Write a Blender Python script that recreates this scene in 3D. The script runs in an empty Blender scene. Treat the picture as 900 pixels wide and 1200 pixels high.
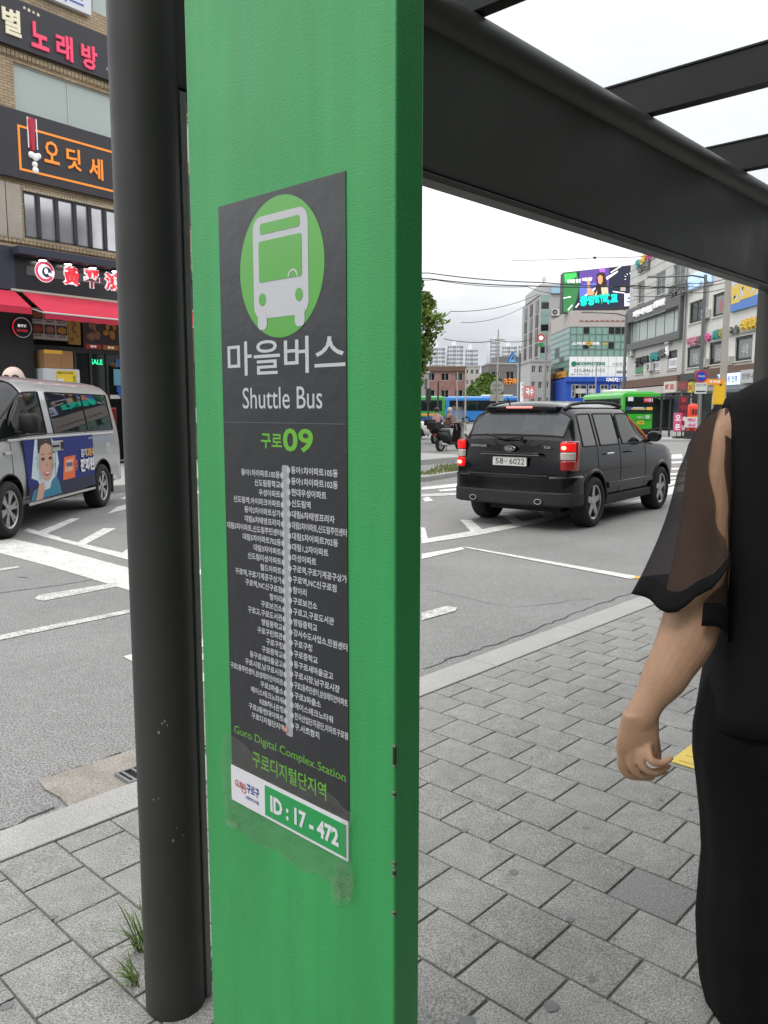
import bpy, bmesh, math, random
from mathutils import Vector, Matrix
R = math.radians
random.seed(7)
sc = bpy.context.scene
col = sc.collection
# ------------------------------------------------------------------ camera
F_PX, PITCH, CAM_H = 950.0, R(7.2), 1.57          # focal length in photo pixels (900 x 1200), pitch, height
cd = bpy.data.cameras.new('camera'); cam = bpy.data.objects.new('camera', cd); col.objects.link(cam)
cam.location = (0, 0, CAM_H); cam.rotation_euler = (R(90) - PITCH, 0, 0)
cd.sensor_fit = 'VERTICAL'; cd.sensor_height = 36; cd.lens = F_PX / 1200 * 36
cd.clip_start = .05; cd.clip_end = 3000
sc.camera = cam
# ------------------------------------------------------------------ sky and sun (bright overcast)
SUN_EL, SUN_AZ = R(52), R(-128)                  # azimuth measured from +X towards +Y
w = bpy.data.worlds.new('World'); sc.world = w; w.use_nodes = True
nt = w.node_tree; N = nt.nodes; L = nt.links; N.clear()
out = N.new('ShaderNodeOutputWorld'); bg = N.new('ShaderNodeBackground'); bg.inputs[1].default_value = .1
sky = N.new('ShaderNodeTexSky'); sky.sky_type = 'NISHITA'; sky.sun_disc = False
sky.sun_elevation = SUN_EL; sky.sun_rotation = R(90) - SUN_AZ
tc = N.new('ShaderNodeTexCoord'); sep = N.new('ShaderNodeSeparateXYZ'); L.new(tc.outputs['Generated'], sep.inputs[0])
rp = N.new('ShaderNodeValToRGB'); L.new(sep.outputs['Z'], rp.inputs[0])
els = rp.color_ramp.elements
els[0].position = 0; els[0].color = (.62, .65, .71, 1)
els[1].position = 1; els[1].color = (2.3, 2.32, 2.36, 1)
for p, c in ((.08, (.70, .725, .775)), (.135, (1.08, 1.10, 1.12)), (.22, (1.55, 1.56, 1.57)), (.5, (1.85, 1.86, 1.9))):
    e = els.new(p); e.color = (*c, 1)
# flat-layer cloud coordinates: direction / (height + a little)
ad = N.new('ShaderNodeMath'); ad.operation = 'ADD'; ad.inputs[1].default_value = .12; L.new(sep.outputs['Z'], ad.inputs[0])
dv = N.new('ShaderNodeVectorMath'); dv.operation = 'DIVIDE'; L.new(tc.outputs['Generated'], dv.inputs[0]); L.new(ad.outputs[0], dv.inputs[1])
nz = N.new('ShaderNodeTexNoise'); nz.inputs['Scale'].default_value = .9; nz.inputs['Detail'].default_value = 7; nz.inputs['Roughness'].default_value = .55
L.new(dv.outputs[0], nz.inputs['Vector'])
mr = N.new('ShaderNodeMapRange'); mr.inputs[1].default_value = .3; mr.inputs[2].default_value = .7; mr.inputs[3].default_value = 8.2; mr.inputs[4].default_value = 11.6
L.new(nz.outputs[0], mr.inputs[0])
ml = N.new('ShaderNodeVectorMath'); ml.operation = 'SCALE'; L.new(rp.outputs[0], ml.inputs[0]); L.new(mr.outputs[0], ml.inputs['Scale'])
mx = N.new('ShaderNodeMix'); mx.data_type = 'RGBA'; mx.inputs[0].default_value = .94
L.new(sky.outputs[0], mx.inputs[6]); L.new(ml.outputs[0], mx.inputs[7]); L.new(mx.outputs[2], bg.inputs[0]); L.new(bg.outputs[0], out.inputs[0])
sd = bpy.data.lights.new('sun', 'SUN'); sd.energy = 1.1; sd.angle = R(18); sd.color = (1, .96, .9)
sun = bpy.data.objects.new('sun', sd); col.objects.link(sun)
sv = Vector((math.cos(SUN_EL) * math.cos(SUN_AZ), math.cos(SUN_EL) * math.sin(SUN_AZ), math.sin(SUN_EL)))
sun.rotation_euler = sv.to_track_quat('Z', 'Y').to_euler(); sun.location = sv * 30
sc.view_settings.view_transform = 'Standard'; sc.view_settings.look = 'None'
sc.view_settings.exposure = 0; sc.view_settings.gamma = 1
sc.render.engine = 'CYCLES'
sc.cycles.use_denoising = True
sc.cycles.max_bounces = 8; sc.cycles.transparent_max_bounces = 12
sc.cycles.caustics_reflective = False; sc.cycles.caustics_refractive = False
# ------------------------------------------------------------------ measuring helpers: photo pixel -> point on a real plane
def ray(u, v):
    x = (u - 450) / F_PX; y = (v - 600) / F_PX
    return Vector((x, math.cos(PITCH) - y * math.sin(PITCH), -math.sin(PITCH) - y * math.cos(PITCH)))
def gr(u, v, z=0.0):
    d = ray(u, v); t = (z - CAM_H) / d.z
    return Vector((d.x * t, d.y * t, z))
def at(u, v, Y):
    d = ray(u, v); t = Y / d.y
    return Vector((d.x * t, Y, CAM_H + d.z * t))
def fac(u, v, O, deg, off=0.0):
    a = R(deg); ex = Vector((math.cos(a), math.sin(a), 0)); ey = Vector((-math.sin(a), math.cos(a), 0))
    d = ray(u, v); o = Vector((O[0], O[1], 0))
    t = (off + o.dot(ey)) / Vector((d.x, d.y, 0)).dot(ey)
    p = Vector((d.x * t, d.y * t, 0))
    return (p - o).dot(ex), CAM_H + d.z * t
# ------------------------------------------------------------------ materials
def S(r, g, b):
    f = lambda c: (c / 255) / 12.92 if c / 255 <= .04045 else ((c / 255 + .055) / 1.055) ** 2.4
    return (f(r), f(g), f(b))
MATS = {}
def mat(name, c, rough=.6, metal=0., var=0., vscale=6., bump=0., bscale=120., coord='Object', emit=0., coat=0., spec=.5, per=0., rvar=0., fine=0., fscale=300., stretch=None, streak=0.):
    if name in MATS: return MATS[name]
    m = bpy.data.materials.new(name); m.use_nodes = True; MATS[name] = m
    nt = m.node_tree; n = nt.nodes; l = nt.links; b = n['Principled BSDF']
    b.inputs['Base Color'].default_value = (*c, 1); b.inputs['Roughness'].default_value = rough; b.inputs['Metallic'].default_value = metal
    b.inputs['Specular IOR Level'].default_value = spec
    if coat: b.inputs['Coat Weight'].default_value = coat; b.inputs['Coat Roughness'].default_value = .06
    if emit: b.inputs['Emission Color'].default_value = (*c, 1); b.inputs['Emission Strength'].default_value = emit
    vec = None
    def co():
        nonlocal vec
        if vec is None:
            if coord == 'World': vec = n.new('ShaderNodeNewGeometry').outputs['Position']
            else: vec = n.new('ShaderNodeTexCoord').outputs['Object']
        return vec
    def noise(s, d=4):
        t = n.new('ShaderNodeTexNoise'); t.inputs['Scale'].default_value = s; t.inputs['Detail'].default_value = d; t.inputs['Roughness'].default_value = .6
        l.new(co(), t.inputs['Vector']); return t.outputs[0]
    def snoise(s, st_, d=3):
        mp = n.new('ShaderNodeMapping'); mp.inputs['Scale'].default_value = st_; l.new(co(), mp.inputs['Vector'])
        t = n.new('ShaderNodeTexNoise'); t.inputs['Scale'].default_value = s; t.inputs['Detail'].default_value = d; t.inputs['Roughness'].default_value = .6; l.new(mp.outputs[0], t.inputs['Vector']); return t.outputs[0]
    def rng(i, a, b_, lo=.25, hi=.75):
        r = n.new('ShaderNodeMapRange'); r.inputs[1].default_value = lo; r.inputs[2].default_value = hi; r.inputs[3].default_value = a; r.inputs[4].default_value = b_
        l.new(i, r.inputs[0]); return r.outputs[0]
    fac_ = None
    def mul(x):
        nonlocal fac_
        if fac_ is None: fac_ = x; return
        k = n.new('ShaderNodeMath'); k.operation = 'MULTIPLY'; l.new(fac_, k.inputs[0]); l.new(x, k.inputs[1]); fac_ = k.outputs[0]
    if var: mul(rng(noise(vscale, 6), 1 - var, 1 + var))
    if fine: mul(rng(noise(fscale, 2), 1 - fine, 1 + fine, .36, .64))
    if streak: mul(rng(snoise(14, (1, 1, .06), 5), 1 - streak, 1 + streak * .5, .35, .65))
    if per:
        oi = n.new('ShaderNodeObjectInfo'); mul(rng(oi.outputs['Random'], 1 - per, 1 + per, 0, 1))
    if fac_ is not None:
        s = n.new('ShaderNodeVectorMath'); s.operation = 'SCALE'; s.inputs[0].default_value = c; l.new(fac_, s.inputs['Scale']); l.new(s.outputs[0], b.inputs['Base Color'])
        if emit: l.new(s.outputs[0], b.inputs['Emission Color'])
    if rvar: l.new(rng(noise(vscale * 1.7, 5), max(0, rough - rvar), min(1, rough + rvar)), b.inputs['Roughness'])
    if bump:
        bp = n.new('ShaderNodeBump'); bp.inputs['Strength'].default_value = 1; bp.inputs['Distance'].default_value = bump
        l.new(snoise(bscale, stretch) if stretch else noise(bscale, 3), bp.inputs['Height']); l.new(bp.outputs[0], b.inputs['Normal'])
    return m
def glass(name, c=(.03, .04, .04), rough=.03, trans=.25, tint=(.5, .6, .58)):
    """window pane: dark reflective film over a see-through tint"""
    if name in MATS: return MATS[name]
    m = bpy.data.materials.new(name); m.use_nodes = True; MATS[name] = m
    nt = m.node_tree; n = nt.nodes; l = nt.links; b = n['Principled BSDF']
    b.inputs['Base Color'].default_value = (*c, 1); b.inputs['Roughness'].default_value = rough; b.inputs['Specular IOR Level'].default_value = .8
    tr = n.new('ShaderNodeBsdfTransparent'); tr.inputs[0].default_value = (*tint, 1)
    mxs = n.new('ShaderNodeMixShader'); mxs.inputs[0].default_value = trans
    l.new(b.outputs[0], mxs.inputs[1]); l.new(tr.outputs[0], mxs.inputs[2]); l.new(mxs.outputs[0], n['Material Output'].inputs[0])
    return m
# ------------------------------------------------------------------ mesh builder
class MB:
    def __init__(s): s.v = []; s.f = []; s.mi = []
    def add(s, vs, fs, m=0):
        o = len(s.v); s.v += [tuple(p) for p in vs]; s.f += [tuple(i + o for i in f) for f in fs]; s.mi += [m] * len(fs); return s
    def quad(s, a, b, c, d, m=0): return s.add([a, b, c, d], [(0, 1, 2, 3)], m)
    def poly(s, pts, m=0): return s.add(pts, [tuple(range(len(pts)))], m)
    def box(s, x0, x1, y0, y1, z0, z1, m=0, M=None):
        vs = [Vector(p) for p in ((x0, y0, z0), (x1, y0, z0), (x1, y1, z0), (x0, y1, z0), (x0, y0, z1), (x1, y0, z1), (x1, y1, z1), (x0, y1, z1))]
        if M is not None: vs = [M @ p for p in vs]
        return s.add(vs, [(0, 3, 2, 1), (4, 5, 6, 7), (0, 1, 5, 4), (1, 2, 6, 5), (2, 3, 7, 6), (3, 0, 4, 7)], m)
    def loft(s, rings, m=0, caps=True, closed=True):
        n = len(rings[0]); o = len(s.v); vs = [p for r in rings for p in r]; fs = []
        for i in range(len(rings) - 1):
            for j in range(n if closed else n - 1):
                k = (j + 1) % n; fs.append((i * n + j, i * n + k, (i + 1) * n + k, (i + 1) * n + j))
        if caps: fs.append(tuple(reversed(range(n)))); fs.append(tuple((len(rings) - 1) * n + j for j in range(n)))
        return s.add(vs, fs, m)
    def tube(s, pts, r, n=8, m=0, caps=True, up=None):
        pts = [Vector(p) for p in pts]; rs = r if isinstance(r, list) else [r] * len(pts); rings = []
        for i, p in enumerate(pts):
            t = (pts[min(i + 1, len(pts) - 1)] - pts[max(i - 1, 0)]).normalized()
            if i == 0: a = Vector((0, 0, 1)) if abs(t.z) < .9 else Vector((1, 0, 0)); x = t.cross(a).normalized()
            else:
                q_ = x - t * x.dot(t); x = q_.normalized() if q_.length > 1e-6 else x
            y = x.cross(t).normalized(); rr = rs[i]
            rx, ry = rr if isinstance(rr, tuple) else (rr, rr)
            rings.append([p + x * math.cos(2 * math.pi * k / n) * rx + y * math.sin(2 * math.pi * k / n) * ry for k in range(n)])
        return s.loft(rings, m, caps)
    def cyl(s, p0, p1, r0, r1=None, n=16, m=0): return s.tube([p0, p1], [r0, r0 if r1 is None else r1], n, m)
    def prism(s, poly, lo, hi, ax='z', m=0):
        """extrude a 2-D polygon along an axis: 'z' -> (a,b,h), 'y' -> (a,h,b), 'x' -> (h,a,b)"""
        g = {'z': lambda a, b, h: (a, b, h), 'y': lambda a, b, h: (a, h, b), 'x': lambda a, b, h: (h, a, b)}[ax]
        n = len(poly)
        vs = [g(a, b, lo) for a, b in poly] + [g(a, b, hi) for a, b in poly]
        fs = [tuple(reversed(range(n))), tuple(range(n, 2 * n))] + [(i, (i + 1) % n, n + (i + 1) % n, n + i) for i in range(n)]
        return s.add(vs, fs, m)
    def sphere(s, c, r, m=0, nu=14, nv=9):
        c = Vector(c); rx, ry, rz = r if isinstance(r, tuple) else (r, r, r); rings = []
        for i in range(1, nv):
            t = math.pi * i / nv
            rings.append([c + Vector((rx * math.sin(t) * math.cos(2 * math.pi * k / nu), ry * math.sin(t) * math.sin(2 * math.pi * k / nu), -rz * math.cos(t))) for k in range(nu)])
        return s.loft(rings, m)
    def disc(s, c, r, n=28, m=0, ax='y', rz=None):
        rz = rz or r; g = {'y': lambda a, b: (c[0] + a, c[1], c[2] + b), 'z': lambda a, b: (c[0] + a, c[1] + b, c[2]), 'x': lambda a, b: (c[0], c[1] + a, c[2] + b)}[ax]
        return s.poly([g(r * math.cos(2 * math.pi * k / n), rz * math.sin(2 * math.pi * k / n)) for k in range(n)], m)
    def ring(s, c, r0, r1, n=32, m=0, a0=0., a1=360.):
        """flat annulus facing -y"""
        for k in range(n):
            t0 = R(a0 + (a1 - a0) * k / n); t1 = R(a0 + (a1 - a0) * (k + 1) / n)
            p = lambda r, t: (c[0] + r * math.cos(t), c[1], c[2] + r * math.sin(t))
            s.quad(p(r0, t0), p(r1, t0), p(r1, t1), p(r0, t1), m)
        return s
    def mesh(s, name, mats):
        me = bpy.data.meshes.new(name); me.from_pydata(s.v, [], s.f)
        for m in (mats if isinstance(mats, (list, tuple)) else [mats]): me.materials.append(m)
        if any(s.mi): me.polygons.foreach_set('material_index', s.mi)
        bm = bmesh.new(); bm.from_mesh(me); bmesh.ops.recalc_face_normals(bm, faces=bm.faces); bm.to_mesh(me); bm.free()
        return me
    def build(s, name, mats, parent=None, smooth=None, bevel=0., seg=2, loc=None, rz=0., recalc=True):
        me = s.mesh(name, mats)
        if smooth is not None:
            me.polygons.foreach_set('use_smooth', [True] * len(me.polygons)); me.set_sharp_from_angle(angle=R(smooth))
        o = bpy.data.objects.new(name, me); col.objects.link(o)
        if parent is not None: o.parent = parent
        if loc is not None: o.location = loc
        if rz: o.rotation_euler.z = rz
        if bevel:
            b = o.modifiers.new('bevel', 'BEVEL'); b.width = bevel; b.segments = seg; b.limit_method = 'ANGLE'; b.angle_limit = R(40); b.harden_normals = False
            if smooth is None:
                me.polygons.foreach_set('use_smooth', [True] * len(me.polygons)); me.set_sharp_from_angle(angle=R(50))
        return o
def empty(name, loc=(0, 0, 0), rz=0.):
    o = bpy.data.objects.new(name, None); o.location = loc; o.rotation_euler.z = rz; o.empty_display_size = .2; col.objects.link(o); return o
def tag(o, label=None, cat=None, group=None, kind=None):
    if label: o['label'] = label
    if cat: o['category'] = cat
    if group: o['group'] = group
    if kind: o['kind'] = kind
    return o
def thing(name, label, cat, loc=(0, 0, 0), rz=0., group=None): return tag(empty(name, loc, rz), label, cat, group)
def copy_tree(o, parent=None):
    c = o.copy(); col.objects.link(c)
    if parent is not None: c.parent = parent
    for ch in list(o.children): copy_tree(ch, c)
    return c
# ------------------------------------------------------------------ lettering
_TX = {}; _TC = bpy.data.curves.new('txt', 'FONT'); _TO = bpy.data.objects.new('txt', _TC)
def glyphs(s, bold=0., ext=0., res=2):
    k = (s, bold, ext, res)
    if k in _TX: return _TX[k]
    c = _TC; c.body = s; c.size = 1; c.resolution_u = res; c.offset = bold; c.extrude = ext
    o = _TO
    me = bpy.data.meshes.new_from_object(o)
    vs = [tuple(v.co) for v in me.vertices]; fs = [tuple(p.vertices) for p in me.polygons]
    bpy.data.meshes.remove(me)
    xs = [v[0] for v in vs] or [0]; ys = [v[1] for v in vs] or [0]
    _TX[k] = (vs, fs, min(xs), max(xs), min(ys), max(ys)); return _TX[k]
def T(mb, s, x, z, h, w=None, y=0., align='c', bold=0., depth=0., sx=1., em=False, m=0, fn=None, shear=0., res=2):
    """letters on a plane that faces -y, centred on z (or baseline when em); h = height, w = width to fit"""
    vs, fs, x0, x1, y0, y1 = glyphs(s, bold, .5 if depth else 0., res)
    if not vs: return mb
    if em: ky = h; oz = 0.
    else: ky = h / max(1e-6, y1 - y0); oz = (y0 + y1) / 2
    kx = (w / (x1 - x0)) if w else ky * sx
    ox = {'c': (x0 + x1) / 2, 'l': x0, 'r': x1}[align]
    P = []
    for a, b, c in vs:
        px = x + (a - ox) * kx; pz = z + (b - oz) * ky
        pz += shear * (px - x); P.append((px, y - (c + .5) * depth if depth else y, pz))
    if fn: P = [fn(*p) for p in P]
    return mb.add(P, fs, m)
# ================================================================== GROUND: road, pavement, kerb
KA = 46.9                                                            # bearing of the kerb in degrees
kx, ky = math.cos(R(KA)), math.sin(R(KA))
def sn(s, n, z=0.): return Vector((s * kx - n * ky, s * ky + n * kx, z))
asphalt = mat('asphalt', (.235, .233, .228), .9, streak=.1, var=.16, vscale=.7, fine=.52, fscale=100, bump=.004, bscale=120, coord='World', spec=.3)
asphalt_patch = mat('patched concrete', (.275, .25, .22), .9, var=.25, vscale=7, fine=.3, fscale=110, bump=.003, bscale=90, coord='World')
paint = mat('road paint', (.62, .62, .59), .75, streak=.16, var=.2, vscale=5, fine=.3, fscale=70, coord='World')
wornp = mat('worn road paint', (.46, .46, .44), .85, var=.3, vscale=9, fine=.42, fscale=55, coord='World')
slabm = mat('paving slab', (.262, .259, .246), .85, streak=.12, var=.09, vscale=3, fine=.45, fscale=210, bump=.0015, bscale=170, coord='World', per=.045)
slabd = mat('dark paving slab', (.205, .204, .198), .85, var=.08, vscale=3, fine=.35, fscale=210, bump=.0015, bscale=170, coord='World')
joint = mat('joint sand', (.135, .13, .115), .95, var=.3, vscale=12, fine=.25, fscale=120, coord='World')
granite = mat('kerb granite', (.34, .335, .32), .8, var=.1, vscale=4, fine=.26, fscale=170, bump=.001, bscale=150, coord='World', per=.05)
tactile = mat('yellow tactile paving', (.63, .47, .11), .75, var=.08, vscale=6, fine=.08, coord='World')
gumm = mat('trodden gum', (.165, .167, .167), .8, var=.2, vscale=20, coord='World')

road = MB().quad((-700, -300, 0), (900, -300, 0), (900, 1500, 0), (-700, 1500, 0)).build('road', asphalt); tag(road, kind='structure')
PZ = .12
pave = empty('pavement', (0, 0, 0), R(KA)); tag(pave, kind='structure')
MB().quad((-9, -5, PZ - .007), (26, -5, PZ - .007), (26, 2.58, PZ - .007), (-9, 2.58, PZ - .007)).build('mortar_bed', joint, pave)
TS, TN, J = .2, .2155, .0072
def tile_mesh(n, w_=TN):
    m = MB().box(-TS / 2 + J / 2, TS / 2 - J / 2, -w_ / 2 + J / 2, w_ / 2 - J / 2, -.02, 0)
    me = m.mesh(n, slabm); bm = bmesh.new(); bm.from_mesh(me)
    top = [e for e in bm.edges if all(v.co.z > -.001 for v in e.verts)]
    bmesh.ops.bevel(bm, geom=top, offset=.0035, segments=2, affect='EDGES', profile=.6); bm.to_mesh(me); bm.free()
    me.polygons.foreach_set('use_smooth', [True] * len(me.polygons)); me.set_sharp_from_angle(angle=R(60)); return me
tile_me = tile_mesh('paving_slab'); tile_half = tile_mesh('paving_slab', TN / 2); tile_dark = tile_me.copy(); tile_dark.materials[0] = slabd
def proj(p):
    r = p - Vector((0, 0, CAM_H)); dep = r.y * math.cos(PITCH) - r.z * math.sin(PITCH); dn = -r.y * math.sin(PITCH) - r.z * math.cos(PITCH)
    if dep < .1: return None
    return 450 + F_PX * r.x / dep, 600 + F_PX * dn / dep, dep
cells = []
S0 = 2.126 - 20 * TS + TS / 2
for i in range(-25, 110):
    s = S0 + TS * i
    odd = i % 2
    n = 2.58
    # rows run square to the kerb; every second row starts with a half slab
    first = True
    while n > -4.6:
        wd = TN / 2 if (first and odd) else TN
        c = n - wd / 2
        cells.append((s, c, wd)); n -= wd; first = False
seen, rest = [], []
yel = []
for s, n, wd in cells:
    p = sn(s, n, PZ); q = proj(p)
    if -0.45 < n - .5 < .0 and 4.3 < s < 9: pass
    vis = q is not None and -25 < q[0] < 925 and 470 < q[1] < 1235 and not (262 < q[0] < 462) and not (q[0] > 862)
    a = (F_PX / q[2]) ** 2 if q else 0
    (seen if vis else rest).append((a, s, n, wd))
seen.sort(reverse=True); rest += seen[296:]; seen = seen[:296]
def is_yellow(p):
    q = proj(p); return False
dk = min(seen, key=lambda c: (lambda q: (q[0] - 737) ** 2 + (q[1] - 1037) ** 2)(proj(sn(c[1], c[2], PZ))))
for a, s, n, wd in seen:
    p = sn(s, n, PZ); q = proj(p)
    dark = (s, n) == (dk[1], dk[2])
    o = bpy.data.objects.new('paving_slab', tile_dark if dark else (tile_half if wd < TN else tile_me)); col.objects.link(o); o.parent = pave
    o.location = (s, n, PZ + random.uniform(-.0007, .0007)); o.rotation_euler = (R(random.uniform(-.35, .35)), R(random.uniform(-.35, .35)), R(random.uniform(-.5, .5)))
    if dark: o['label'] = 'darker grey paving slab'
mb = MB()
for a, s, n, wd in rest: mb.box(s - TS / 2 + J / 2, s + TS / 2 - J / 2, n - wd / 2 + J / 2, n + wd / 2 - J / 2, PZ - .02, PZ + random.uniform(-.001, .001))
tag(mb.build('paving_slabs_beyond', slabm, pave), kind='stuff')
# yellow tactile paving, seen between the hand and the trousers
y0 = gr(783, 893, PZ); ysn = Vector((y0.x * kx + y0.y * ky, -y0.x * ky + y0.y * kx))
for i in range(2):
    for j in range(3):
        m = MB().box(.003, .297, .003, .297, 0, .006)
        for a in range(4): m.box(.03 + a * .068, .062 + a * .068, .03, .27, .006, .0105)
        t = m.build('tactile_paver', tactile, pave, bevel=.002); t.location = (ysn.x + i * .3, ysn.y - .3 * (j + 1) + .0, PZ + .001)
mb = MB()
for u, v, r in ((545, 973, 16), (602, 1022, 20), (686, 970, 13), (774, 937, 15), (809, 949, 12), (646, 1179, 24), (556, 1097, 10), (668, 1078, 14), (547, 1198, 25), (755, 940, 8), (694, 1147, 14), (63, 1075, 13), (109, 1061, 11), (8, 1179, 18), (577, 948, 12), (720, 1100, 7)):
    p = gr(u, v, PZ); s, n = p.x * kx + p.y * ky, -p.x * ky + p.y * kx; rr = r / 640 * .62
    mb.poly([(s + rr * math.cos(k * .52) * random.uniform(.75, 1.1), n + rr * .85 * math.sin(k * .52) * random.uniform(.75, 1.1), PZ + .0013) for k in range(12)])
tag(mb.build('gum_spot', gumm, pave), kind='stuff')
kerb = empty('kerb', (0, 0, 0), R(KA)); tag(kerb, kind='structure')
kpoly = [(2.585, -.1), (2.812, -.1), (2.818, .08), (2.80, .108), (2.775, PZ + .004), (2.585, PZ + .004)]
s = -8.3
while s < 25:
    MB().prism(kpoly, s + .003, s + .997, 'x').build('kerb_stone', granite, kerb, bevel=.004, loc=(0, random.uniform(-.003, .003), random.uniform(-.002, .002))); s += 1.0
gut = MB()
gut.quad((-8, 2.82, .004), (26, 2.82, .004), (26, 2.93, .004), (-8, 2.93, .004)); g_ = gut.build('gutter', asphalt_patch, None, rz=R(KA)); tag(g_, kind='structure')
pp = [gr(*q, .008) for q in ((45, 914), (110, 893), (150, 880), (232, 849), (246, 845), (247, 884), (160, 925), (84, 948), (70, 934), (52, 924))]
tag(MB().poly(pp).build('concrete_patch', asphalt_patch), kind='structure')
steel = mat('galvanised steel', (.32, .33, .33), .45, .8, var=.2, vscale=30)
darkhole = mat('drain shaft', (.01, .01, .01), .9)
for u, v in ((143, 917), (233, 888)):
    p = gr(u, v, 0); s, n = p.x * kx + p.y * ky + .212, -p.x * ky + p.y * kx
    g0 = thing('drain_grate', 'steel drain grate in the gutter ' + ('just left of the black shelter pole' if u < 200 else 'in the gap between black pole and green post'), 'drain grate', sn(s, n, 0), R(KA), 'drain grates along the kerb')
    MB().quad((-.2, -.06, .012), (.2, -.06, .012), (.2, .06, .012), (-.2, .06, .012)).build('shaft', darkhole, g0)
    m = MB()
    m.box(-.2, .2, -.065, -.052, .006, .022); m.box(-.2, .2, .052, .065, .006, .022); m.box(-.212, -.2, -.065, .065, .006, .022); m.box(.2, .212, -.065, .065, .006, .022)
    m.build('frame', steel, g0)
    for k in range(9): MB().box(-.18 + k * .045 - .006, -.18 + k * .045 + .006, -.052, .052, .014, .021).build('bar', steel, g0)
# ------------------------------------------------------------------ painted markings
MZ = [.004]
def mark(pts, m=paint, name='road_marking', z=.006):
    MZ[0] += .00012; z = MZ[0]
    tag(MB().poly([gr(*q, z) for q in pts]).build(name, m), kind='structure')
mark([(-60, 616), (0, 633), (17, 632), (60, 641), (153, 666), (200, 679), (200, 707), (153, 692), (60, 664), (-60, 632)])
mark([(27, 622), (33, 619), (72, 630), (66, 633)]); mark([(63, 632), (70, 630.5), (153, 650), (240, 668), (240, 675), (153, 656.5), (110, 645)], z=.0065)
mark([(43, 623.5), (83, 607.5), (94, 607.5), (53, 626.5)]); mark([(88, 637), (121, 619), (136, 619), (98, 639)]); mark([(139, 650), (155, 640), (170, 640), (150, 653)])
mark([(40, 701.5), (46, 697), (137, 682.5), (137, 687.5), (50, 704)], wornp); mark([(-10, 746), (152, 714), (152, 718), (-10, 752)], wornp); mark([(-10, 668), (22, 663), (22, 665), (-10, 671)], wornp)
mark([(144, 769), (175, 762), (242, 747), (242, 757), (157, 776)]); mark([(200, 779), (242, 764), (242, 772), (208, 782)]); mark([(200, 802), (242, 787), (242, 797), (205, 811)])
mark([(126, 602), (137, 594), (152, 590), (150, 596)]); mark([(140, 585), (155, 578), (240, 575), (240, 578)])
mark([(494, 632), (560, 621), (640, 606), (700, 590), (700, 593), (640, 611), (560, 627), (494, 637)])
mark([(539, 609), (552, 609), (566, 621), (552, 623)]); mark([(585, 602), (596, 602), (616, 613), (604, 615.5)]); mark([(626, 596), (638, 596), (655, 606), (643, 608.5)]); mark([(493, 618), (498, 618), (502, 633), (494, 636)], z=.0065)
mark([(494, 649), (541, 641), (545, 643.5), (494, 655)]); mark([(541, 641), (549, 641), (746, 675), (740, 678.5)], z=.0065)
mark([(745, 675), (752, 675), (752, 678), (742, 678)], mat('orange road paint', (.7, .33, .05), .8), z=.007)
mark([(494, 718), (523, 710), (536, 712), (533, 716), (494, 727)], wornp)
mark([(494, 571), (540, 566), (540, 570), (494, 574)]); mark([(513, 574), (545, 571), (545, 574), (516, 576)]); mark([(494, 579), (540, 577), (540, 580), (494, 582)], wornp); mark([(495, 584), (502, 582), (508, 587), (498, 588)])
mark([(772, 574), (806, 566), (806, 574), (770, 583.5)]); mark([(772, 566), (806, 560), (806, 563), (778, 571)], z=.0065)
for v in (541.5, 549.0, 555.0, 560.0): mark([(776, v), (808, v - 1.5), (808, v + .6), (776, v + 2.2)])
mark([(783, 533), (799, 532), (800, 537), (782, 538)], z=.0065)
mark([(655, 597), (760, 584), (760, 588), (655, 603)]); mark([(690, 585), (735, 577), (742, 580), (700, 588)], wornp)
# cracks and tar seams
tar = mat('tar seam', (.06, .06, .06), .8, var=.3, vscale=8, coord='World')
def crack(pts, wd, m=tar, jag=.02):
    P_ = [gr(*q, .0035) for q in pts]; L_, R_ = [], []
    for i in range(len(P_) - 1):
        a, b = P_[i], P_[i + 1]; d = (b - a).normalized(); nn = Vector((-d.y, d.x, 0)); k = max(2, int((b - a).length / .06))
        for q in range(k):
            c = a.lerp(b, q / k) + nn * random.uniform(-jag, jag); w_ = wd * random.uniform(.35, 1.2); L_.append(c + nn * w_); R_.append(c - nn * w_)
    m_ = MB()
    for i in range(len(L_) - 1): m_.quad(L_[i], R_[i], R_[i + 1], L_[i + 1])
    tag(m_.build('road_crack', m), kind='structure')
crack([(495, 783), (600, 748), (690, 712), (765, 686)], .007); crack([(-20, 983), (50, 950), (75, 940)], .006); crack([(46, 914), (110, 893), (160, 877)], .006)
crack([(-20, 697), (80, 684), (150, 672)], .012, mat('worn tar', (.15, .15, .148), .85), .01); crack([(20, 676), (40, 677)], .008); crack([(500, 690), (600, 712), (700, 700)], .004, mat('worn tar', (.15, .15, .148), .85), .03)
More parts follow.
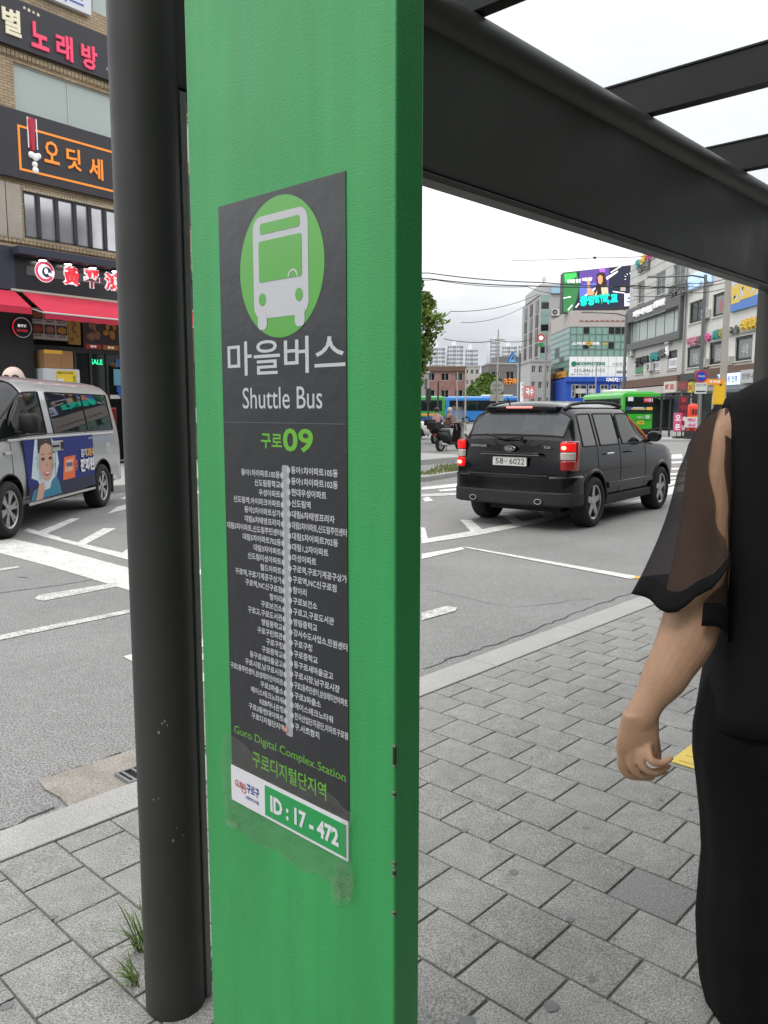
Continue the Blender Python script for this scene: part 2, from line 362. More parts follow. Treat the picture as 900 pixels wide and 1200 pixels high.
# a far pavement across the junction, traffic island
conc = mat('worn concrete paving', (.36, .355, .345), .85, var=.1, vscale=1.5, fine=.15, fscale=60, coord='World')
tag(MB().prism([(13.6, 40), (40, 38), (40, 90), (18.9, 90), (15, 60)], -.05, .13).build('far_pavement', conc, bevel=.02), kind='structure')
isl = [gr(*q, .12) for q in ((470, 559), (494, 553), (510, 546), (540, 542), (620, 540), (640, 545), (560, 549), (500, 558))]
tag(MB().prism([(p.x, p.y) for p in isl], -.05, .12).build('traffic_island', granite, bevel=.02), kind='structure')
grassm = mat('dry grass', (.13, .16, .05), .9, var=.3, vscale=3, coord='World')
gb = MB(); c0 = sum((p for p in isl), Vector()) / len(isl)
for k in range(1500):
    i = random.randrange(8); a, b = isl[i], isl[(i + 1) % 8]
    p = c0.lerp(a.lerp(b, random.random()), math.sqrt(random.random()) * .85); h = random.uniform(.03, .11); t = random.uniform(0, 6.3)
    d = Vector((math.cos(t), math.sin(t), 0)) * .012; q = Vector((random.uniform(-.04, .04), random.uniform(-.04, .04), h))
    gb.add([p - d, p + d, p + q], [(0, 1, 2)])
tag(gb.build('island_grass', grassm), kind='stuff')
# ================================================================== BUS SHELTER
blackp = mat('black powder coat', (.04, .0395, .0385), .5, var=.15, vscale=4, bump=.0004, bscale=420, spec=.28, rvar=.08)
fasc = mat('dark grey steel', (.072, .071, .067), .45, .0, spec=.3, var=.12, vscale=2, rvar=.1)
roofgl = glass('roof glass', (.7, .71, .72), .2, .8, (.93, .95, .95))
dust = mat('grey scuff', (.25, .25, .25), .9)
sh = thing('bus_shelter', 'black steel bus shelter with round poles, deep fascia beam and glass roof over the pavement', 'bus shelter', (0, 0, 0), R(KA))
PS, PN, PR = .990, 1.631, .0712
FS0 = .96
for s in (PS, 4.985):
    c = MB().cyl((s, PN, PZ), (s, PN, 2.74), PR, n=48).build('column', blackp if s < 2 else fasc, sh, smooth=40)
c = sh.children[0]
MB().box(-.008, .008, -.009, .009, PZ, 2.25).build('edge_strip', mat('grey rubber strip', (.2, .195, .185), .55, var=.2, vscale=9), c, bevel=.003, loc=(PS + PR * .852 + .005, PN - PR * .523 - .003, 0))
sc_ = MB()
for u, v in ((190, 848), (193, 845), (186, 858), (180, 937), (186, 936), (303, 0), (203, 985), (207, 970), (214, 979), (196, 850)):
    if u > 250: continue
    p = ray(u, v); # hit the cylinder
    pc = sn(PS, PN); dx, dy = p.x, p.y; A_ = dx * dx + dy * dy; B_ = -2 * (dx * pc.x + dy * pc.y); C_ = pc.x ** 2 + pc.y ** 2 - (PR + .0006) ** 2
    disc = B_ * B_ - 4 * A_ * C_
    if disc < 0: continue
    t = (-B_ - math.sqrt(disc)) / (2 * A_); h = Vector((0, 0, CAM_H)) + p * t
    nn = (Vector((h.x, h.y, 0)) - pc).normalized(); tt = Vector((-nn.y, nn.x, 0)); r_ = random.uniform(.002, .005)
    hs = [h + tt * math.cos(k) * r_ * .6 + Vector((0, 0, math.sin(k) * r_ * random.uniform(.5, 1.3))) for k in range(6)]
    sc_.poly([(q.x * kx + q.y * ky, -q.x * ky + q.y * kx, q.z) for q in hs])
sc_.build('scuff', dust, c)
m = MB(); m.box(FS0, 6.4, 1.6, 1.645, 2.255, 2.66); m.build('fascia', fasc, sh, bevel=.004)
MB().box(FS0, 6.4, 1.586, 1.65, 2.235, 2.2545).build('fascia_lip', fasc, sh, bevel=.003)
MB().box(FS0, 6.4, 1.592, 1.5995, 2.262, 2.268).build('trim_line', blackp, sh)
MB().tube([(FS0, 1.625, 2.712), (6.4, 1.625, 2.712)], .062, 32).build('gutter_tube', fasc, sh, smooth=50)
MB().box(FS0, 6.4, -1.1, -1.02, 2.66, 2.9).build('rear_beam', fasc, sh, bevel=.004)
rs = [1.0, 2.1, 3.27, 4.34, 5.42]
for s in rs:
    f_ = MB().box(s, s + .055, -1.02, 2.0, 2.765, 2.905).build('rafter', blackp, sh, bevel=.003)
    MB().box(s - .006, s + .061, -1.02, 2.0, 2.9055, 2.913).build('gasket', blackp, f_)
for a, b in zip(rs[:-1], rs[1:]): MB().box(a + .033, b + .022, -1.08, 2.02, 2.9145, 2.9245).build('roof_pane', roofgl, sh)
for a in (1.0, 5.3): MB().box(a, a + .1, -1.11, -1.01, PZ, 2.66).build('added_back_post', fasc, sh, bevel=.006)  # unseen posts, added to carry the light-blocking back wall
for k in range(4):  # unseen back wall, added to keep light off the green post's side face
    MB().box(1.12 + k * 1.05, 2.12 + k * 1.05, -1.085, -1.05, .35, 2.6).build('added_back_panel', mat('added panel grey', (.16, .16, .155), .5), sh, bevel=.004)
# weeds at the foot of the pole
blade = mat('fresh grass', (.10, .17, .03), .6, var=.25, vscale=9)
def weed(c, n, hmax, label, spread=(0, 6.3)):
    m = MB()
    for k in range(n):
        t = random.uniform(*spread); l = random.uniform(.4, 1) * hmax; d = Vector((math.cos(t), math.sin(t), 0)); sd_ = Vector((-d.y, d.x, 0)); wd = random.uniform(.0015, .0032)
        b = c + Vector((random.uniform(-.02, .02), random.uniform(-.02, .02), 0)); lean = random.uniform(.25, .95)
        P = [b + d * (l * lean * q) + Vector((0, 0, l * (1.0 * q - .62 * lean * q * q))) for q in (0, .3, .55, .8, 1)]
        W = [wd, wd, wd * .9, wd * .6, .0002]
        for i in range(4): m.quad(P[i] - sd_ * W[i], P[i] + sd_ * W[i], P[i + 1] + sd_ * W[i + 1], P[i + 1] - sd_ * W[i + 1])
    return tag(m.build('weed_tuft', blade), label, 'weed', 'weeds at the foot of the shelter pole')
weed(gr(168, 1112, PZ), 44, .19, 'long green grass tuft in the paving joint left of the black pole', (1.6, 5.2))
weed(gr(160, 1150, PZ), 24, .10, 'low drooping grass tuft beside the foot of the black pole, nearer than the long tuft', (2.2, 5.4))
weed(gr(243, 1150, PZ), 22, .12, 'small grass tuft between the black pole and the green post', (.5, 3.4))
# ================================================================== GREEN STOP POST AND ROUTE POSTER
gpaint = mat('green paint', (.034, .315, .085), .42, var=.07, vscale=3, bump=.0006, bscale=300, spec=.5, stretch=(.4, .4, 1.1), streak=.1, rvar=.1)
chipm = mat('chipped paint', (.02, .025, .02), .9); rust = mat('bare edge', (.2, .21, .15), .8)
PA = -43.1; PC = at(463, 600, 1.1)
PW, PD = .47, .056
post = thing('bus_stop_post', 'wide flat green bus stop post standing in front of the black pole', 'bus stop post', (PC.x, PC.y, PZ), R(PA))
MB().box(-PW, 0, 0, PD, 0, 2.63).build('body', gpaint, post, bevel=.0035, seg=3)
MB().box(-PW - .03, .03, -.03, PD + .03, 0, .012).build('base_plate', gpaint, post, bevel=.002)
def pf(u, v, off=0.): return fac(u, v, PC, PA, off)
m = MB(); m2 = MB()
for u, v, hgt in ((462, 886, .026), (461, 931, .0035), (461, 1023, .006), (461, 1012, .002), (460, 1070, .0025)):
    z = pf(u, v)[1] - PZ
    m2.box(-.0040, .0004, -.0004, .0036, z - hgt / 2 - .003, z + hgt / 2 + .003); m.box(-.0034, .0007, -.0006, .003, z - hgt / 2, z + hgt / 2)
m.build('paint_chip', chipm, post); m2.build('chip_rim', rust, post)
# poster: x grows to the viewer's right, 0 at the post's right edge; heights are absolute minus PZ
print('poster', [tuple(round(q, 3) for q in pf(*p)) for p in ((258, 242), (409, 205), (272, 893), (408, 962), (272, 938), (405, 1006))])
pink = mat('poster black', (.014, .0155, .019), .33, var=.12, vscale=6, coat=.3, bump=.002, bscale=17)
pgreen = mat('poster green', (.075, .36, .03), .35, coat=.5); pwhite = mat('poster grey white', (.52, .53, .56), .4); plime = mat('poster lime print', (.13, .42, .03), .4)
idg = mat('id label green', (.006, .30, .07), .35, coat=.3); idw = mat('label white', (.68, .68, .72), .4); pgrey = mat('poster route line', (.33, .34, .36), .4)
navy = mat('navy print', (.03, .04, .25), .5); redp = mat('red print', (.5, .05, .04), .5)
poster = thing('route_poster', 'tall black shuttle bus route poster taped on the green post, route 09', 'poster', (PC.x, PC.y, 0), R(PA))
X0, X1, ZT, ZB = -.387, -.092, 1.895, .885
MB().box(X0, X1, -.0015, 0, ZB + .062, ZT).build('sheet', pink, poster)
def P(name, mb_, m_): return mb_.build(name, m_, poster)
yy = -.0019
cx, cz = (X0 + X1) / 2 + .006, 1.783
P('emblem', MB().disc((cx, yy, cz), .0985, 64, rz=.104), pgreen)
# bus pictogram, in the emblem
def rr(x0, x1, z0, z1, r, n=6):
    pts = []
    for (a, b, t0) in ((x1 - r, z1 - r, 0), (x0 + r, z1 - r, 90), (x0 + r, z0 + r, 180), (x1 - r, z0 + r, 270)):
        for k in range(n + 1): t = R(t0 + 90 * k / n); pts.append((a + r * math.cos(t), b + r * math.sin(t)))
    return pts
def flat(mb_, pts, y): return mb_.poly([(a, y, b) for a, b in pts])
b_ = MB(); y2 = -.0023
flat(b_, rr(cx - .064, cx + .064, cz - .073, cz + .08, .02), y2); flat(b_, rr(cx - .055, cx - .033, cz - .09, cz - .06, .008), y2 - .0002); flat(b_, rr(cx + .033, cx + .055, cz - .09, cz - .06, .008), y2 - .0002)
P('bus_pictogram', b_, pwhite)
b_ = MB(); y3 = -.0028
flat(b_, rr(cx - .046, cx + .046, cz + .053, cz + .069, .004), y3); flat(b_, rr(cx - .05, cx + .05, cz - .018, cz + .043, .004), y3)
b_.disc((cx - .043, y3, cz - .044), .0085, 20, rz=.0095); b_.disc((cx + .043, y3, cz - .044), .0085, 20, rz=.0095)
P('bus_windows', b_, pgreen)
P('steering_wheel', MB().ring((cx + .03, -.0031, cz - .017), .0085, .0115, 16, 0, 0, 180), pwhite)
t = MB()
def pt(mb_, s, u, v, h, w=None, al='c', bold=0., em=False, sx=1.): 
    x, z = pf(u, v); return T(mb_, s, x, z, h, w, yy, al, bold, sx=sx, em=em, res=3)
x0, z0 = pf(267, 418); x1, z1 = pf(407, 416)
T(t, '마을버스', (x0 + x1) / 2, 1.651, .054, x1 - x0 - .004, yy, bold=.008, res=3)
T(t, 'Shuttle Bus', cx - .004, pf(335, 466)[1], .0335, .19, yy, bold=.002, res=3)
P('lettering', t, pwhite)
t = MB(); x, z = pf(320, 517); T(t, '구로', x - .002, z, .0235, .052, yy, bold=.02, res=3); x, z = pf(349, 516); T(t, '09', x + .002, z, .036, .07, yy, bold=.025, res=3); P('route_number', t, plime)
x, zt = pf(334, 545); x_, zb = pf(337, 861); xl = x + .003
P('route_line', flat(MB(), rr(xl - .0085, xl + .0085, zb, zt, .004), yy), pgrey)
LST = '동아1차아파트105동 신도림중학교 우성아파트 신도림역,아이파크아파트 동아2차아파트상가 대림6차태영프라자 대림5차아파트,신도림주민센터 대림5차아파트702동 대림3차아파트 신도림미성아파트 월드아파트 구로역,구로기계공구상가 구로역,NC신구로점 항아리 구로보건소 구로고,구로도서관 영림중학교 구로구민회관 구로구청 구로중학교 동구로새마을금고 구로시장,남구로시장 구로2동주민센터,삼성래미안아파트 구로3파출소 에이스테크노타워 KEB하나은행 구로3동현대아파트 구로디지털단지역'.split()
RST = '동아1차아파트105동 동아1차아파트102동 현대우성아파트 신도림역 대림6차태영프라자 대림5차아파트,신도림주민센터 대림5차아파트702동 대림1,2차아파트 미성아파트 구로역,구로기계공구상가 구로역,NC신구로점 항아리 구로보건소 구로고,구로도서관 영림중학교 강서수도사업소,민원센터 구로구청 구로중학교 동구로새마을금고 구로시장,남구로시장 구로2동주민센터,삼성래미안아파트 구로3파출소 에이스테크노타워 한국산업단지공단,이마트구로점 구.사조참치'.split()
t = MB(); d_ = MB()
za, zc = pf(330, 557)[1], pf(333, 853)[1]; zd, ze = pf(341, 551)[1], pf(342, 849)[1]
lim = xl - .0135 - X0 - .004
for i, s in enumerate(LST):
    z = za + (zc - za) * i / (len(LST) - 1); wn = glyphs(s, .035)[3] * .0118
    T(t, s, xl - .0135, z - .004, .0118, min(wn, lim) if wn > lim else None, yy, 'r', .02, em=True); d_.disc((xl - .0075, -.0024, z), .0046, 12, rz=.0052)
P('lettering', t, pwhite); t = MB()
lim = X1 - xl - .0135 - .001
for i, s in enumerate(RST):
    z = zd + (ze - zd) * i / (len(RST) - 1); wn = glyphs(s, .035)[3] * .0124
    T(t, s, xl + .0135, z - .004, .0124, min(wn, lim) if wn > lim else None, yy, 'l', .02, em=True); d_.disc((xl + .0075, -.0024, z), .0046, 12, rz=.0052)
P('lettering', t, pwhite); P('stop_dots', d_, mat('poster dot', (.45, .46, .5), .4))
x, z = pf(334, 852); P('terminal_ring', MB().ring((xl - .0075, -.0029, zc), .003, .0048, 16), mat('red ring', (.7, .12, .05), .5))
t = MB(); xm = (X0 + X1) / 2
T(t, 'Guro Digital Complex Station', xm + .002, pf(340, 884)[1] + .001, .0185, .278, yy, res=3)
T(t, '구로디지털단지역', pf(338, 907)[0], pf(338, 907)[1], .0285, .185, yy, bold=.012, res=3); P('station_name', t, plime)
P('fold_line', MB().box(X0 + .002, X1 - .002, -.002, -.0014, 1.549, 1.5498).box(X0 + .01, X1 - .004, -.002, -.0014, 1.012, 1.0126), mat('faint line', (.12, .13, .15), .4))
lb = MB().box(X0, X1, -.0036, -.0001, ZB, ZB + .064).build('id_label', idw, poster)
xg = pf(313, 950)[0]
MB().box(xg, X1 - .004, -.0043, -.0037, ZB + .005, ZB + .058).build('green_panel', idg, lb)
T(MB(), 'ID : 17 - 472', (xg + X1) / 2 - .002, ZB + .031, .03, .165, -.005, bold=.04).build('lettering', idw, lb)
t = MB(); T(t, '구로구', X0 + .062, ZB + .036, .0165, .034, -.0046, bold=.02); t.build('district_name', navy, lb)
t = MB(); T(t, '대한민국서울', X0 + .06, ZB + .019, .006, .036, -.0046, bold=.02); t.build('small_print', navy, lb)
t = MB(); T(t, 'GURO', X0 + .027, ZB + .036, .012, .03, -.0046, bold=.01); t.ring((X0 + .037, -.0047, ZB + .03), .005, .0065, 16); t.build('district_logo', redp, lb)
# loose clear film round the lower end
film = glass('clear film', (.36, .37, .34), .1, .88, (.94, .95, .92))
nt_ = film.node_tree; bp = nt_.nodes.new('ShaderNodeBump'); nz_ = nt_.nodes.new('ShaderNodeTexNoise'); nz_.inputs['Scale'].default_value = 38; nz_.inputs['Detail'].default_value = 3
tcn = nt_.nodes.new('ShaderNodeTexCoord'); nt_.links.new(tcn.outputs['Object'], nz_.inputs['Vector']); bp.inputs['Distance'].default_value = .012; nt_.links.new(nz_.outputs[0], bp.inputs['Height']); nt_.links.new(bp.outputs[0], nt_.nodes['Principled BSDF'].inputs['Normal'])
fm = MB(); nx, nz2 = 22, 16
edge = lambda q: .012 * math.sin(q * 9) + .006 * math.sin(q * 23)
for i in range(nx + 1):
    for j in range(nz2 + 1):
        a, b = i / nx, j / nz2
        x = X0 - .02 + .006 * math.sin(b * 7) + (X1 + .012 - X0 + .02) * a; z = .83 + edge(a * 2) * .4 + (.972 + .03 * (1 - a) - .83) * b
        fm.v.append((x, -.0025 - .0004 * abs(math.sin(a * 13 + b * 6)) * max(0, .5 - b) - (.007 * max(0, a - .93) / .07 + .005 * max(0, .06 - a) / .06), z))
for i in range(nx):
    for j in range(nz2): fm.f.append((i * (nz2 + 1) + j, (i + 1) * (nz2 + 1) + j, (i + 1) * (nz2 + 1) + j + 1, i * (nz2 + 1) + j + 1)); fm.mi.append(0)
fm.build('clear_film', film, poster, smooth=80)
def scrap(cu, cv, w_, h_, n, name='tape_scrap'):
    m = MB(); x, z = pf(cu, cv)
    pts = [(x + w_ / 2 * math.cos(6.283 * k / n) * random.uniform(.6, 1.15), -.004 - random.uniform(0, .008), z + h_ / 2 * math.sin(6.283 * k / n) * random.uniform(.6, 1.15)) for k in range(n)]
    c = (x, -.0025, z)
    for k in range(n): m.add([c, pts[k], pts[(k + 1) % n]], [(0, 1, 2)])
    m.build(name, film, poster)
scrap(404, 1032, .055, .075, 11); scrap(398, 1042, .03, .06, 9); scrap(276, 962, .035, .016, 9); scrap(268, 938, .02, .05, 8)
# ================================================================== VEHICLES
black_paint = mat('black car paint', (.006, .006, .007), .2, 0, coat=.4, spec=.12)
silver_paint = mat('silver van paint', (.43, .44, .46), .3, .45, coat=.7, var=.03, vscale=3)
white_paint = mat('white car paint', (.72, .72, .7), .3, coat=.8)
rubber = mat('tyre rubber', (.016, .016, .016), .85, var=.25, vscale=20, bump=.002, bscale=60)
alloy = mat('alloy', (.5, .5, .5), .32, .9, var=.1, vscale=9)
chrome = mat('chrome', (.7, .7, .7), .12, 1.)
trim = mat('black plastic trim', (.014, .014, .015), .6, spec=.3, bump=.0006, bscale=300)
greyplast = mat('dark grey bumper plastic', (.02, .0205, .022), .6, spec=.3, bump=.0005, bscale=300)
reargl = glass('tailgate glass', (.11, .118, .12), .04, .45, (.6, .64, .64))  # reflected sky is put into this pane's greyer base colour
cargl = glass('car glass', (.012, .014, .015), .02, .38, (.45, .5, .5))
darkgl = glass('privacy glass', (.01, .011, .012), .02, .12, (.3, .32, .33))
cabin = mat('cabin interior', (.03, .03, .032), .9)
seatm = mat('grey seat cloth', (.07, .07, .075), .9)
redlens = mat('red lens', (.30, .006, .008), .15, coat=1.)
redlit = mat('lit brake lamp', (.75, .012, .01), .25, emit=.5)
hotlit = mat('lamp bulb glow', (1., .42, .22), .3, emit=3)
clearlens = mat('clear lens', (.5, .45, .43), .12, coat=1.)
platem = mat('number plate white', (.62, .63, .6), .45, var=.05); inkm = mat('plate ink', (.02, .02, .02), .5); plateyel = mat('number plate yellow', (.75, .5, .03), .45)
seam = mat('panel gap', (.004, .004, .004), .9)
orange_tr = mat('orange window lining', (.55, .16, .04), .6)

def shell(root, st, tags, arches, spec, crease_rings=(), crease_rows=(), sub=2):
    """st: stations of half sections (x, y, z), first and last point on the centre line; tags[(i, j)] names the face patch between
    stations i, i+1 and points j, j+1; spec: tag -> (part name, material, seal radius, seal material)"""
    st2, src = [], []
    for i in range(len(st) - 1):
        k = max(1, math.ceil(max(abs(b[0] - a[0]) for a, b in zip(st[i], st[i + 1])) / .2)) if 0 < i < len(st) - 2 else 1
        for q_ in range(k): st2.append([tuple(x + (y - x) * q_ / k for x, y in zip(a, b)) for a, b in zip(st[i], st[i + 1])]); src.append(i)
    st2.append(st[-1]); tags = {(n_, j): tags[(i, j)] for n_, i in enumerate(src) for j in range(len(st[0]) - 1) if (i, j) in tags}; st = st2
    n = len(st[0]); names = ['body'] + sorted({t for t in tags.values() if t != 'body'}); idx = {t: k for k, t in enumerate(names)}
    bm = bmesh.new(); V = []
    for s in st:
        left = [bm.verts.new(p) for p in s]; right = [None] * n
        for j in range(n): right[j] = left[j] if j in (0, n - 1) else bm.verts.new((s[j][0], -s[j][1], s[j][2]))
        V.append((left, right))
    for i in range(len(st) - 1):
        for side in (0, 1):
            a, b = V[i][side], V[i + 1][side]
            for j in range(n - 1):
                q = (a[j], a[j + 1], b[j + 1], b[j]); q = q if side else q[::-1]
                f = bm.faces.new(q); t = tags.get((i, j), 'body'); f.material_index = idx[t]
    for e_, flip in ((0, 1), (-1, 0)):
        ring = V[e_][0] + V[e_][1][1:-1][::-1]; f = bm.faces.new(ring if not flip else ring[::-1]); f.material_index = 0
    bmesh.ops.recalc_face_normals(bm, faces=bm.faces)
    cl = bm.edges.layers.float.new('crease_edge')
    for i in crease_rings:
        for side in (0, 1):
            for j in range(n - 1):
                e = bm.edges.get((V[i][side][j], V[i][side][j + 1]))
                if e: e[cl] = .7
    for j, cval in crease_rows:
        for i in range(len(st) - 1):
            for side in (0, 1):
                e = bm.edges.get((V[i][side][j], V[i + 1][side][j]))
                if e: e[cl] = cval
    me = bpy.data.meshes.new('shell'); bm.to_mesh(me); bm.free()
    for t in names: me.materials.append(spec[t][1] if t in spec else spec['body'][1])
    me.materials.append(cabin)
    o = bpy.data.objects.new('shell', me); col.objects.link(o)
    sm = o.modifiers.new('s', 'SUBSURF'); sm.levels = sub; sm.render_levels = sub
    cutters = []
    for ax, az, ar, yo, yi in arches:
        cm = MB()
        for sg in (1, -1): cm.cyl((ax, sg * yo, az), (ax, sg * yi, az), ar, n=40, m=0)
        cme = cm.mesh('cut', [cabin]); co_ = bpy.data.objects.new('cut', cme); col.objects.link(co_); cutters.append(co_)
        bo = o.modifiers.new('b', 'BOOLEAN'); bo.operation = 'DIFFERENCE'; bo.object = co_; bo.solver = 'EXACT'; bo.material_mode = 'TRANSFER'
    bpy.context.view_layer.update()
    ev = bpy.data.meshes.new_from_object(o.evaluated_get(bpy.context.evaluated_depsgraph_get()))
    mats_ = list(ev.materials)
    for c in cutters: bpy.data.objects.remove(c)
    bpy.data.objects.remove(o)
    bm = bmesh.new(); bm.from_mesh(ev); outp = {}
    for k, t in enumerate(names):
        fs = [f for f in bm.faces if (f.material_index == k or (t == 'body' and f.material_index >= len(names)))]
        todo = set(fs); groups = []
        if t == 'body': groups = [fs]
        else:
            while todo:
                q = [todo.pop()]; g = list(q)
                while q:
                    f = q.pop()
                    for e in f.edges:
                        for h in e.link_faces:
                            if h in todo: todo.discard(h); q.append(h); g.append(h)
                groups.append(g)
        for g in groups:
            vm = {}; vs = []; fl = []; mi = []
            for f in g:
                r = []
                for v in f.verts:
                    if v.index not in vm: vm[v.index] = len(vs); vs.append(tuple(v.co))
                    r.append(vm[v.index])
                fl.append(tuple(r)); mi.append(1 if f.material_index >= len(names) else 0)
            nm, m_, sr, sm_ = spec[t]
            m2 = bpy.data.meshes.new(nm); m2.from_pydata(vs, [], fl); m2.materials.append(m_)
            if t == 'body': m2.materials.append(cabin); m2.polygons.foreach_set('material_index', mi)
            m2.polygons.foreach_set('use_smooth', [True] * len(m2.polygons)); m2.set_sharp_from_angle(angle=R(38))
            p = bpy.data.objects.new(nm, m2); col.objects.link(p); p.parent = root; outp.setdefault(t, []).append(p)
            if sr:                                                    # rubber seal or panel gap round the patch
                inside = set(g); be = [e for f in g for e in f.edges if sum(h in inside for h in e.link_faces) == 1]
                nb = {}
                for e in be:
                    for a, b in ((e.verts[0], e.verts[1]), (e.verts[1], e.verts[0])): nb.setdefault(a, []).append(b)
                start = be[0].verts[0]; loop = [start]; prev = None; cur = start
                while True:
                    nx_ = [q for q in nb[cur] if q is not prev and (q is start or q not in loop)]
                    if not nx_ or nx_[0] is start: break
                    prev, cur = cur, nx_[0]; loop.append(cur)
                P_ = [v.co.copy() for v in loop]; P_ += P_[:2]
                MB().tube(P_, sr, 6, caps=False).build('seal' if 'win' in nm or 'shield' in nm else 'panel_gap', sm_, p, smooth=80)
    bm.free(); bpy.data.meshes.remove(ev)
    return outp
def wheel(root, x, y, r, wd, rr_, side, spokes, double=False, name='wheel'):
    """y = outer face; side = +1 left, -1 right"""
    prof = [(rr_, 0), (rr_ + .012, .012), (r - .05, .02), (r - .012, -.005), (r, -.035), (r, -wd + .035), (r - .012, -wd + .005), (r - .05, -wd), (rr_, -wd)]
    m = MB(); nseg = 44; rings = []
    for k in range(nseg):
        a = 2 * math.pi * k / nseg; rings.append([Vector((x + p * math.cos(a), y + side * (q - .0), r + p * math.sin(a))) for p, q in prof])
    o = len(m.v); m.v += [tuple(p) for rg in rings for p in rg]; c = len(prof)
    for k in range(nseg):
        for j in range(c - 1): m.f.append((o + k * c + j, o + k * c + j + 1, o + (k + 1) % nseg * c + j + 1, o + (k + 1) % nseg * c + j)); m.mi.append(0)
    t = m.build(name, rubber, root, smooth=50)
    rim = MB(); yo = y - side * .012
    for r0, r1, d0, d1 in ((rr_ - .022, rr_ + .004, -.004, .006),):
        n = 44
        for k in range(n):
            a0, a1 = 2 * math.pi * k / n, 2 * math.pi * (k + 1) / n
            q = lambda rad, a, dy: (x + rad * math.cos(a), yo + side * dy, r + rad * math.sin(a))
            rim.quad(q(r1, a0, d1), q(r1, a1, d1), q(r0, a1, d0), q(r0, a0, d0)); rim.quad(q(r0, a0, d0), q(r0, a1, d0), q(r0, a1, -.1), q(r0, a0, -.1))
    for k in range(spokes):
        a = 2 * math.pi * k / spokes + .3
        for off in ((-.13, .13) if double else (0,)):
            b0, b1 = (.028, .022) if double else (.05, .034)
            ca, sa = math.cos(a), math.sin(a)
            M_ = lambda rad, tn, dy: (x + rad * ca - tn * sa, yo + side * dy, r + rad * sa + tn * ca)
            t0 = off * .22; t1 = off * .62
            rim.loft([[M_(.03, t0 - b0, -.045), M_(.03, t0 + b0, -.045), M_(.03, t0 + b0, -.012), M_(.03, t0 - b0, -.012)],
                      [M_(rr_ - .015, t1 - b1, -.05), M_(rr_ - .015, t1 + b1, -.05), M_(rr_ - .015, t1 + b1, -.004), M_(rr_ - .015, t1 - b1, -.004)]])
    rim.cyl((x, yo - side * .05, r), (x, yo - side * .004, r), .055, .042, 20)
    rim.build('rim', alloy, t, smooth=35)
    MB().cyl((x, yo - side * .10, r), (x, yo - side * .06, r), rr_ - .02, n=32).build('brake_disc', mat('dark brake metal', (.03, .03, .032), .6, .5), t)  # dark metal disc behind the rim
    return t
def lens(root, name, poly, z0, z1, m, bevel=.008): return MB().prism(poly, z0, z1).build(name, m, root, bevel=bevel)

# ------------------------------------------------------------------ black SUV, brake lamps lit
HD = 38.0                                                            # heading, degrees to the right of straight ahead
hx, hy = math.sin(R(HD)), math.cos(R(HD))
rw = gr(696, 617.5)                                                  # foot of the outer face of its right rear wheel
WX, WY, WB = .84, .905, 2.63
suv = thing('suv', 'black four-wheel-drive car seen from behind on the road with red brake lamps lit', 'car')
suv.rotation_euler.z = R(90 - HD)
# local x forward = (hx, hy); local y left = (-hy, hx)
KS = .972; suv.scale = (KS, KS, KS * 1.012)
suv.location = (rw.x - (hx * WX + hy * WY) * KS, rw.y - (hy * WX - hx * WY) * KS, 0)
B = [(0, .27), (.70, .27), (.87, .37), (.905, .62), (.9, .86), (.865, 1.10), (.72, 1.545), (.64, 1.65), (.36, 1.71), (0, 1.725)]
def sect(x, mods={}, dx={}):
    r = []
    for j, (y, z) in enumerate(B):
        yy_, zz = mods.get(j, (y, z)); r.append((x + dx.get(j, 0), yy_, zz))
    return r
st = [
 sect(.07, {0: (0, .46), 1: (.6, .46), 2: (.80, .50), 3: (.85, .66), 4: (.855, .88), 5: (.80, 1.165), 6: (.66, 1.19), 7: (.60, 1.195), 8: (.3, 1.2), 9: (0, 1.2)}, {5: .06, 6: .06, 7: .06, 8: .055, 9: .05}),
 sect(.17, {0: (0, .40), 1: (.66, .40), 2: (.85, .45), 3: (.893, .64), 4: (.89, .88), 5: (.845, 1.16), 6: (.72, 1.22), 7: (.62, 1.225), 8: (.3, 1.23), 9: (0, 1.23)}, {6: .02, 7: .01, 8: .0, 9: -.01}),
 sect(.38, {0: (0, .33), 1: (.68, .33), 5: (.862, 1.125), 6: (.735, 1.50), 7: (.63, 1.575), 8: (.34, 1.612), 9: (0, 1.63)}, {5: -.06, 6: .0, 7: .02, 8: .0, 9: -.01}),
 sect(.54, {6: (.725, 1.54), 7: (.64, 1.64), 8: (.36, 1.69), 9: (0, 1.71)}, {5: -.04}),
 sect(.96), sect(1.05), sect(1.76), sect(1.84),
 sect(2.32, {7: (.635, 1.64), 8: (.36, 1.695), 9: (0, 1.71)}, {7: -.06, 8: -.1, 9: -.12}),
 sect(2.76, {6: (.735, 1.285), 7: (.64, 1.36), 8: (.36, 1.41), 9: (0, 1.425)}, {7: -.03, 8: -.06, 9: -.08}),
 sect(3.08, {5: (.86, 1.07), 6: (.79, 1.085), 7: (.68, 1.09), 8: (.37, 1.105), 9: (0, 1.11)}),
 sect(3.75, {4: (.895, .84), 5: (.85, 1.02), 6: (.77, 1.045), 7: (.66, 1.06), 8: (.36, 1.075), 9: (0, 1.08)}),
 sect(4.12, {1: (.66, .3), 2: (.82, .38), 3: (.86, .6), 4: (.85, .8), 5: (.81, .93), 6: (.74, .96), 7: (.62, .98), 8: (.35, .995), 9: (0, 1.0)}),
 sect(4.32, {0: (0, .34), 1: (.6, .34), 2: (.72, .4), 3: (.76, .58), 4: (.75, .76), 5: (.72, .86), 6: (.66, .89), 7: (.56, .905), 8: (.3, .915), 9: (0, .92)}),
]
tg = {}
for j in (6, 7, 8): tg[(1, j)] = 'rearglass'
tg[(3, 5)] = 'win_q'
for i in (5,): tg[(i, 5)] = 'win_r'
for i in (7, 8, 9): tg[(i, 5)] = 'win_f'
for j in (6, 7, 8):
    tg[(8, j)] = 'wind'; tg[(9, j)] = 'wind'
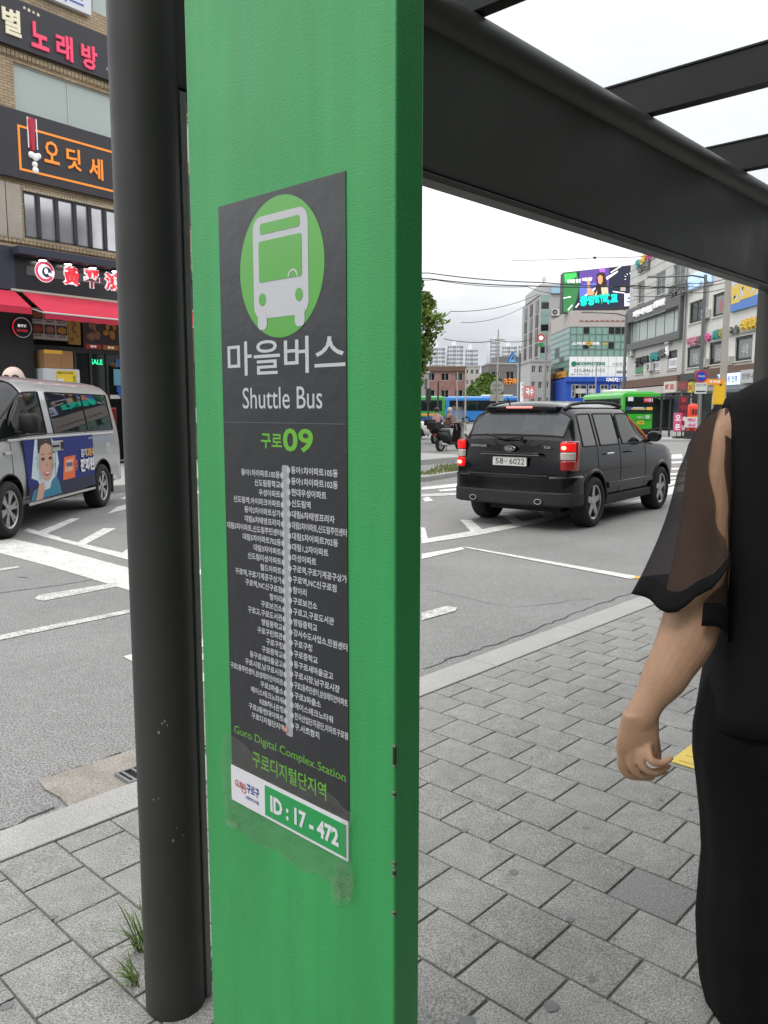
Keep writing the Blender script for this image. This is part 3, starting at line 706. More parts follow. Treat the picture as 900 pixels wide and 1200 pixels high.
for j in (2, 3, 4):
    tg[(5, j)] = 'door_r'; tg[(6, j)] = 'door_f'; tg[(7, j)] = 'door_f'; tg[(8, j)] = 'door_f'
for j in (3, 4): tg[(4, j)] = 'door_r'
sp = {'body': ('body', black_paint, 0, None), 'rearglass': ('rear_window', reargl, .012, trim), 'win_q': ('window', darkgl, .012, trim), 'win_r': ('window', darkgl, .012, trim),
      'win_f': ('window', cargl, .012, trim), 'wind': ('windshield', cargl, .012, trim), 'door_r': ('door', black_paint, .005, seam), 'door_f': ('door', black_paint, .005, seam)}
SP = shell(suv, st, tg, [(WX, .345, .415, .5, 1.1), (WX + WB, .345, .41, .5, 1.1)], sp, crease_rings=(0,), crease_rows=((5, .5), (4, .15), (6, .55)))
for sx in (WX, WX + WB):
    wheel(suv, sx, -WY, .345, .235, .235, -1, 5); wheel(suv, sx, WY, .345, .235, .235, 1, 5)
MB().box(.5, 3.9, -.55, .55, .2, .34).build('underbody', cabin, suv)
for y in (-.36, .36):
    s_ = MB().box(1.8, 2.25, y - .24, y + .24, .45, .65).box(1.72, 1.88, y - .23, y + .23, .6, 1.16).box(1.75, 1.85, y - .13, y + .13, 1.17, 1.36); s_.build('seat', seatm, suv, bevel=.04)
MB().box(1.05, 1.2, -.62, .62, .5, 1.15).box(1.08, 1.18, -.5, -.26, 1.16, 1.3).box(1.08, 1.18, .26, .5, 1.16, 1.3).build('rear_bench', seatm, suv, bevel=.04)
MB().tube([(2.95, .36, .95), (2.85, .36, 1.0)], .02, 8).build('steering_column', trim, suv)
bp_ = [(.62, .925), (.3, .93), (.12, .9), (.02, .78), (-.035, .45), (-.05, 0), (-.035, -.45), (.02, -.78), (.12, -.9), (.3, -.93), (.62, -.925), (.62, -.8), (.3, -.8), (.16, -.6), (.16, .6), (.3, .8), (.62, .8)]
bp_ = [(a if abs(b) < .8 or a < .5 else .44, b) for a, b in bp_]
bmp = MB().prism(bp_, .47, .735).build('rear_bumper', black_paint, suv, bevel=.035, seg=4)
MB().prism([(a - (.012 if a < .2 else -.01), b * 1.003) for a, b in bp_], .33, .53).build('bumper_skirt', greyplast, bmp, bevel=.03, seg=3)
MB().box(-.052, .02, -.62, .62, .716, .742).build('bumper_step', greyplast, bmp, bevel=.008)
for y in (.5, -.5):
    e_ = MB().tube([(.05, y, .40), (-.075, y, .40)], (.055, .038), 18).build('exhaust_tip', chrome, suv, smooth=40)
    MB().tube([(-.0735, y, .40), (-.0765, y, .40)], (.043, .028), 16).build('exhaust_bore', seam, e_)
for sg in (1, -1):
    poly = [(.10, .725), (.06, .76), (.075, .835), (.15, .893), (.30, .908), (.33, .88), (.2, .8)]
    poly = [(a, sg * b) for a, b in poly]
    tl = lens(suv, 'taillight', poly, .795, 1.19, redlens, .018)
    pin = [(a + (-.012 if i < 4 else 0), b + sg * (.006 if i in (3, 4) else 0)) for i, (a, b) in enumerate(poly)]; pin = pin[:4] + [(.2, sg * .905), (.2, sg * .8)]
    lens(tl, 'brake_lens', pin, 1.055, 1.17, redlit, .012)
    lens(tl, 'reverse_lens', pin, .945, 1.045, clearlens, .01)
    lens(tl, 'lower_lens', pin, .81, .935, redlit if sg > 0 else redlens, .012)
    MB().sphere((.043, sg * .80, 1.105 if sg < 0 else .87), (.02, .035, .025)).build('bulb_glow', hotlit, tl, smooth=60)
pl = MB().box(.045, .075, -.262, .262, .845, .965).build('number_plate', platem, suv, bevel=.004)
def rearM(mb_, s, y, z, h, w=None, bold=0., x=.0445, depth=0.): 
    T(mb_, s, 0, 0, h, w, 0, 'c', bold, depth, fn=lambda a, b, c: (x + b, y - a, z + c)); return mb_
MB().box(.042, .046, -.268, .268, .84, .846).box(.042, .046, -.268, .268, .964, .97).box(.042, .046, -.268, -.262, .84, .97).box(.042, .046, .262, .268, .84, .97).build('plate_frame', trim, pl)
t = MB(); rearM(t, '58', .155, .905, .078, .125, .01); rearM(t, '너', .055, .905, .045, .04, .01); rearM(t, '6022', -.115, .905, .078, .23, .01); t.build('lettering', inkm, pl)
MB().box(.0, .1, -.46, .46, 1.0, 1.022).prism([(.0, -.46), (.1, -.46), (.1, .46), (.0, .46)], 1.012, 1.03).build('tailgate_handle', black_paint, suv, bevel=.008)
MB().box(.022, .1, -.455, .455, .995, 1.0).build('chrome_strip', chrome, suv)
t = MB().loft([[(.045 + d, .088 * q * math.cos(k * .314), 1.078 + .04 * q * math.sin(k * .314)) for k in range(20)] for d, q in ((0.03, 1.), (-.005, 1.), (-.01, .93))]).build('emblem', chrome, suv, smooth=40)
q_ = MB().poly([(.0335, .078 * math.cos(k * .314), 1.078 + .032 * math.sin(k * .314)) for k in range(20)]).build('emblem_field', trim, t)
rearM(MB(), 'KIA', 0, 1.078, .036, .11, .03, .0325).build('lettering', chrome, t)
t = MB(); rearM(t, 'SPORTAGE', .50, 1.105, .03, .25, .02, .06); rearM(t, 'TLX', -.55, 1.105, .03, .1, .02, .06); t.build('badge_lettering', chrome, suv)
MB().tube([(.085, .11, 1.2), (.075, -.16, 1.235), (.1, -.18, 1.245)][::-1] + [(.115, .40, 1.262)], [.012, .014, .016, .012], 8).build('rear_wiper', trim, suv, smooth=60)
MB().tube([(.075, -.16, 1.17), (.068, -.17, 1.235)], .022, 8).build('wiper_hub', trim, suv, smooth=60)
for y in (.42, -.42): MB().box(.34, .46, y - .045, y + .045, 1.55, 1.61).build('window_hinge', trim, suv, bevel=.02)
MB().prism([(.34, -.55), (.3, -.3), (.29, 0), (.3, .3), (.34, .55), (.65, .56), (.65, -.56)], 1.575, 1.645).build('roof_spoiler', black_paint, suv, bevel=.02, seg=3)
MB().box(.285, .31, -.2, .2, 1.614, 1.64).build('high_brake_light', mat('high brake light', (.95, .22, .2), .3, emit=1.3), suv, bevel=.006)
for sg in (1, -1):
    MB().tube([(.45, sg * .60, 1.6), (.6, sg * .62, 1.66), (.9, sg * .63, 1.685), (1.5, sg * .63, 1.695), (2.05, sg * .63, 1.68), (2.3, sg * .63, 1.64)], [(.03, .02), (.03, .02), .022, .022, .022, (.03, .02)], 10).build('roof_rail', greyplast, suv, smooth=60)
    MB().tube([(2.80, sg * .84, 1.12), (2.78, sg * .95, 1.14)], .03, 8).build('mirror_arm', trim, suv)
    mm = MB().sphere((2.77, sg * 1.01, 1.19), (.075, .115, .085)).build('side_mirror', black_paint, suv, smooth=60)
    MB().poly([(2.695, sg * 1.01 + .09 * math.cos(k * .52), 1.19 + .065 * math.sin(k * .52)) for k in range(12)]).build('mirror_glass', chrome, mm)
    for x in (1.22, 1.98): MB().tube([(x, sg * .905, .985), (x + .02, sg * .935, .99), (x + .17, sg * .935, .995), (x + .19, sg * .905, .99)], .013, 8).build('door_handle', chrome if x < 1.5 else black_paint, suv, smooth=60)
    MB().box(1.28, 3.02, sg * .905 - .018, sg * .905 + .018, .5, .585).build('door_moulding', black_paint, suv, bevel=.01)
    MB().box(1.26, 3.05, sg * .86 - .03, sg * .86 + .04, .27, .4).build('side_sill', greyplast, suv, bevel=.02)
    for cx_ in (WX, WX + WB):
        a0, a1 = (4, 176)
        MB().tube([(cx_ + .43 * math.cos(R(a)), sg * .885, .345 + .43 * math.sin(R(a))) for a in range(a0, a1 + 1, 8)], (.028, .03), 8).build('arch_trim', black_paint, suv, smooth=60)
    MB().prism([(4.2, sg * .7), (4.27, sg * .66), (4.1, sg * .845), (4.0, sg * .85)], .76, .9).build('headlight', clearlens, suv, bevel=.015)
MB().tube([(2.36, -.735, 1.475), (2.70, -.80, 1.285), (2.95, -.845, 1.13)], (.008, .028), 8).build('window_lining', orange_tr, suv, smooth=60)
MB().tube([(1.82, -.735, 1.5), (1.80, -.85, 1.19)], (.012, .03), 6).build('pillar_trim', trim, suv)
MB().tube([(.55, .28, 1.655), (.45, .285, 1.78)], [.012, .004], 8).build('antenna', trim, suv)
MB().box(4.29, 4.36, -.5, .5, .62, .82).build('grille', trim, suv, bevel=.01)

# ------------------------------------------------------------------ silver van with an advertisement on its side
fw, rwv = gr(12, 631), gr(124, 593.5)
hd = math.atan2((fw - rwv).y, (fw - rwv).x)
van = thing('van', 'silver passenger van with a blue headscarf advertisement on its side', 'van')
van.rotation_euler.z = hd
VX, VY, VWB = 1.03, .955, 3.2
hv = Vector((math.cos(hd), math.sin(hd), 0)); lv = Vector((-math.sin(hd), math.cos(hd), 0))
mid = (fw + rwv) / 2
van.location = mid - hv * (VX + VWB / 2) - lv * VY
B = [(0, .28), (.75, .28), (.92, .38), (.96, .68), (.955, .98), (.935, 1.235), (.825, 1.82), (.71, 1.955), (.4, 2.025), (0, 2.045)]
st = [
 sect(.03, {0: (0, .42), 1: (.66, .42), 2: (.82, .46), 3: (.86, .7), 4: (.86, .95), 5: (.84, 1.22), 6: (.74, 1.78), 7: (.64, 1.89), 8: (.35, 1.95), 9: (0, 1.965)}, {6: .1, 7: .14, 8: .15, 9: .15}),
 sect(.14, {5: (.92, 1.235), 6: (.81, 1.81), 7: (.70, 1.945), 8: (.4, 2.01), 9: (0, 2.03)}, {6: .08, 7: .1, 8: .1, 9: .1}),
 sect(.42), sect(1.55, {}, {}), sect(1.62), sect(2.82), sect(3.02),
 sect(3.58, {6: (.82, 1.8), 7: (.70, 1.935), 8: (.4, 2.0), 9: (0, 2.02)}, {6: -.03, 7: -.06, 8: -.08, 9: -.09}),
 sect(4.12, {5: (.925, 1.215), 6: (.845, 1.51), 7: (.72, 1.6), 8: (.4, 1.66), 9: (0, 1.68)}, {6: -.05, 7: -.05, 8: -.05, 9: -.05}),
 sect(4.48, {5: (.905, 1.18), 6: (.83, 1.265), 7: (.7, 1.3), 8: (.4, 1.325), 9: (0, 1.335)}),
 sect(4.80, {4: (.93, .9), 5: (.87, 1.02), 6: (.78, 1.07), 7: (.66, 1.095), 8: (.38, 1.115), 9: (0, 1.12)}),
 sect(5.02, {0: (0, .32), 1: (.7, .32), 2: (.83, .42), 3: (.86, .66), 4: (.84, .83), 5: (.78, .92), 6: (.7, .955), 7: (.6, .97), 8: (.34, .985), 9: (0, .99)}),
 sect(5.12, {0: (0, .38), 1: (.55, .38), 2: (.66, .45), 3: (.68, .62), 4: (.66, .76), 5: (.62, .83), 6: (.56, .855), 7: (.48, .87), 8: (.27, .88), 9: (0, .885)}),
]
tg = {(2, 5): 'win_a', (4, 5): 'win_b', (6, 5): 'win_c', (7, 5): 'win_c', (8, 5): 'win_c'}
for j in (6, 7, 8): tg[(7, j)] = tg[(8, j)] = 'wind'
for j in (2, 3, 4):
    tg[(4, j)] = 'door_s'; tg[(5, j)] = tg[(6, j)] = tg[(7, j)] = 'door_f'
for j in (7, 8): tg[(0, j)] = 'body'
tg[(3, 5)] = 'win_b'
sp = {'body': ('body', silver_paint, 0, None), 'win_a': ('window', darkgl, .012, trim), 'win_b': ('window', darkgl, .012, trim), 'win_c': ('window', cargl, .014, trim), 'wind': ('windshield', cargl, .014, trim),
      'door_s': ('sliding_door', silver_paint, .005, seam), 'door_f': ('door', silver_paint, .005, seam)}
shell(van, st, tg, [(VX, .35, .43, .55, 1.15), (VX + VWB, .35, .43, .55, 1.15)], sp, crease_rings=(0,), crease_rows=((5, .5), (6, .5), (7, .2)))
for sx in (VX, VX + VWB):
    wheel(van, sx, VY, .35, .225, .235, 1, 6, True); wheel(van, sx, -VY, .35, .225, .235, -1, 6, True)
MB().box(.5, 4.8, -.6, .6, .22, .36).build('underbody', cabin, van)
for y in (-.42, .42): MB().box(3.0, 3.5, y - .25, y + .25, .6, .8).box(2.9, 3.08, y - .24, y + .24, .75, 1.38).build('seat', seatm, van, bevel=.04)
MB().box(1.7, 1.9, -.7, .7, .7, 1.4).box(.8, 1.0, -.7, .7, .7, 1.4).build('rear_bench', seatm, van, bevel=.04)
for sg in (1, -1):
    mm = MB().loft([[(x, sg * (.985 + a * .115 * f), 1.40 + b * .125 * f) for a, b in ((-.8, -1), (.6, -1), (1, -.7), (1, .6), (.6, 1), (-.7, 1), (-1, .6), (-1, -.6))] for x, f in ((3.93, .75), (3.9, 1.), (3.80, 1.), (3.79, .9))]).build('side_mirror', trim, van, smooth=50)
    mm.location.y = sg * .09
    MB().tube([(3.9, sg * .9, 1.28), (3.88, sg * 1.03, 1.295)], (.03, .02), 8).build('mirror_arm', trim, van)
    MB().tube([(x_, sg * y_, z_) for x_, y_, z_ in ((4.05, .893, 1.38), (3.9, .868, 1.52), (3.65, .83, 1.70), (3.4, .815, 1.76), (3.05, .81, 1.775))], (.006, .03), 8).build('rain_visor', mat('smoked visor', (.05, .05, .052), .25), van, smooth=60)
    MB().box(1.42, 3.75, sg * .955 - .02, sg * .955 + .012, .335, .37).build('sill_strip', chrome, van)
    MB().box(4.15, 4.3, sg * .962 - .01, sg * .962 + .008, 1.02, 1.06).build('side_repeater', clearlens, van, bevel=.006)
    MB().prism([(4.55, sg * .93), (4.85, sg * .87), (5.02, sg * .7), (4.95, sg * .6)], .82, 1.0).build('headlight', clearlens, van, bevel=.02)
    MB().tube([(x_, sg * .955, 1.195) for x_ in (.5, 4.2)], (.006, .018), 6).build('belt_moulding', mat('bright moulding', (.75, .75, .75), .3, .6), van)
    MB().box(.55, .6, sg * .8 - .12, sg * .8 + .15, .2, .5).build('mud_flap', rubber, van)
    MB().prism([(-.005, sg * .7), (.02, sg * .83), (.1, sg * .89), (.12, sg * .8)], 1.0, 1.6).build('taillight', redlens, van, bevel=.01)
MB().box(-.04, .35, -.9, .9, .36, .62).build('rear_bumper', silver_paint, van, bevel=.05, seg=3)
# the advertisement: flat print on the left side; (a, z) with a = distance behind the front edge of the print
adb = mat('advert blue', (.008, .02, .17), .45, spec=.25); skin_p = mat('advert skin', (.56, .33, .24), .4); hair_p = mat('advert hair', (.018, .012, .01), .5); scarf_p = mat('advert scarf', (.55, .66, .70), .45, var=.3, vscale=45)
teal_p = mat('advert teal', (.01, .18, .30), .4); orange_p = mat('advert orange', (.75, .13, .02), .4); wht_p = mat('advert white', (.75, .75, .78), .4); yel_p = mat('advert yellow', (.85, .48, .05), .4); lip_p = mat('advert lips', (.55, .06, .05), .4); dkskin = mat('advert cheek', (.45, .24, .17), .4)
AX = 3.83
def q(a, z, k=0): return (AX - a * 1.1, .968 + .0016 * k, .385 + (z - .385) * 1.08)
def ad(name, pts, m_, k=1): return MB().poly([q(a, z, k) for a, z in pts]).build(name, m_, adv)
def ell(a, z, ra, rz, n=24, t0=0, t1=360): return [(a + ra * math.cos(R(t0 + (t1 - t0) * i / n)), z + rz * math.sin(R(t0 + (t1 - t0) * i / n))) for i in range(n if t1 - t0 == 360 else n + 1)]
adv = MB().poly([q(a, z) for a, z in ((0, 1.125), (2.16, 1.125), (2.2, .40), (.1, .385), (.06, .7))]).build('advertisement', adb, van)
ad('shade_panel', [(.1, .385), (2.2, .40), (2.19, .56), (.09, .56)], mat('advert dark blue', (.015, .02, .06), .45, spec=.25), .5)
ad('shoulders', [(.12, .385), (.2, .5), (.42, .56), (.6, .5), (.86, .64), (.95, .56), (1.02, .40)], teal_p, 1)
ad('headscarf', [(.33, .62), (.16, .66), (.2, .8), (.26, 1.0), (.30, 1.122), (.78, 1.122), (.92, .98), (.96, .8), (.88, .66), (.72, .58), (.66, .5), (.42, .48)], scarf_p, 2)
ad('hair', [(.36, .95), (.37, 1.122), (.76, 1.122), (.83, .93)], hair_p, 3)
ad('face', ell(.59, .86, .205, .245), skin_p, 4); ad('chin', ell(.585, .72, .155, .125), skin_p, 4.2)
for a in (.44, .74): ad('cheek', ell(a, .77, .055, .04, 12), mat('advert blush', (.6, .29, .21), .4), 5)
ad('face_shade', [(.75, .98), (.795, .86), (.76, .73), (.69, .63), (.735, .74), (.765, .86)], dkskin, 5)
ad('hair_parting', [(.37, .98), (.4, 1.1), (.74, 1.1), (.82, .97), (.74, 1.035), (.6, 1.07), (.45, 1.04)], hair_p, 5)
for a in (.49, .70):
    ad('eye', ell(a, .875, .05, .02, 12), hair_p, 6); ad('eyebrow', [(a - .065, .925), (a, .945), (a + .065, .925), (a, .933)], hair_p, 6)
ad('nose', [(.565, .79), (.6, .775), (.64, .79), (.605, .83)], dkskin, 6)
ad('lips', ell(.59, .71, .085, .05, 16, 180, 360), lip_p, 6); ad('teeth', [(.525, .705), (.655, .705), (.635, .688), (.545, .688)], wht_p, 7)
for a, b in ((.40, .72), (.34, .86), (.84, .72), (.85, .86)): ad('scarf_fold', [(a - .02, b - .1), (a + .015, b - .1), (a + .03, b + .08), (a - .005, b + .09)], mat('advert scarf fold', (.38, .5, .56), .45), 4.6)
ad('forearm', [(.24, .385), (.34, .56), (.46, .6), (.52, .52), (.42, .385)], skin_p, 4.4)
def adt(s, a, z, h, w_, m_, bold=.03, sh=0.): 
    mb_ = MB(); T(mb_, s, 0, 0, h, w_, 0, 'c', bold, shear=sh, fn=lambda x, y, z_: q(a + x, z + z_, 8)); return mb_.build('lettering', m_, adv)
ad('medicine_box', [(1.06, .56), (1.12, .86), (1.5, .87), (1.46, .57)], orange_p, 3); ad('box_face', [(1.13, .66), (1.17, .82), (1.42, .825), (1.40, .67)], mat('advert pale orange', (.75, .4, .3), .4), 4)
adt('판피린', 1.28, .755, .06, .2, navy, .03); adt('큐', 1.5, .73, .14, .1, orange_p); 
adt('감기', 1.78, .885, .115, .2, wht_p); adt('고민시', 2.02, .885, .115, .24, yel_p, .04); adt('판피린', 1.90, .715, .19, .5, wht_p, .05); adt('동아제약', 2.05, 1.08, .03, .16, wht_p, .0)
mb = MB(); T(mb, '한방', 0, 0, .12, .16, bold=.01, fn=lambda x, y, z: (.78 - x, .962, .98 + z)); T(mb, '스튜디오', 0, 0, .05, .2, bold=.01, fn=lambda x, y, z: (.70 - x, .962, .90 + z)); mb.build('lettering', wht_p, van)
hp = MB().prism(rr(2.62, 3.0, 1.0, 1.14, .02), .955, .985, 'y').build('handle_plate', silver_paint, van, bevel=.006)
MB().box(2.78, 2.98, .97, 1.0, 1.055, 1.085).box(2.64, 2.70, .97, 1.0, 1.02, 1.12).build('door_handle', trim, hp, bevel=.006)
# ------------------------------------------------------------------ white car far left
wc = thing('parked_car', 'white car behind the parked black scooter, partly hidden by the green post', 'car', (0, 0, 0))
p = gr(509, 515); wc.location = (p.x - 4.25, p.y + .9, 0); wc.rotation_euler.z = 0
B = [(0, .22), (.65, .22), (.80, .3), (.84, .5), (.835, .72), (.80, .92), (.66, 1.33), (.58, 1.42), (.33, 1.47), (0, 1.48)]
st = [sect(.05, {1: (.5, .3), 2: (.6, .36), 3: (.7, .55), 4: (.7, .72), 5: (.66, .9), 6: (.58, .93), 7: (.5, .94), 8: (.3, .95), 9: (0, .95), 0: (0, .3)}), sect(.35, {6: (.68, 1.0), 7: (.58, 1.02), 8: (.3, 1.03), 9: (0, 1.03)}), sect(.8, {6: (.66, 1.3), 7: (.58, 1.38), 8: (.33, 1.42), 9: (0, 1.43)}), sect(1.1), sect(1.9), sect(1.98), sect(2.6), sect(3.3, {6: (.74, .97), 7: (.62, 1.0), 8: (.34, 1.02), 9: (0, 1.02)}),
      sect(4.0, {4: (.8, .68), 5: (.76, .8), 6: (.7, .84), 7: (.58, .86), 8: (.3, .88), 9: (0, .88)}), sect(4.22, {0: (0, .3), 1: (.5, .3), 2: (.62, .36), 3: (.66, .5), 4: (.64, .62), 5: (.6, .7), 6: (.54, .73), 7: (.46, .74), 8: (.26, .75), 9: (0, .75)})]
tg = {(3, 5): 'win_a', (5, 5): 'win_b', (6, 5): 'win_b'}
for j in (6, 7, 8): tg[(6, j)] = 'wind'; tg[(1, j)] = 'rear'
for j in (2, 3, 4): tg[(3, j)] = 'door_a'; tg[(5, j)] = tg[(4, j)] = 'door_b'
shell(wc, st, tg, [(.75, .3, .36, .45, 1.), (3.35, .3, .36, .45, 1.)], {'body': ('body', white_paint, 0, None), 'win_a': ('window', cargl, .012, trim), 'win_b': ('window', cargl, .012, trim), 'wind': ('windshield', cargl, .012, trim), 'rear': ('rear_window', cargl, .012, trim), 'door_a': ('door', white_paint, .005, seam), 'door_b': ('door', white_paint, .005, seam)}, crease_rings=(0,), crease_rows=((5, .3),))
for x in (.75, 3.35):
    for sg in (1, -1): wheel(wc, x, sg * .84, .3, .19, .2, sg, 7)
for sg in (1, -1):
    MB().sphere((2.62, sg * .93, 1.0), (.07, .1, .07)).build('side_mirror', white_paint, wc, smooth=60)
    MB().prism([(3.95, sg * .78), (4.15, sg * .68), (4.2, sg * .5), (4.0, sg * .6)], .62, .76).build('headlight', clearlens, wc, bevel=.02)
MB().box(.5, 3.8, -.5, .5, .16, .3).build('underbody', cabin, wc)
# ------------------------------------------------------------------ buses
busgl = glass('bus glass', (.015, .02, .022), .04, .2, (.4, .45, .45))
def bus(name, label, loc, rz, Lb, Wb, Hb, m_body, m_low, nwin, group=None):
    b = thing(name, label, 'bus', loc, rz, group)
    zl = .32
    MB().prism(rr(-Wb / 2, Wb / 2, zl, Hb - .08, .16), 0, Lb, 'x').build('body', m_body, b, bevel=.05, seg=3)
    MB().prism([(-Wb / 2 + .15, Hb - .1), (Wb / 2 - .15, Hb - .1), (Wb / 2 - .4, Hb + .0), (-Wb / 2 + .4, Hb + .0)], .3, Lb - .3, 'x').build('roof', m_body, b, bevel=.04)
    MB().box(Lb * .35, Lb * .65, -Wb / 2 + .35, Wb / 2 - .35, Hb - .05, Hb + .18).build('roof_unit', white_paint, b, bevel=.08, seg=3)
    MB().box(.02, Lb - .02, -Wb / 2 - .006, Wb / 2 + .006, zl + .02, zl + .5).build('lower_band', m_low, b, bevel=.02)
    z0, z1 = zl + (Hb - zl) * .42, zl + (Hb - zl) * .82
    for sg in (1, -1):
        for k in range(nwin):
            a, c = .35 + (Lb - .7) * k / nwin + .04, .35 + (Lb - .7) * (k + 1) / nwin - .04
            f = MB().box(a - .03, c + .03, sg * Wb / 2 - .01, sg * Wb / 2 + .012 * sg + (.0 if sg > 0 else .0), z0 - .03, z1 + .03).build('window', trim, b)
            MB().box(a, c, sg * (Wb / 2 + .013) - .002, sg * (Wb / 2 + .013) + .002, z0, z1).build('pane', busgl, f)
    for x in (Lb * .2, Lb * .78):
        for sg in (1, -1): wheel(b, x, sg * (Wb / 2 + .005), .42, .26, .27, sg, 8)
    rg = MB().prism(rr(-Wb / 2 + .16, Wb / 2 - .16, z0 + .06, z1 + .1, .06), -.012, .02, 'x').build('rear_window', busgl, b)
    MB().prism(rr(-Wb / 2 + .08, Wb / 2 - .08, z0 - .1, z1 + .12, .06), Lb - .02, Lb + .012, 'x').build('windshield', busgl, b)
    for sg in (1, -1):
        MB().box(-.015, .03, sg * (Wb / 2 - .12) - .06, sg * (Wb / 2 - .12) + .06, zl + .28, zl + .56).build('taillight', redlens, b, bevel=.01)
        MB().box(Lb - .03, Lb + .015, sg * (Wb / 2 - .3) - .14, sg * (Wb / 2 - .3) + .14, zl + .25, zl + .42).build('headlight', clearlens, b, bevel=.01)
    MB().box(-.04, .2, -Wb / 2 + .04, Wb / 2 - .04, zl - .1, zl + .16).build('rear_bumper', trim, b, bevel=.03)
    MB().box(.4, Lb - .3, -Wb / 2 + .15, Wb / 2 - .15, .22, .4).build('underbody', cabin, b)
    return b
def rear_text(parent, mb_, s, y, z, h, w_, m_, x=-.02, bold=.02):
    T(mb_, s, 0, 0, h, w_, 0, 'c', bold, fn=lambda a, b, c: (x, y - a, z + c)); return mb_.build('lettering', m_, parent)
gbody = mat('bus green', (.045, .42, .03), .35, coat=.4, var=.05); blueb = mat('bus blue', (.02, .19, .55), .35, coat=.4, var=.05); dgreen = mat('bus dark green', (.03, .25, .06), .4, coat=.3)
gb_hd = 91.0; q0, q1 = gr(728, 512.5), gr(773, 512.5)
bx = (q0 + q1) / 2; Wg = (q1 - q0).length
b1 = bus('village_bus', 'green village bus number 01 seen from behind past the roof of the black car', (bx.x, bx.y, 0), R(gb_hd), 8.6, Wg, 2.6, gbody, gbody, 5)
pb = MB().box(-.03, -.005, -.62, -.1, 1.98, 2.24).build('route_board', mat('route board red', (.55, .04, .07), .5), b1)
rear_text(pb, MB(), '구로', -.23, 2.11, .1, .2, wht_p, -.034); rear_text(pb, MB(), '01', -.48, 2.11, .2, .24, wht_p, -.034)
MB().box(-.025, -.008, .5, .8, 2.05, 2.28).build('notice', wht_p, b1)
ab = MB().box(-.02, .0, -.95, .9, 1.54, 1.72).build('advert_board', mat('advert strip blue', (.05, .09, .2), .5), b1)
MB().box(-.026, -.021, -.93, -.28, 1.55, 1.71).build('advert_yellow', yel_p, ab); MB().box(-.026, -.021, -.22, .6, 1.56, 1.64).build('advert_gold', mat('advert gold', (.55, .42, .12), .5), ab); MB().box(-.028, -.0265, -.1, .5, 1.65, 1.7).build('advert_white', wht_p, ab)
rear_text(b1, MB(), '마을버스', .05, 1.14, .09, .42, wht_p); pn = MB().box(-.02, 0, -.46, -.26, 1.06, 1.24).build('letter_badge', wht_p, b1); rear_text(pn, MB(), 'G', -.36, 1.15, .13, .1, dgreen, -.024)
ypl = MB().box(-.02, .0, -.16, .22, .74, .94).build('number_plate', plateyel, b1); rear_text(ypl, MB(), '7044', .03, .84, .1, .26, inkm, -.024)
MB().box(-.03, .0, -.75, .75, .98, 1.0).box(-.03, .0, -.8, .8, 1.42, 1.44).build('engine_lid_edge', dgreen, b1)
pA, pB = at(523, 470, 92), at(640, 470, 92)
b2 = bus('city_bus', 'blue city bus crossing behind the scooters, its long side to the camera', (pA.x, 92 + 1.25, 0), 0, 11.6, 2.5, 3.05, blueb, blueb, 7)
pC = at(522, 470, 86)
b3 = bus('city_bus', 'green city bus with a blue lower band, just left of the blue bus', (pC.x - 11, 86 + 1.25, 0), 0, 11, 2.5, 3.0, dgreen, mat('bus band blue', (.03, .07, .3), .4), 7)
mb = MB(); mb.box(8.2, 9.9, -1.275, -1.262, .95, 1.15).build('side_sign', mat('bus amber', (.7, .3, .05), .5), b3)
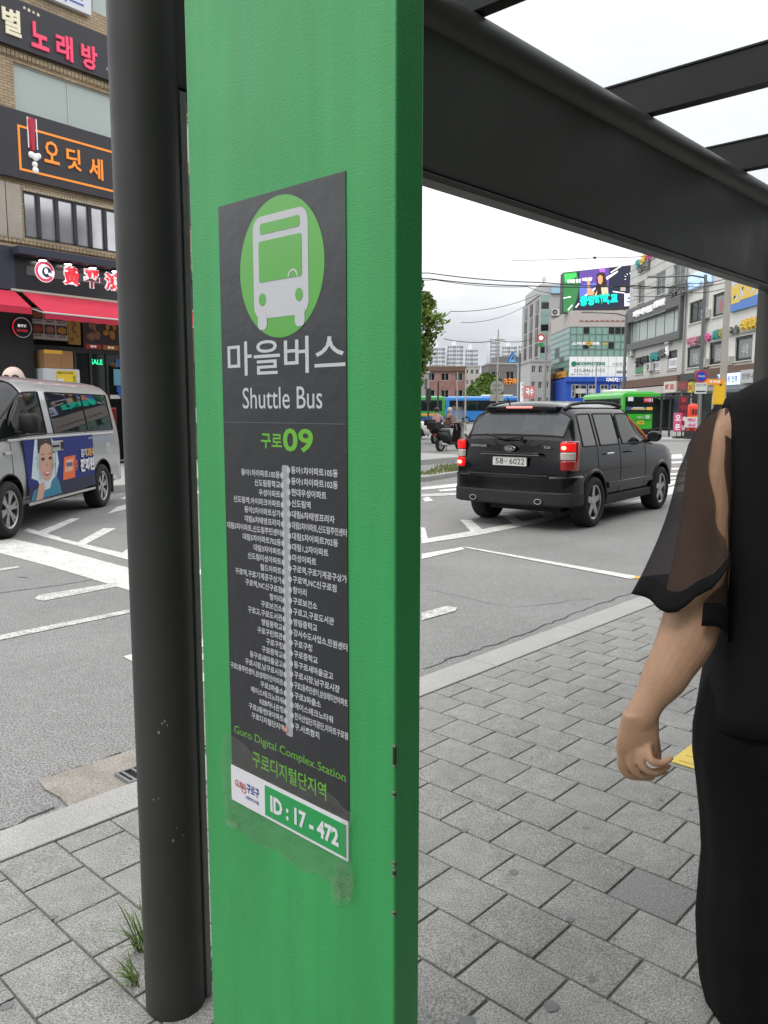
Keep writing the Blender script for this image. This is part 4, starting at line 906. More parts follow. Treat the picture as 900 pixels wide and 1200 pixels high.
# ------------------------------------------------------------------ scooter and two riders behind it
def scooter(name, label, loc, rz, paint_m, shield=True, box=True):
    s = thing(name, label, 'scooter', loc, rz, 'scooters waiting at the junction')
    for x, nm in ((0, 'rear_wheel'), (1.28, 'front_wheel')):
        r_, w_ = .25, .06; mt = MB(); n = 28
        for k in range(n):
            for (ra, ya), (rb, yb) in (((r_ - .07, -w_), (r_ - .01, -w_)), ((r_ - .01, -w_), (r_, 0)), ((r_, 0), (r_ - .01, w_)), ((r_ - .01, w_), (r_ - .07, w_))):
                a0, a1 = 6.2832 * k / n, 6.2832 * (k + 1) / n; f = lambda rr__, y, a: (x + rr__ * math.cos(a), y, r_ + rr__ * math.sin(a))
                mt.quad(f(ra, ya, a0), f(rb, yb, a0), f(rb, yb, a1), f(ra, ya, a1))
        wl = mt.build(nm, rubber, s, smooth=60); MB().cyl((x, -.035, r_), (x, .035, r_), .18, n=20).build('rim', alloy, wl)
    MB().loft([[(x, y * a, z0 + (z1 - z0) * (.5 + .5 * b)) for a, b in ((-1, -.6), (-.7, -1), (.7, -1), (1, -.6), (1, .6), (.7, 1), (-.7, 1), (-1, .6))] for x, y, z0, z1 in ((-.32, .06, .62, .72), (-.2, .13, .5, .76), (.1, .17, .4, .76), (.42, .17, .32, .74), (.52, .16, .26, .62))]).build('body', paint_m, s, smooth=50)
    MB().box(.4, .95, -.17, .17, .24, .33).build('floorboard', trim, s, bevel=.03)
    MB().loft([[(x + dx, y * a, z + h * b) for a, b, dx in ((-1, -.5, 0), (1, -.5, 0), (1, .5, .0), (-1, .5, .0))] for x, y, z, h in ((.95, .18, .3, .1), (1.05, .2, .55, .14), (1.1, .19, .8, .14), (1.04, .12, 1.0, .12))]).build('front_apron', paint_m, s, smooth=40, bevel=.02)
    MB().tube([(1.28, 0, .25), (1.18, 0, .6), (1.02, 0, 1.02)], .035, 10).build('fork', steel, s, smooth=60)
    MB().loft([[(x, y * math.cos(R(t)), .42 + r0 * math.sin(R(t))) for t in range(20, 161, 20)] + [(x, y * math.cos(R(t)) * .9, .40 + r0 * .85 * math.sin(R(t))) for t in range(160, 19, -20)] for x, y, r0 in ((1.06, .07, .1), (1.28, .08, .14), (1.5, .06, .06))]).build('front_mudguard', paint_m, s, smooth=50)
    MB().loft([[(x, y * a, z + .07 * b) for a, b in ((-1, -.5), (1, -.5), (1, .3), (.6, 1), (-.6, 1), (-1, .3))] for x, y, z in ((-.28, .08, .8), (-.15, .14, .8), (.2, .15, .78), (.48, .12, .77))]).build('seat', mat('scooter seat', (.02, .02, .021), .55), s, smooth=50)
    hb = MB().tube([(.95, -.33, 1.0), (1.0, -.12, 1.05), (1.0, .12, 1.05), (.95, .33, 1.0)], .018, 8).build('handlebar', trim, s, smooth=60)
    for y in (-.28, .28):
        MB().tube([(.98, y, 1.03), (.99, y * 1.1, 1.18)], .008, 6).sphere((.99, y * 1.2, 1.22), (.02, .06, .04)).build('mirror', trim, hb, smooth=60)
    if shield: MB().loft([[(x, y, z) for y in (-w_, -w_ * .5, 0, w_ * .5, w_)] for x, w_, z in ((1.12, .22, .95), (1.08, .27, 1.25), (1.0, .26, 1.52), (.94, .17, 1.7))], caps=False, closed=False).build('windscreen', glass('scooter screen', (.5, .52, .53), .1, .55, (.9, .92, .93)), s, smooth=60)
    if box: MB().prism(rr(-.62, -.2, .84, 1.12, .06), -.2, .2, 'y').build('top_box', trim, s, bevel=.03); 
    MB().tube([(-.2, -.16, .3), (.1, -.17, .26), (.3, -.15, .24)], [.06, .055, .03], 12).build('silencer', alloy, s, smooth=60)
    MB().box(-.4, -.33, -.07, .07, .6, .68).build('taillight', redlens, s, bevel=.01)
    MB().tube([(.25, .1, .3), (.12, .2, 0.005)], .014, 8).tube([(.25, -.1, .3), (.12, -.2, .005)], .014, 8).build('centre_stand', trim, s)
    MB().sphere((1.12, 0, .9), (.06, .08, .07)).build('headlight', clearlens, s, smooth=60)
    return s
p = gr(516, 529)
sc1 = scooter('scooter', 'black scooter with a clear windscreen and black top box, parked left of the black car', (p.x, p.y, 0), R(50), black_paint)
p2 = gr(548, 523)
sc2 = scooter('scooter', 'pale scooter with a rider, half hidden behind the black scooter', (p2.x - .75, p2.y + 2.0, 0), R(48), mat('pale scooter paint', (.4, .4, .42), .35, coat=.4), True, False)
p3 = gr(530, 521)
sc3 = scooter('scooter', 'dark scooter whose rider wears a pink top, behind the black scooter', (p3.x - .75, p3.y + 1.0, 0), R(55), trim, False, True)
# ================================================================== BUILDINGS
def brickmat(name, c1, c2, cm, sx=1., bw=.2, bh=.067):
    if name in MATS: return MATS[name]
    m = bpy.data.materials.new(name); m.use_nodes = True; MATS[name] = m
    n = m.node_tree.nodes; l = m.node_tree.links; b = n['Principled BSDF']; b.inputs['Roughness'].default_value = .88
    tc_ = n.new('ShaderNodeTexCoord'); sp_ = n.new('ShaderNodeSeparateXYZ'); cb = n.new('ShaderNodeCombineXYZ'); l.new(tc_.outputs['Object'], sp_.inputs[0])
    sm_ = n.new('ShaderNodeMath'); sm_.operation = 'ADD'; l.new(sp_.outputs['X'], sm_.inputs[0]); l.new(sp_.outputs['Y'], sm_.inputs[1])
    l.new(sm_.outputs[0], cb.inputs['X']); l.new(sp_.outputs['Z'], cb.inputs['Y'])
    br = n.new('ShaderNodeTexBrick'); l.new(cb.outputs[0], br.inputs['Vector']); br.inputs['Color1'].default_value = (*c1, 1); br.inputs['Color2'].default_value = (*c2, 1); br.inputs['Mortar'].default_value = (*cm, 1)
    br.inputs['Scale'].default_value = 1; br.inputs['Brick Width'].default_value = bw; br.inputs['Row Height'].default_value = bh; br.inputs['Mortar Size'].default_value = bh * .13; br.inputs['Bias'].default_value = -.1
    nz_ = n.new('ShaderNodeTexNoise'); nz_.inputs['Scale'].default_value = 1.3; nz_.inputs['Detail'].default_value = 5; l.new(tc_.outputs['Object'], nz_.inputs['Vector'])
    mr_ = n.new('ShaderNodeMapRange'); mr_.inputs[1].default_value = .3; mr_.inputs[2].default_value = .7; mr_.inputs[3].default_value = .8; mr_.inputs[4].default_value = 1.15; l.new(nz_.outputs[0], mr_.inputs[0])
    s_ = n.new('ShaderNodeVectorMath'); s_.operation = 'SCALE'; l.new(br.outputs[0], s_.inputs[0]); l.new(mr_.outputs[0], s_.inputs['Scale']); l.new(s_.outputs[0], b.inputs['Base Color'])
    bp_n = n.new('ShaderNodeBump'); bp_n.inputs['Distance'].default_value = .008; l.new(br.outputs['Fac'], bp_n.inputs['Height']); bp_n.invert = True; l.new(bp_n.outputs[0], b.inputs['Normal'])
    return m
sandbrick = brickmat('sand brick', (.52, .40, .26), (.43, .32, .2), (.26, .21, .15))
redbrick = brickmat('pink brick', (.33, .15, .13), (.27, .12, .105), (.27, .2, .18))
wgl = glass('window glass', (.10, .13, .125), .04, .35, (.55, .66, .62)); wgl2 = glass('pale green window glass', (.46, .54, .50), .05, .12, (.6, .7, .66)); dgl = glass('dark window glass', (.02, .024, .026), .04, .3, (.4, .42, .42))  # wgl2: the mirrored sky is put into its pale base colour
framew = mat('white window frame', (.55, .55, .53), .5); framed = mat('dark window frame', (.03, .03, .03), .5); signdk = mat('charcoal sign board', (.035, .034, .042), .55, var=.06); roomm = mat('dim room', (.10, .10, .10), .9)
def wall_open(mb_, x0, x1, z0, z1, ops, y=0., dep=.14, m=0):
    """front wall (facing -y) with real openings and their reveals"""
    xs = sorted({x0, x1, *[c for o in ops for c in o[:2]]}); zs = sorted({z0, z1, *[c for o in ops for c in o[2:4]]})
    xs = [c for c in xs if x0 <= c <= x1]; zs = [c for c in zs if z0 <= c <= z1]
    for a, b in zip(xs[:-1], xs[1:]):
        for c, d in zip(zs[:-1], zs[1:]):
            mx_, mz_ = (a + b) / 2, (c + d) / 2
            if any(o[0] < mx_ < o[1] and o[2] < mz_ < o[3] for o in ops): continue
            mb_.quad((a, y, c), (b, y, c), (b, y, d), (a, y, d), m)
    for a, b, c, d in [o[:4] for o in ops]:
        mb_.quad((a, y, c), (a, y + dep, c), (a, y + dep, d), (a, y, d), m); mb_.quad((b, y, c), (b, y + dep, c), (b, y + dep, d), (b, y, d), m)
        mb_.quad((a, y, c), (b, y, c), (b, y + dep, c), (a, y + dep, c), m); mb_.quad((a, y, d), (b, y, d), (b, y + dep, d), (a, y + dep, d), m)
    return mb_
def window(root, x0, x1, z0, z1, y=.1, nx=2, nz=1, fm=None, gm=None, fw_=.04, sill=None, stickers=None):
    fm = fm or framew; gm = gm or wgl
    m = MB(); m.box(x0, x0 + fw_, y - .03, y + .03, z0, z1); m.box(x1 - fw_, x1, y - .03, y + .03, z0, z1); m.box(x0 + fw_, x1 - fw_, y - .03, y + .03, z0, z0 + fw_); m.box(x0 + fw_, x1 - fw_, y - .03, y + .03, z1 - fw_, z1)
    for k in range(1, nx): c = x0 + (x1 - x0) * k / nx; m.box(c - fw_ * .4, c + fw_ * .4, y - .025, y + .025, z0 + fw_, z1 - fw_)
    for k in range(1, nz): c = z0 + (z1 - z0) * k / nz; m.box(x0 + fw_, x1 - fw_, y - .022, y + .022, c - fw_ * .4, c + fw_ * .4)
    w_ = m.build('window', fm, root)
    MB().box(x0 + fw_ * .5, x1 - fw_ * .5, y - .004, y + .004, z0 + fw_ * .5, z1 - fw_ * .5).build('pane', gm, w_)
    if sill: MB().box(x0 - .05, x1 + .05, y - .2, y - .03, z0 - .06, z0 - .002).build('sill', sill, w_)
    return w_
def sign(name, label, root_o, x0, x1, z0, z1, y, m_board, cat='sign', th=.12, group=None):
    """a sign board as a thing of its own, in a building's frame (facing -y); returns the Empty"""
    s = thing(name, label, cat, root_o.location[:], root_o.rotation_euler.z, group)
    MB().box(x0, x1, y - th, y, z0, z1).build('board', m_board, s, bevel=.006)
    return s
def letters(s, txt_, x, z, h, w_, y, m_, bold=.03, depth=0., al='c', name='lettering', sh=0.):
    mb_ = MB(); T(mb_, txt_, x, z, h, w_, y, al, bold, depth, shear=sh); return mb_.build(name, m_, s)
# ------------------------------------------------------------------ corner building across the road, left
LO, LA = (-8.2, 20.0), 52.0
lb_ = thing('corner_building', 'sand brick corner building across the road with stacked signs and window bands', 'building', (*LO, 0), R(LA))
def lf(u, v, off=0.): return fac(u, v, LO, LA, off)
W3 = (-.44, 6.5, 8.38, 9.47); W2 = (-.38, 3.1, 5.58, 6.65); W4 = (-.6, 6.5, 11.3, 12.6)
LX0, LX1 = -2.2, 15
WX_ = [(8, 13.5, a, b) for a, b in ((8.38, 9.47), (5.58, 6.65), (11.3, 12.6))]
ops = [W3, W2, W4, *WX_, (3.6, 4.15, 5.5, 6.6), (-.42, 3.9, .25, 4.2)]
mb = wall_open(MB(), LX0, LX1, .2, 14.2, ops, 0, .3)
mb.quad((LX0, 0, .2), (LX0, 9, .2), (LX0, 9, 14.2), (LX0, 0, 14.2)).quad((LX1, 0, .2), (LX1, 9, .2), (LX1, 9, 14.2), (LX1, 0, 14.2)).quad((LX0, 9, .2), (LX1, 9, .2), (LX1, 9, 14.2), (LX0, 9, 14.2))
mb.build('wall', sandbrick, lb_)
MB().box(LX0 - .1, LX1 + .1, -.1, 9.1, 14.2, 14.5).build('roof', conc, lb_)
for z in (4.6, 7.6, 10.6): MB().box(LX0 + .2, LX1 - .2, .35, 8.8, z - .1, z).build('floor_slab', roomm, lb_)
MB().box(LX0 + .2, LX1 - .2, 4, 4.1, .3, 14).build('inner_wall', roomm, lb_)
lampm = mat('ceiling tube light', (.9, .95, .95), .5, emit=3.)
for x, y in ((.35, 1.4), (1.6, 1.8), (.4, 2.6)): MB().box(x, x + .5, y, y + .06, 9.42, 9.45).build('ceiling_light', lampm, lb_)
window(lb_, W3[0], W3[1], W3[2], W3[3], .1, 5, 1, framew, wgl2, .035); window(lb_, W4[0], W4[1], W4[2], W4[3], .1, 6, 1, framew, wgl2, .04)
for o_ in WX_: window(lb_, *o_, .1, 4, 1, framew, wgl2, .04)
beige = mat('beige panel', (.42, .37, .31), .7, var=.12, vscale=3)
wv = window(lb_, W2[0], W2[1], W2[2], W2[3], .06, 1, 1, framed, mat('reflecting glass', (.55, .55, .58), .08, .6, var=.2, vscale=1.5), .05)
for x in (.0, .47, .95, 1.36, 1.79, 2.2, 2.65): MB().box(x - .045, x + .045, .0, .09, W2[2] + .05, W2[3] - .05).build('mullion', framed, wv)
ledm = mat('bulb string', (.75, .72, .65), .4)
m = MB()
for k in range(46): m.box(-.35 + k * .075, -.315 + k * .075, -.012, .02, W2[3] + .02, W2[3] + .05); m.box(-.35 + k * .075, -.315 + k * .075, -.012, .02, W2[2] - .06, W2[2] - .03)
tag(m.build('light_string', ledm, wv), kind='stuff')
for k, (a, b) in enumerate(((-1.2, -.82), (-.8, -.45))): MB().box(a, b, -.05, .0, 5.5, 6.75).build('cladding_panel', beige, lb_, bevel=.01)
dent = mat('shadowed soldier brick', (.25, .18, .11), .9)
for z in (5.42, 9.56):
    m = MB()
    for k in range(70): m.box(LX0 + .2 + k * .1, LX0 + .28 + k * .1, -.05, -.001, z, z + .12)
    tag(m.build('soldier_course', sandbrick, lb_), kind='stuff')
MB().box(LX0, LX1, -.09, -.001, 5.27, 5.36).build('string_course', sandbrick, lb_)
pinkl = mat('pink sign letters', (.75, .06, .14), .4, emit=.35); cream = mat('cream sign letters', (.72, .68, .5), .4, emit=.25); orangel = mat('orange sign letters', (.85, .27, .03), .4, emit=.35); whitel = mat('white sign letters', (.8, .8, .8), .4, emit=.25)
s = sign('shop_sign', 'charcoal singing room sign with pink letters on the third floor of the brick building', lb_, -1.9, 2.15, 9.74, 10.78, -.02, signdk)
[letters(s, c_, lf(u, v, -.14)[0], lf(u, v, -.14)[1], .56, .42, -.145, m_, .025, .04) for c_, u, v, m_ in (('노', 46, 43, pinkl), ('래', 75, 56, pinkl), ('방', 104, 67.5, pinkl), ('별', 13, 26, cream))]
m = MB()
for k in range(4): T(m, '★', -.18 + k * .11, 10.66 - k * .01, .08 + .02 * (k % 2), y=-.145)
m.build('star', cream, s); letters(s, '1호점', 2.02, 10.0, .1, .2, -.145, whitel, .0)
s = sign('shop_sign', 'charcoal restaurant sign with orange letters and an orange outline above the second floor windows', lb_, -1.9, 2.9, 6.86, 8.37, -.02, signdk)
[letters(s, c_, lf(u, v, -.14)[0], lf(u, v, -.14)[1], .5, .38, -.145, orangel, .015, .03) for c_, u, v in (('오', 60, 179), ('딧', 86, 187), ('세', 112, 198))]
m = MB()
for a, b, c, d in ((-.5, 2.7, 8.0, 8.05), (-.5, 2.7, 7.05, 7.1), (-.5, -.45, 7.1, 8.0)): m.box(a, b, -.15, -.12, c, d)
m.build('outline', orangel, s)
m = MB(); m.loft([[(-.16 + a * w_, -.15 - .05 * b, z) for a, b in ((-1, 0), (-.6, 1), (.6, 1), (1, 0))] for z, w_ in ((7.55, .05), (7.7, .07), (8.22, .1), (8.27, .07))]); m.build('glove_blade', mat('red print gloss', (.5, .02, .05), .4), s)
m = MB()
for dx, z, r in ((-.2, 7.45, .08), (-.1, 7.42, .09), (-.03, 7.46, .07), (-.13, 7.25, .07), (-.12, 7.12, .08)): m.sphere((dx, -.16, z), (r, .05, r), nu=10, nv=6)
m.build('glove', whitel, s, smooth=60)
m = MB()
for dx in (-.265, -.05): m.box(dx, dx + .025, -.155, -.145, 7.6, 8.28)
m.build('blade_edge', whitel, s)
s = sign('shop_sign', 'white fourth floor sign with blue letters at the top of the brick building', lb_, .2, 1.55, 11.1, 11.9, -.02, mat('white sign face', (.72, .74, .78), .45))
letters(s, '픽스', .95, 11.38, .4, .8, -.145, mat('dull blue letters', (.08, .16, .45), .5), .02)
s = sign('shop_sign', 'dark blank sign board further along the brick building, between pole and green post', lb_, 3.2, 8, 6.7, 8.0, -.02, signdk)
letters(s, '당구장', 6, 7.1, .6, 1.8, -.145, whitel, .03)
# ground floor restaurant
fbl = mat('black fascia', (.012, .012, .016), .35, coat=.3, var=.1); navyf = mat('navy metal canopy', (.03, .035, .06), .5)
shopf = thing('restaurant', 'black restaurant fascia with lit letters and four downlights over a red awning', 'shop front', (*LO, 0), R(LA))
MB().box(-.82, 4.6, -.28, -.001, 4.34, 5.08).build('fascia', fbl, shopf)
MB().box(-.88, 4.6, -.62, -.001, 5.08, 5.26).build('canopy', navyf, shopf, bevel=.01)
MB().box(-.95, 4.6, -.32, -.0, 4.28, 4.33).build('trim_rail', mat('pale rail', (.5, .47, .4), .5), shopf)
MB().box(-2.2, -.83, -.3, -.002, 4.3, 5.27).build('side_fascia', navyf, shopf)
spotm = mat('downlight lens', (.95, 1., .95), .4, emit=9.)
for x in (-.22, .42, 1.08, 1.72, 2.4):
    d_ = MB().cyl((x, -.45, 5.03), (x, -.45, 5.08), .1, n=16).build('downlight', framed, shopf); MB().cyl((x, -.45, 5.02), (x, -.45, 5.029), .085, n=16).build('lens', spotm, d_)
redl = mat('red lit letters', (.75, .03, .05), .4, emit=.5); whl = mat('white lit letter edge', (.85, .85, .88), .4, emit=.6)
for ch, x in (('黃', .57), ('平', 1.13), ('鴻', 1.70), ('家', 2.35)):
    letters(shopf, ch, x, 4.79, .46, .44, -.285, whl, .085, .05); letters(shopf, ch, x, 4.79, .42, .40, -.345, redl, .03, .02)
MB().box(-.55, 2.9, -.295, -.281, 4.68, 4.88).build('letter_rail', mat('steel rail', (.09, .09, .1), .5), shopf)
lg = MB().disc((-.1, -.30, 4.81), .25, 32).build('logo', whl, shopf)
MB().ring((-.1, -.305, 4.81), .17, .235, 40, 0, 10, 330).build('logo_ring', pinkl, lg); MB().disc((-.05, -.308, 4.80), .12, 20).build('logo_ink', mat('logo ink', (.03, .04, .1), .5), lg)
m = MB(); m.disc((-.07, -.312, 4.82), .05, 10, rz=.07).disc((.02, -.312, 4.76), .04, 10); m.build('logo_mark', whl, lg)
aw = thing('awning', 'red fabric awning over the restaurant windows', 'awning', (*LO, 0), R(LA))
awm = mat('red awning cloth', (.52, .02, .055), .75, var=.08, vscale=2)
m = MB(); n_ = 24
for k in range(n_):
    a, b = -.70 + 4.9 * k / n_, -.70 + 4.9 * (k + 1) / n_
    sag = lambda x: .015 * math.sin(x * 5.1)
    m.quad((a, -.32, 4.27), (b, -.32, 4.27), (b, -1.25 + sag(b), 3.74), (a, -1.25 + sag(a), 3.74)); m.quad((a, -.32, 4.255), (b, -.32, 4.255), (b, -1.25 + sag(b), 3.725), (a, -1.25 + sag(a), 3.725))
m.build('cloth', awm, aw)
m = MB()
for k in range(n_):
    a, b = -.70 + 4.9 * k / n_, -.70 + 4.9 * (k + 1) / n_
    m.box(a, b, -1.256, -1.25, 3.60 + .012 * (k % 2), 3.735)
m.build('valance', mat('red valance cloth', (.45, .015, .05), .75), aw)
MB().tube([(-.72, -1.25, 3.74), (4.2, -1.25, 3.74)], .022, 8).build('front_bar', framew, aw)
for x in (-.66, 1.6, 4.1): MB().tube([(x, -.3, 3.95), (x, -1.24, 3.73)], .016, 6).build('arm', framew, aw)
aw2 = thing('awning', 'short end of a second red awning left of the black pillar', 'awning', (*LO, 0), R(LA))
MB().prism([(-.3, 4.27), (-1.0, 3.85), (-1.0, 3.83), (-.3, 4.25)], -2.2, -.86, 'x').build('cloth', awm, aw2)
MB().box(-2.2, -.86, -1.006, -1.0, 3.7, 3.84).build('valance', awm, aw2)
blackw = mat('black shopfront cladding', (.012, .011, .012), .45, var=.2)
MB().box(-2.1, -.40, -.18, -.003, .2, 4.25).build('pillar_cladding', blackw, shopf)
rs_ = thing('round_sign', 'round black sign with a white ring on the black pillar left of the shop', 'sign', (*LO, 0), R(LA))
m = MB().cyl((-.69, -.22, 3.47), (-.69, -.185, 3.47), .23, n=32).build('disc', fbl, rs_); MB().ring((-.69, -.226, 3.47), .215, .235, 40).build('ring', framew, rs_); MB().ring((-.69, -.228, 3.47), .215, .24, 12, 0, 130, 230).build('red_arc', redl, rs_)
t = MB(); T(t, '黃平鴻', -.69, 3.51, .07, .22, -.226, bold=.02); t.build('lettering', whl, rs_); t = MB(); T(t, '마라탕', -.69, 3.4, .06, .26, -.226, bold=.02); t.build('lettering', redl, rs_)
# menus, doors and the things standing in the doorway
woodm = mat('shop back wall', (.05, .045, .042), .8)
MB().box(-.40, 3.9, .35, .4, .25, 4.2).build('back_wall', woodm, shopf)
paperw = mat('menu paper', (.5, .47, .44), .6)
foods = [mat('food ' + str(k), c, .6, var=.5, vscale=22) for k, c in enumerate(((.28, .1, .04), (.35, .2, .05), (.3, .06, .03), (.3, .16, .1), (.5, .25, .04)))]
mp = thing('menu_board', 'menu board with six dish photographs under the awning', 'menu', (*LO, 0), R(LA))
MB().box(-.36, .58, -.03, .02, 3.25, 3.98).build('board', paperw, mp)
for i in range(3):
    for j in range(2):
        x0, z0 = -.34 + i * .31, 3.32 + (1 - j) * .34
        ph = MB().box(x0, x0 + .28, -.036, -.031, z0 + .06, z0 + .29).build('dish_photo', mat('dish photo ground', (.06, .04, .035), .6), mp)
        MB().disc((x0 + .14, -.038, z0 + .17), .115, 20, rz=.08).build('dish', foods[(i + j * 2) % 5], ph)
        t = MB(); T(t, ('짜장면', '짬뽕밥', '탕수육', '볶음밥', '마라탕', '유산슬')[i + 3 * j], x0 + .14, z0 + .02, .045, .2, -.034, bold=.02); t.build('lettering', inkm, mp)
mp2 = thing('menu_board', 'yellow food poster right of the six dish menu', 'menu', (*LO, 0), R(LA))
MB().box(.60, .93, -.03, .02, 3.18, 3.95).build('board', mat('mustard poster', (.42, .27, .06), .6), mp2); m = MB()
for k in range(7): m.disc((.76 + random.uniform(-.08, .08), -.036, 3.3 + k * .09), random.uniform(.03, .07), 10, rz=random.uniform(.03, .08))
m.build('food_picture', foods[0], mp2)
mp3 = thing('menu_board', 'dark food picture strip with red captions over the doors', 'menu', (*LO, 0), R(LA))
MB().box(1.0, 3.6, -.04, .02, 3.1, 3.95).build('board', mat('dark picture', (.06, .045, .05), .6), mp3)
for k, (x, c) in enumerate(((1.05, foods[3]), (1.55, foods[4]), (2.05, foods[1]), (2.55, foods[2]), (3.05, foods[4]))):
    MB().box(x, x + .44, -.046, -.041, 3.1, 3.22).build('caption_strip', mat('caption red', (.5, .06, .03), .6) if k % 2 == 0 else mat('caption orange', (.6, .2, .03), .6), mp3)
    m = MB()
    for q_ in range(9): m.disc((x + .22 + random.uniform(-.14, .14), -.047 - q_ * .0008, 3.57 + random.uniform(-.25, .25)), random.uniform(.05, .1), 9, rz=random.uniform(.05, .12))
    m.build('food_picture', c, mp3)
    t = MB(); T(t, ('만두', '탕수육', '새우', '마라', '볶음')[k], x + .22, 3.16, .06, .18, -.049, bold=.02); t.build('lettering', whl, mp3)
MB().box(-.40, 3.9, -.02, .1, 2.98, 3.12).build('lintel', blackw, shopf)
for x in (.72, 1.15, 1.62, 2.1, 2.75, 3.4):
    MB().box(x, x + .07, -.02, .06, .25, 2.98).build('door_frame', framed, shopf)
for a, b in ((.79, 1.15), (1.22, 1.62), (1.69, 2.1), (2.17, 2.75), (2.82, 3.4)): MB().box(a, b, .015, .025, .25, 2.98).build('door_pane', dgl, shopf)
MB().tube([(1.27, -.05, 1.2), (1.27, -.05, 1.7)], .015, 8).build('door_handle', chrome, shopf)
neon = mat('green lamp letters', (.02, .75, .3), .4, emit=1.6)
t = MB(); T(t, 'SALE', 1.36, 2.78, .13, .34, -.01, bold=.02); t.build('lettering', neon, shopf); t = MB(); T(t, '가츠', 1.86, 2.72, .13, .2, -.01, bold=.0); t.build('lettering', mat('gold letters', (.5, .3, .05), .5), shopf)
stk = [mat('sticker blue', (.03, .16, .55), .5), mat('sticker sky', (.2, .5, .65), .5), mat('sticker white', (.7, .7, .7), .5)]
for k, (x, z, w_, h, c) in enumerate(((1.93, 2.68, .15, .2, 0), (1.85, 2.2, .26, .42, 1), (1.93, 2.02, .14, .16, 0), (1.97, 1.92, .1, .1, 0), (1.72, 1.85, .3, .1, 2), (2.3, 2.6, .2, .2, 0))): MB().box(x, x + w_, -.004, .004, z, z + h).build('sticker', stk[c], shopf)
fr = thing('fridge', 'white refrigerator in the shop doorway with a cardboard box on top', 'refrigerator', (*LO, 0), R(LA))
MB().box(-.33, .62, -.42, .2, .22, 2.55).build('body', mat('fridge white', (.58, .62, .66), .35), fr, bevel=.03); MB().box(-.30, .60, -.445, -.425, 1.5, 2.52).build('door', mat('fridge door white', (.6, .64, .68), .3), fr, bevel=.015); MB().box(.52, .55, -.49, -.45, 1.7, 2.2).build('handle', steel, fr)
cb_ = thing('cardboard_box', 'brown cardboard box on top of the white refrigerator', 'box', (*LO, 0), R(LA))
crd = mat('cardboard', (.36, .2, .09), .85, var=.1)
MB().box(-.27, .48, -.38, .1, 2.553, 2.98).build('carton', crd, cb_, bevel=.008); MB().box(-.27, .2, -.384, -.381, 2.9, 2.985).build('tape', yel_p, cb_); MB().box(.16, .165, -.384, -.381, 2.56, 2.9).build('edge_line', foods[0], cb_)
yp = thing('sale_poster', 'yellow poster with a big white 7 on the refrigerator', 'poster', (*LO, 0), R(LA))
yl = mat('bright yellow poster', (.8, .58, .03), .5); MB().box(-.02, .5, -.462, -.448, 1.75, 2.5).build('sheet', yl, yp); MB().box(-.01, .48, -.466, -.4625, 1.77, 1.93).build('red_strip', redl, yp)
letters(yp, '7', .08, 2.16, .3, .17, -.4665, wht_p, .05); letters(yp, '영업시간 안내', .2, 2.45, .06, .4, -.4665, inkm, .02); letters(yp, '개월 할부', .28, 2.08, .07, .2, -.4665, inkm, .02); letters(yp, '무료배송', .22, 1.85, .08, .38, -.4675, yel_p, .02); letters(yp, '특가', .44, 2.25, .3, .07, -.4665, dgreen, .02)
bn = thing('banner_stand', 'narrow black stand banner with pink vertical lettering beside the shop door', 'banner', (*LO, 0), R(LA))
MB().box(2.1, 2.62, -.6, -.56, .25, 2.75).build('sheet', fbl, bn); MB().box(2.0, 2.7, -.75, -.42, .2, .25).build('base', framed, bn)
MB().ring((2.28, -.606, 2.4), .09, .14, 24).build('ring', pinkl, bn)
for k, ch in enumerate('마라탕집'): letters(bn, ch, 2.28, 1.98 - k * .36, .3, .28, -.606, pinkl, .04)
MB().box(2.1, 2.62, -.607, -.601, .75, .9).build('yellow_strip', yl, bn)
st_ = thing('shop_statue', 'pale bald headed figure statue standing by the black shop pillar, just above the van roof', 'statue', (at(15, 430, 17).x, 17, .0), R(10))
stm = mat('statue pale paint', (.62, .48, .42), .5); hm = .86
MB().loft([[(r_ * math.cos(k * .3927), r_ * .8 * math.sin(k * .3927), z) for k in range(16)] for z, r_ in ((0, .26), (.05, .28), (.3, .27), (.9, .3), (1.4, .34), (1.75, .3), (1.98, .14))]).build('robe', mat('statue robe', (.08, .02, .02), .6), st_, smooth=60)
hd_ = MB().sphere((0, 0, 2.2), (.22, .23, .25), nu=24, nv=16).sphere((-.22, 0, 2.17), (.04, .05, .07)).sphere((.22, 0, 2.17), (.04, .05, .07)).sphere((0, -.23, 2.16), (.04, .05, .04)).build('head', stm, st_, smooth=60)
for sg in (1, -1): MB().tube([(sg * .03, -.222, 2.245), (sg * .09, -.215, 2.265), (sg * .15, -.185, 2.24)], (.012, .02), 6).build('eyebrow', hair_p, hd_); MB().sphere((sg * .08, -.212, 2.205), (.025, .015, .014)).build('eye', hair_p, hd_)
MB().tube([(-.06, -.215, 2.08), (0, -.225, 2.07), (.06, -.215, 2.08)], .01, 6).build('mouth', lip_p, hd_)
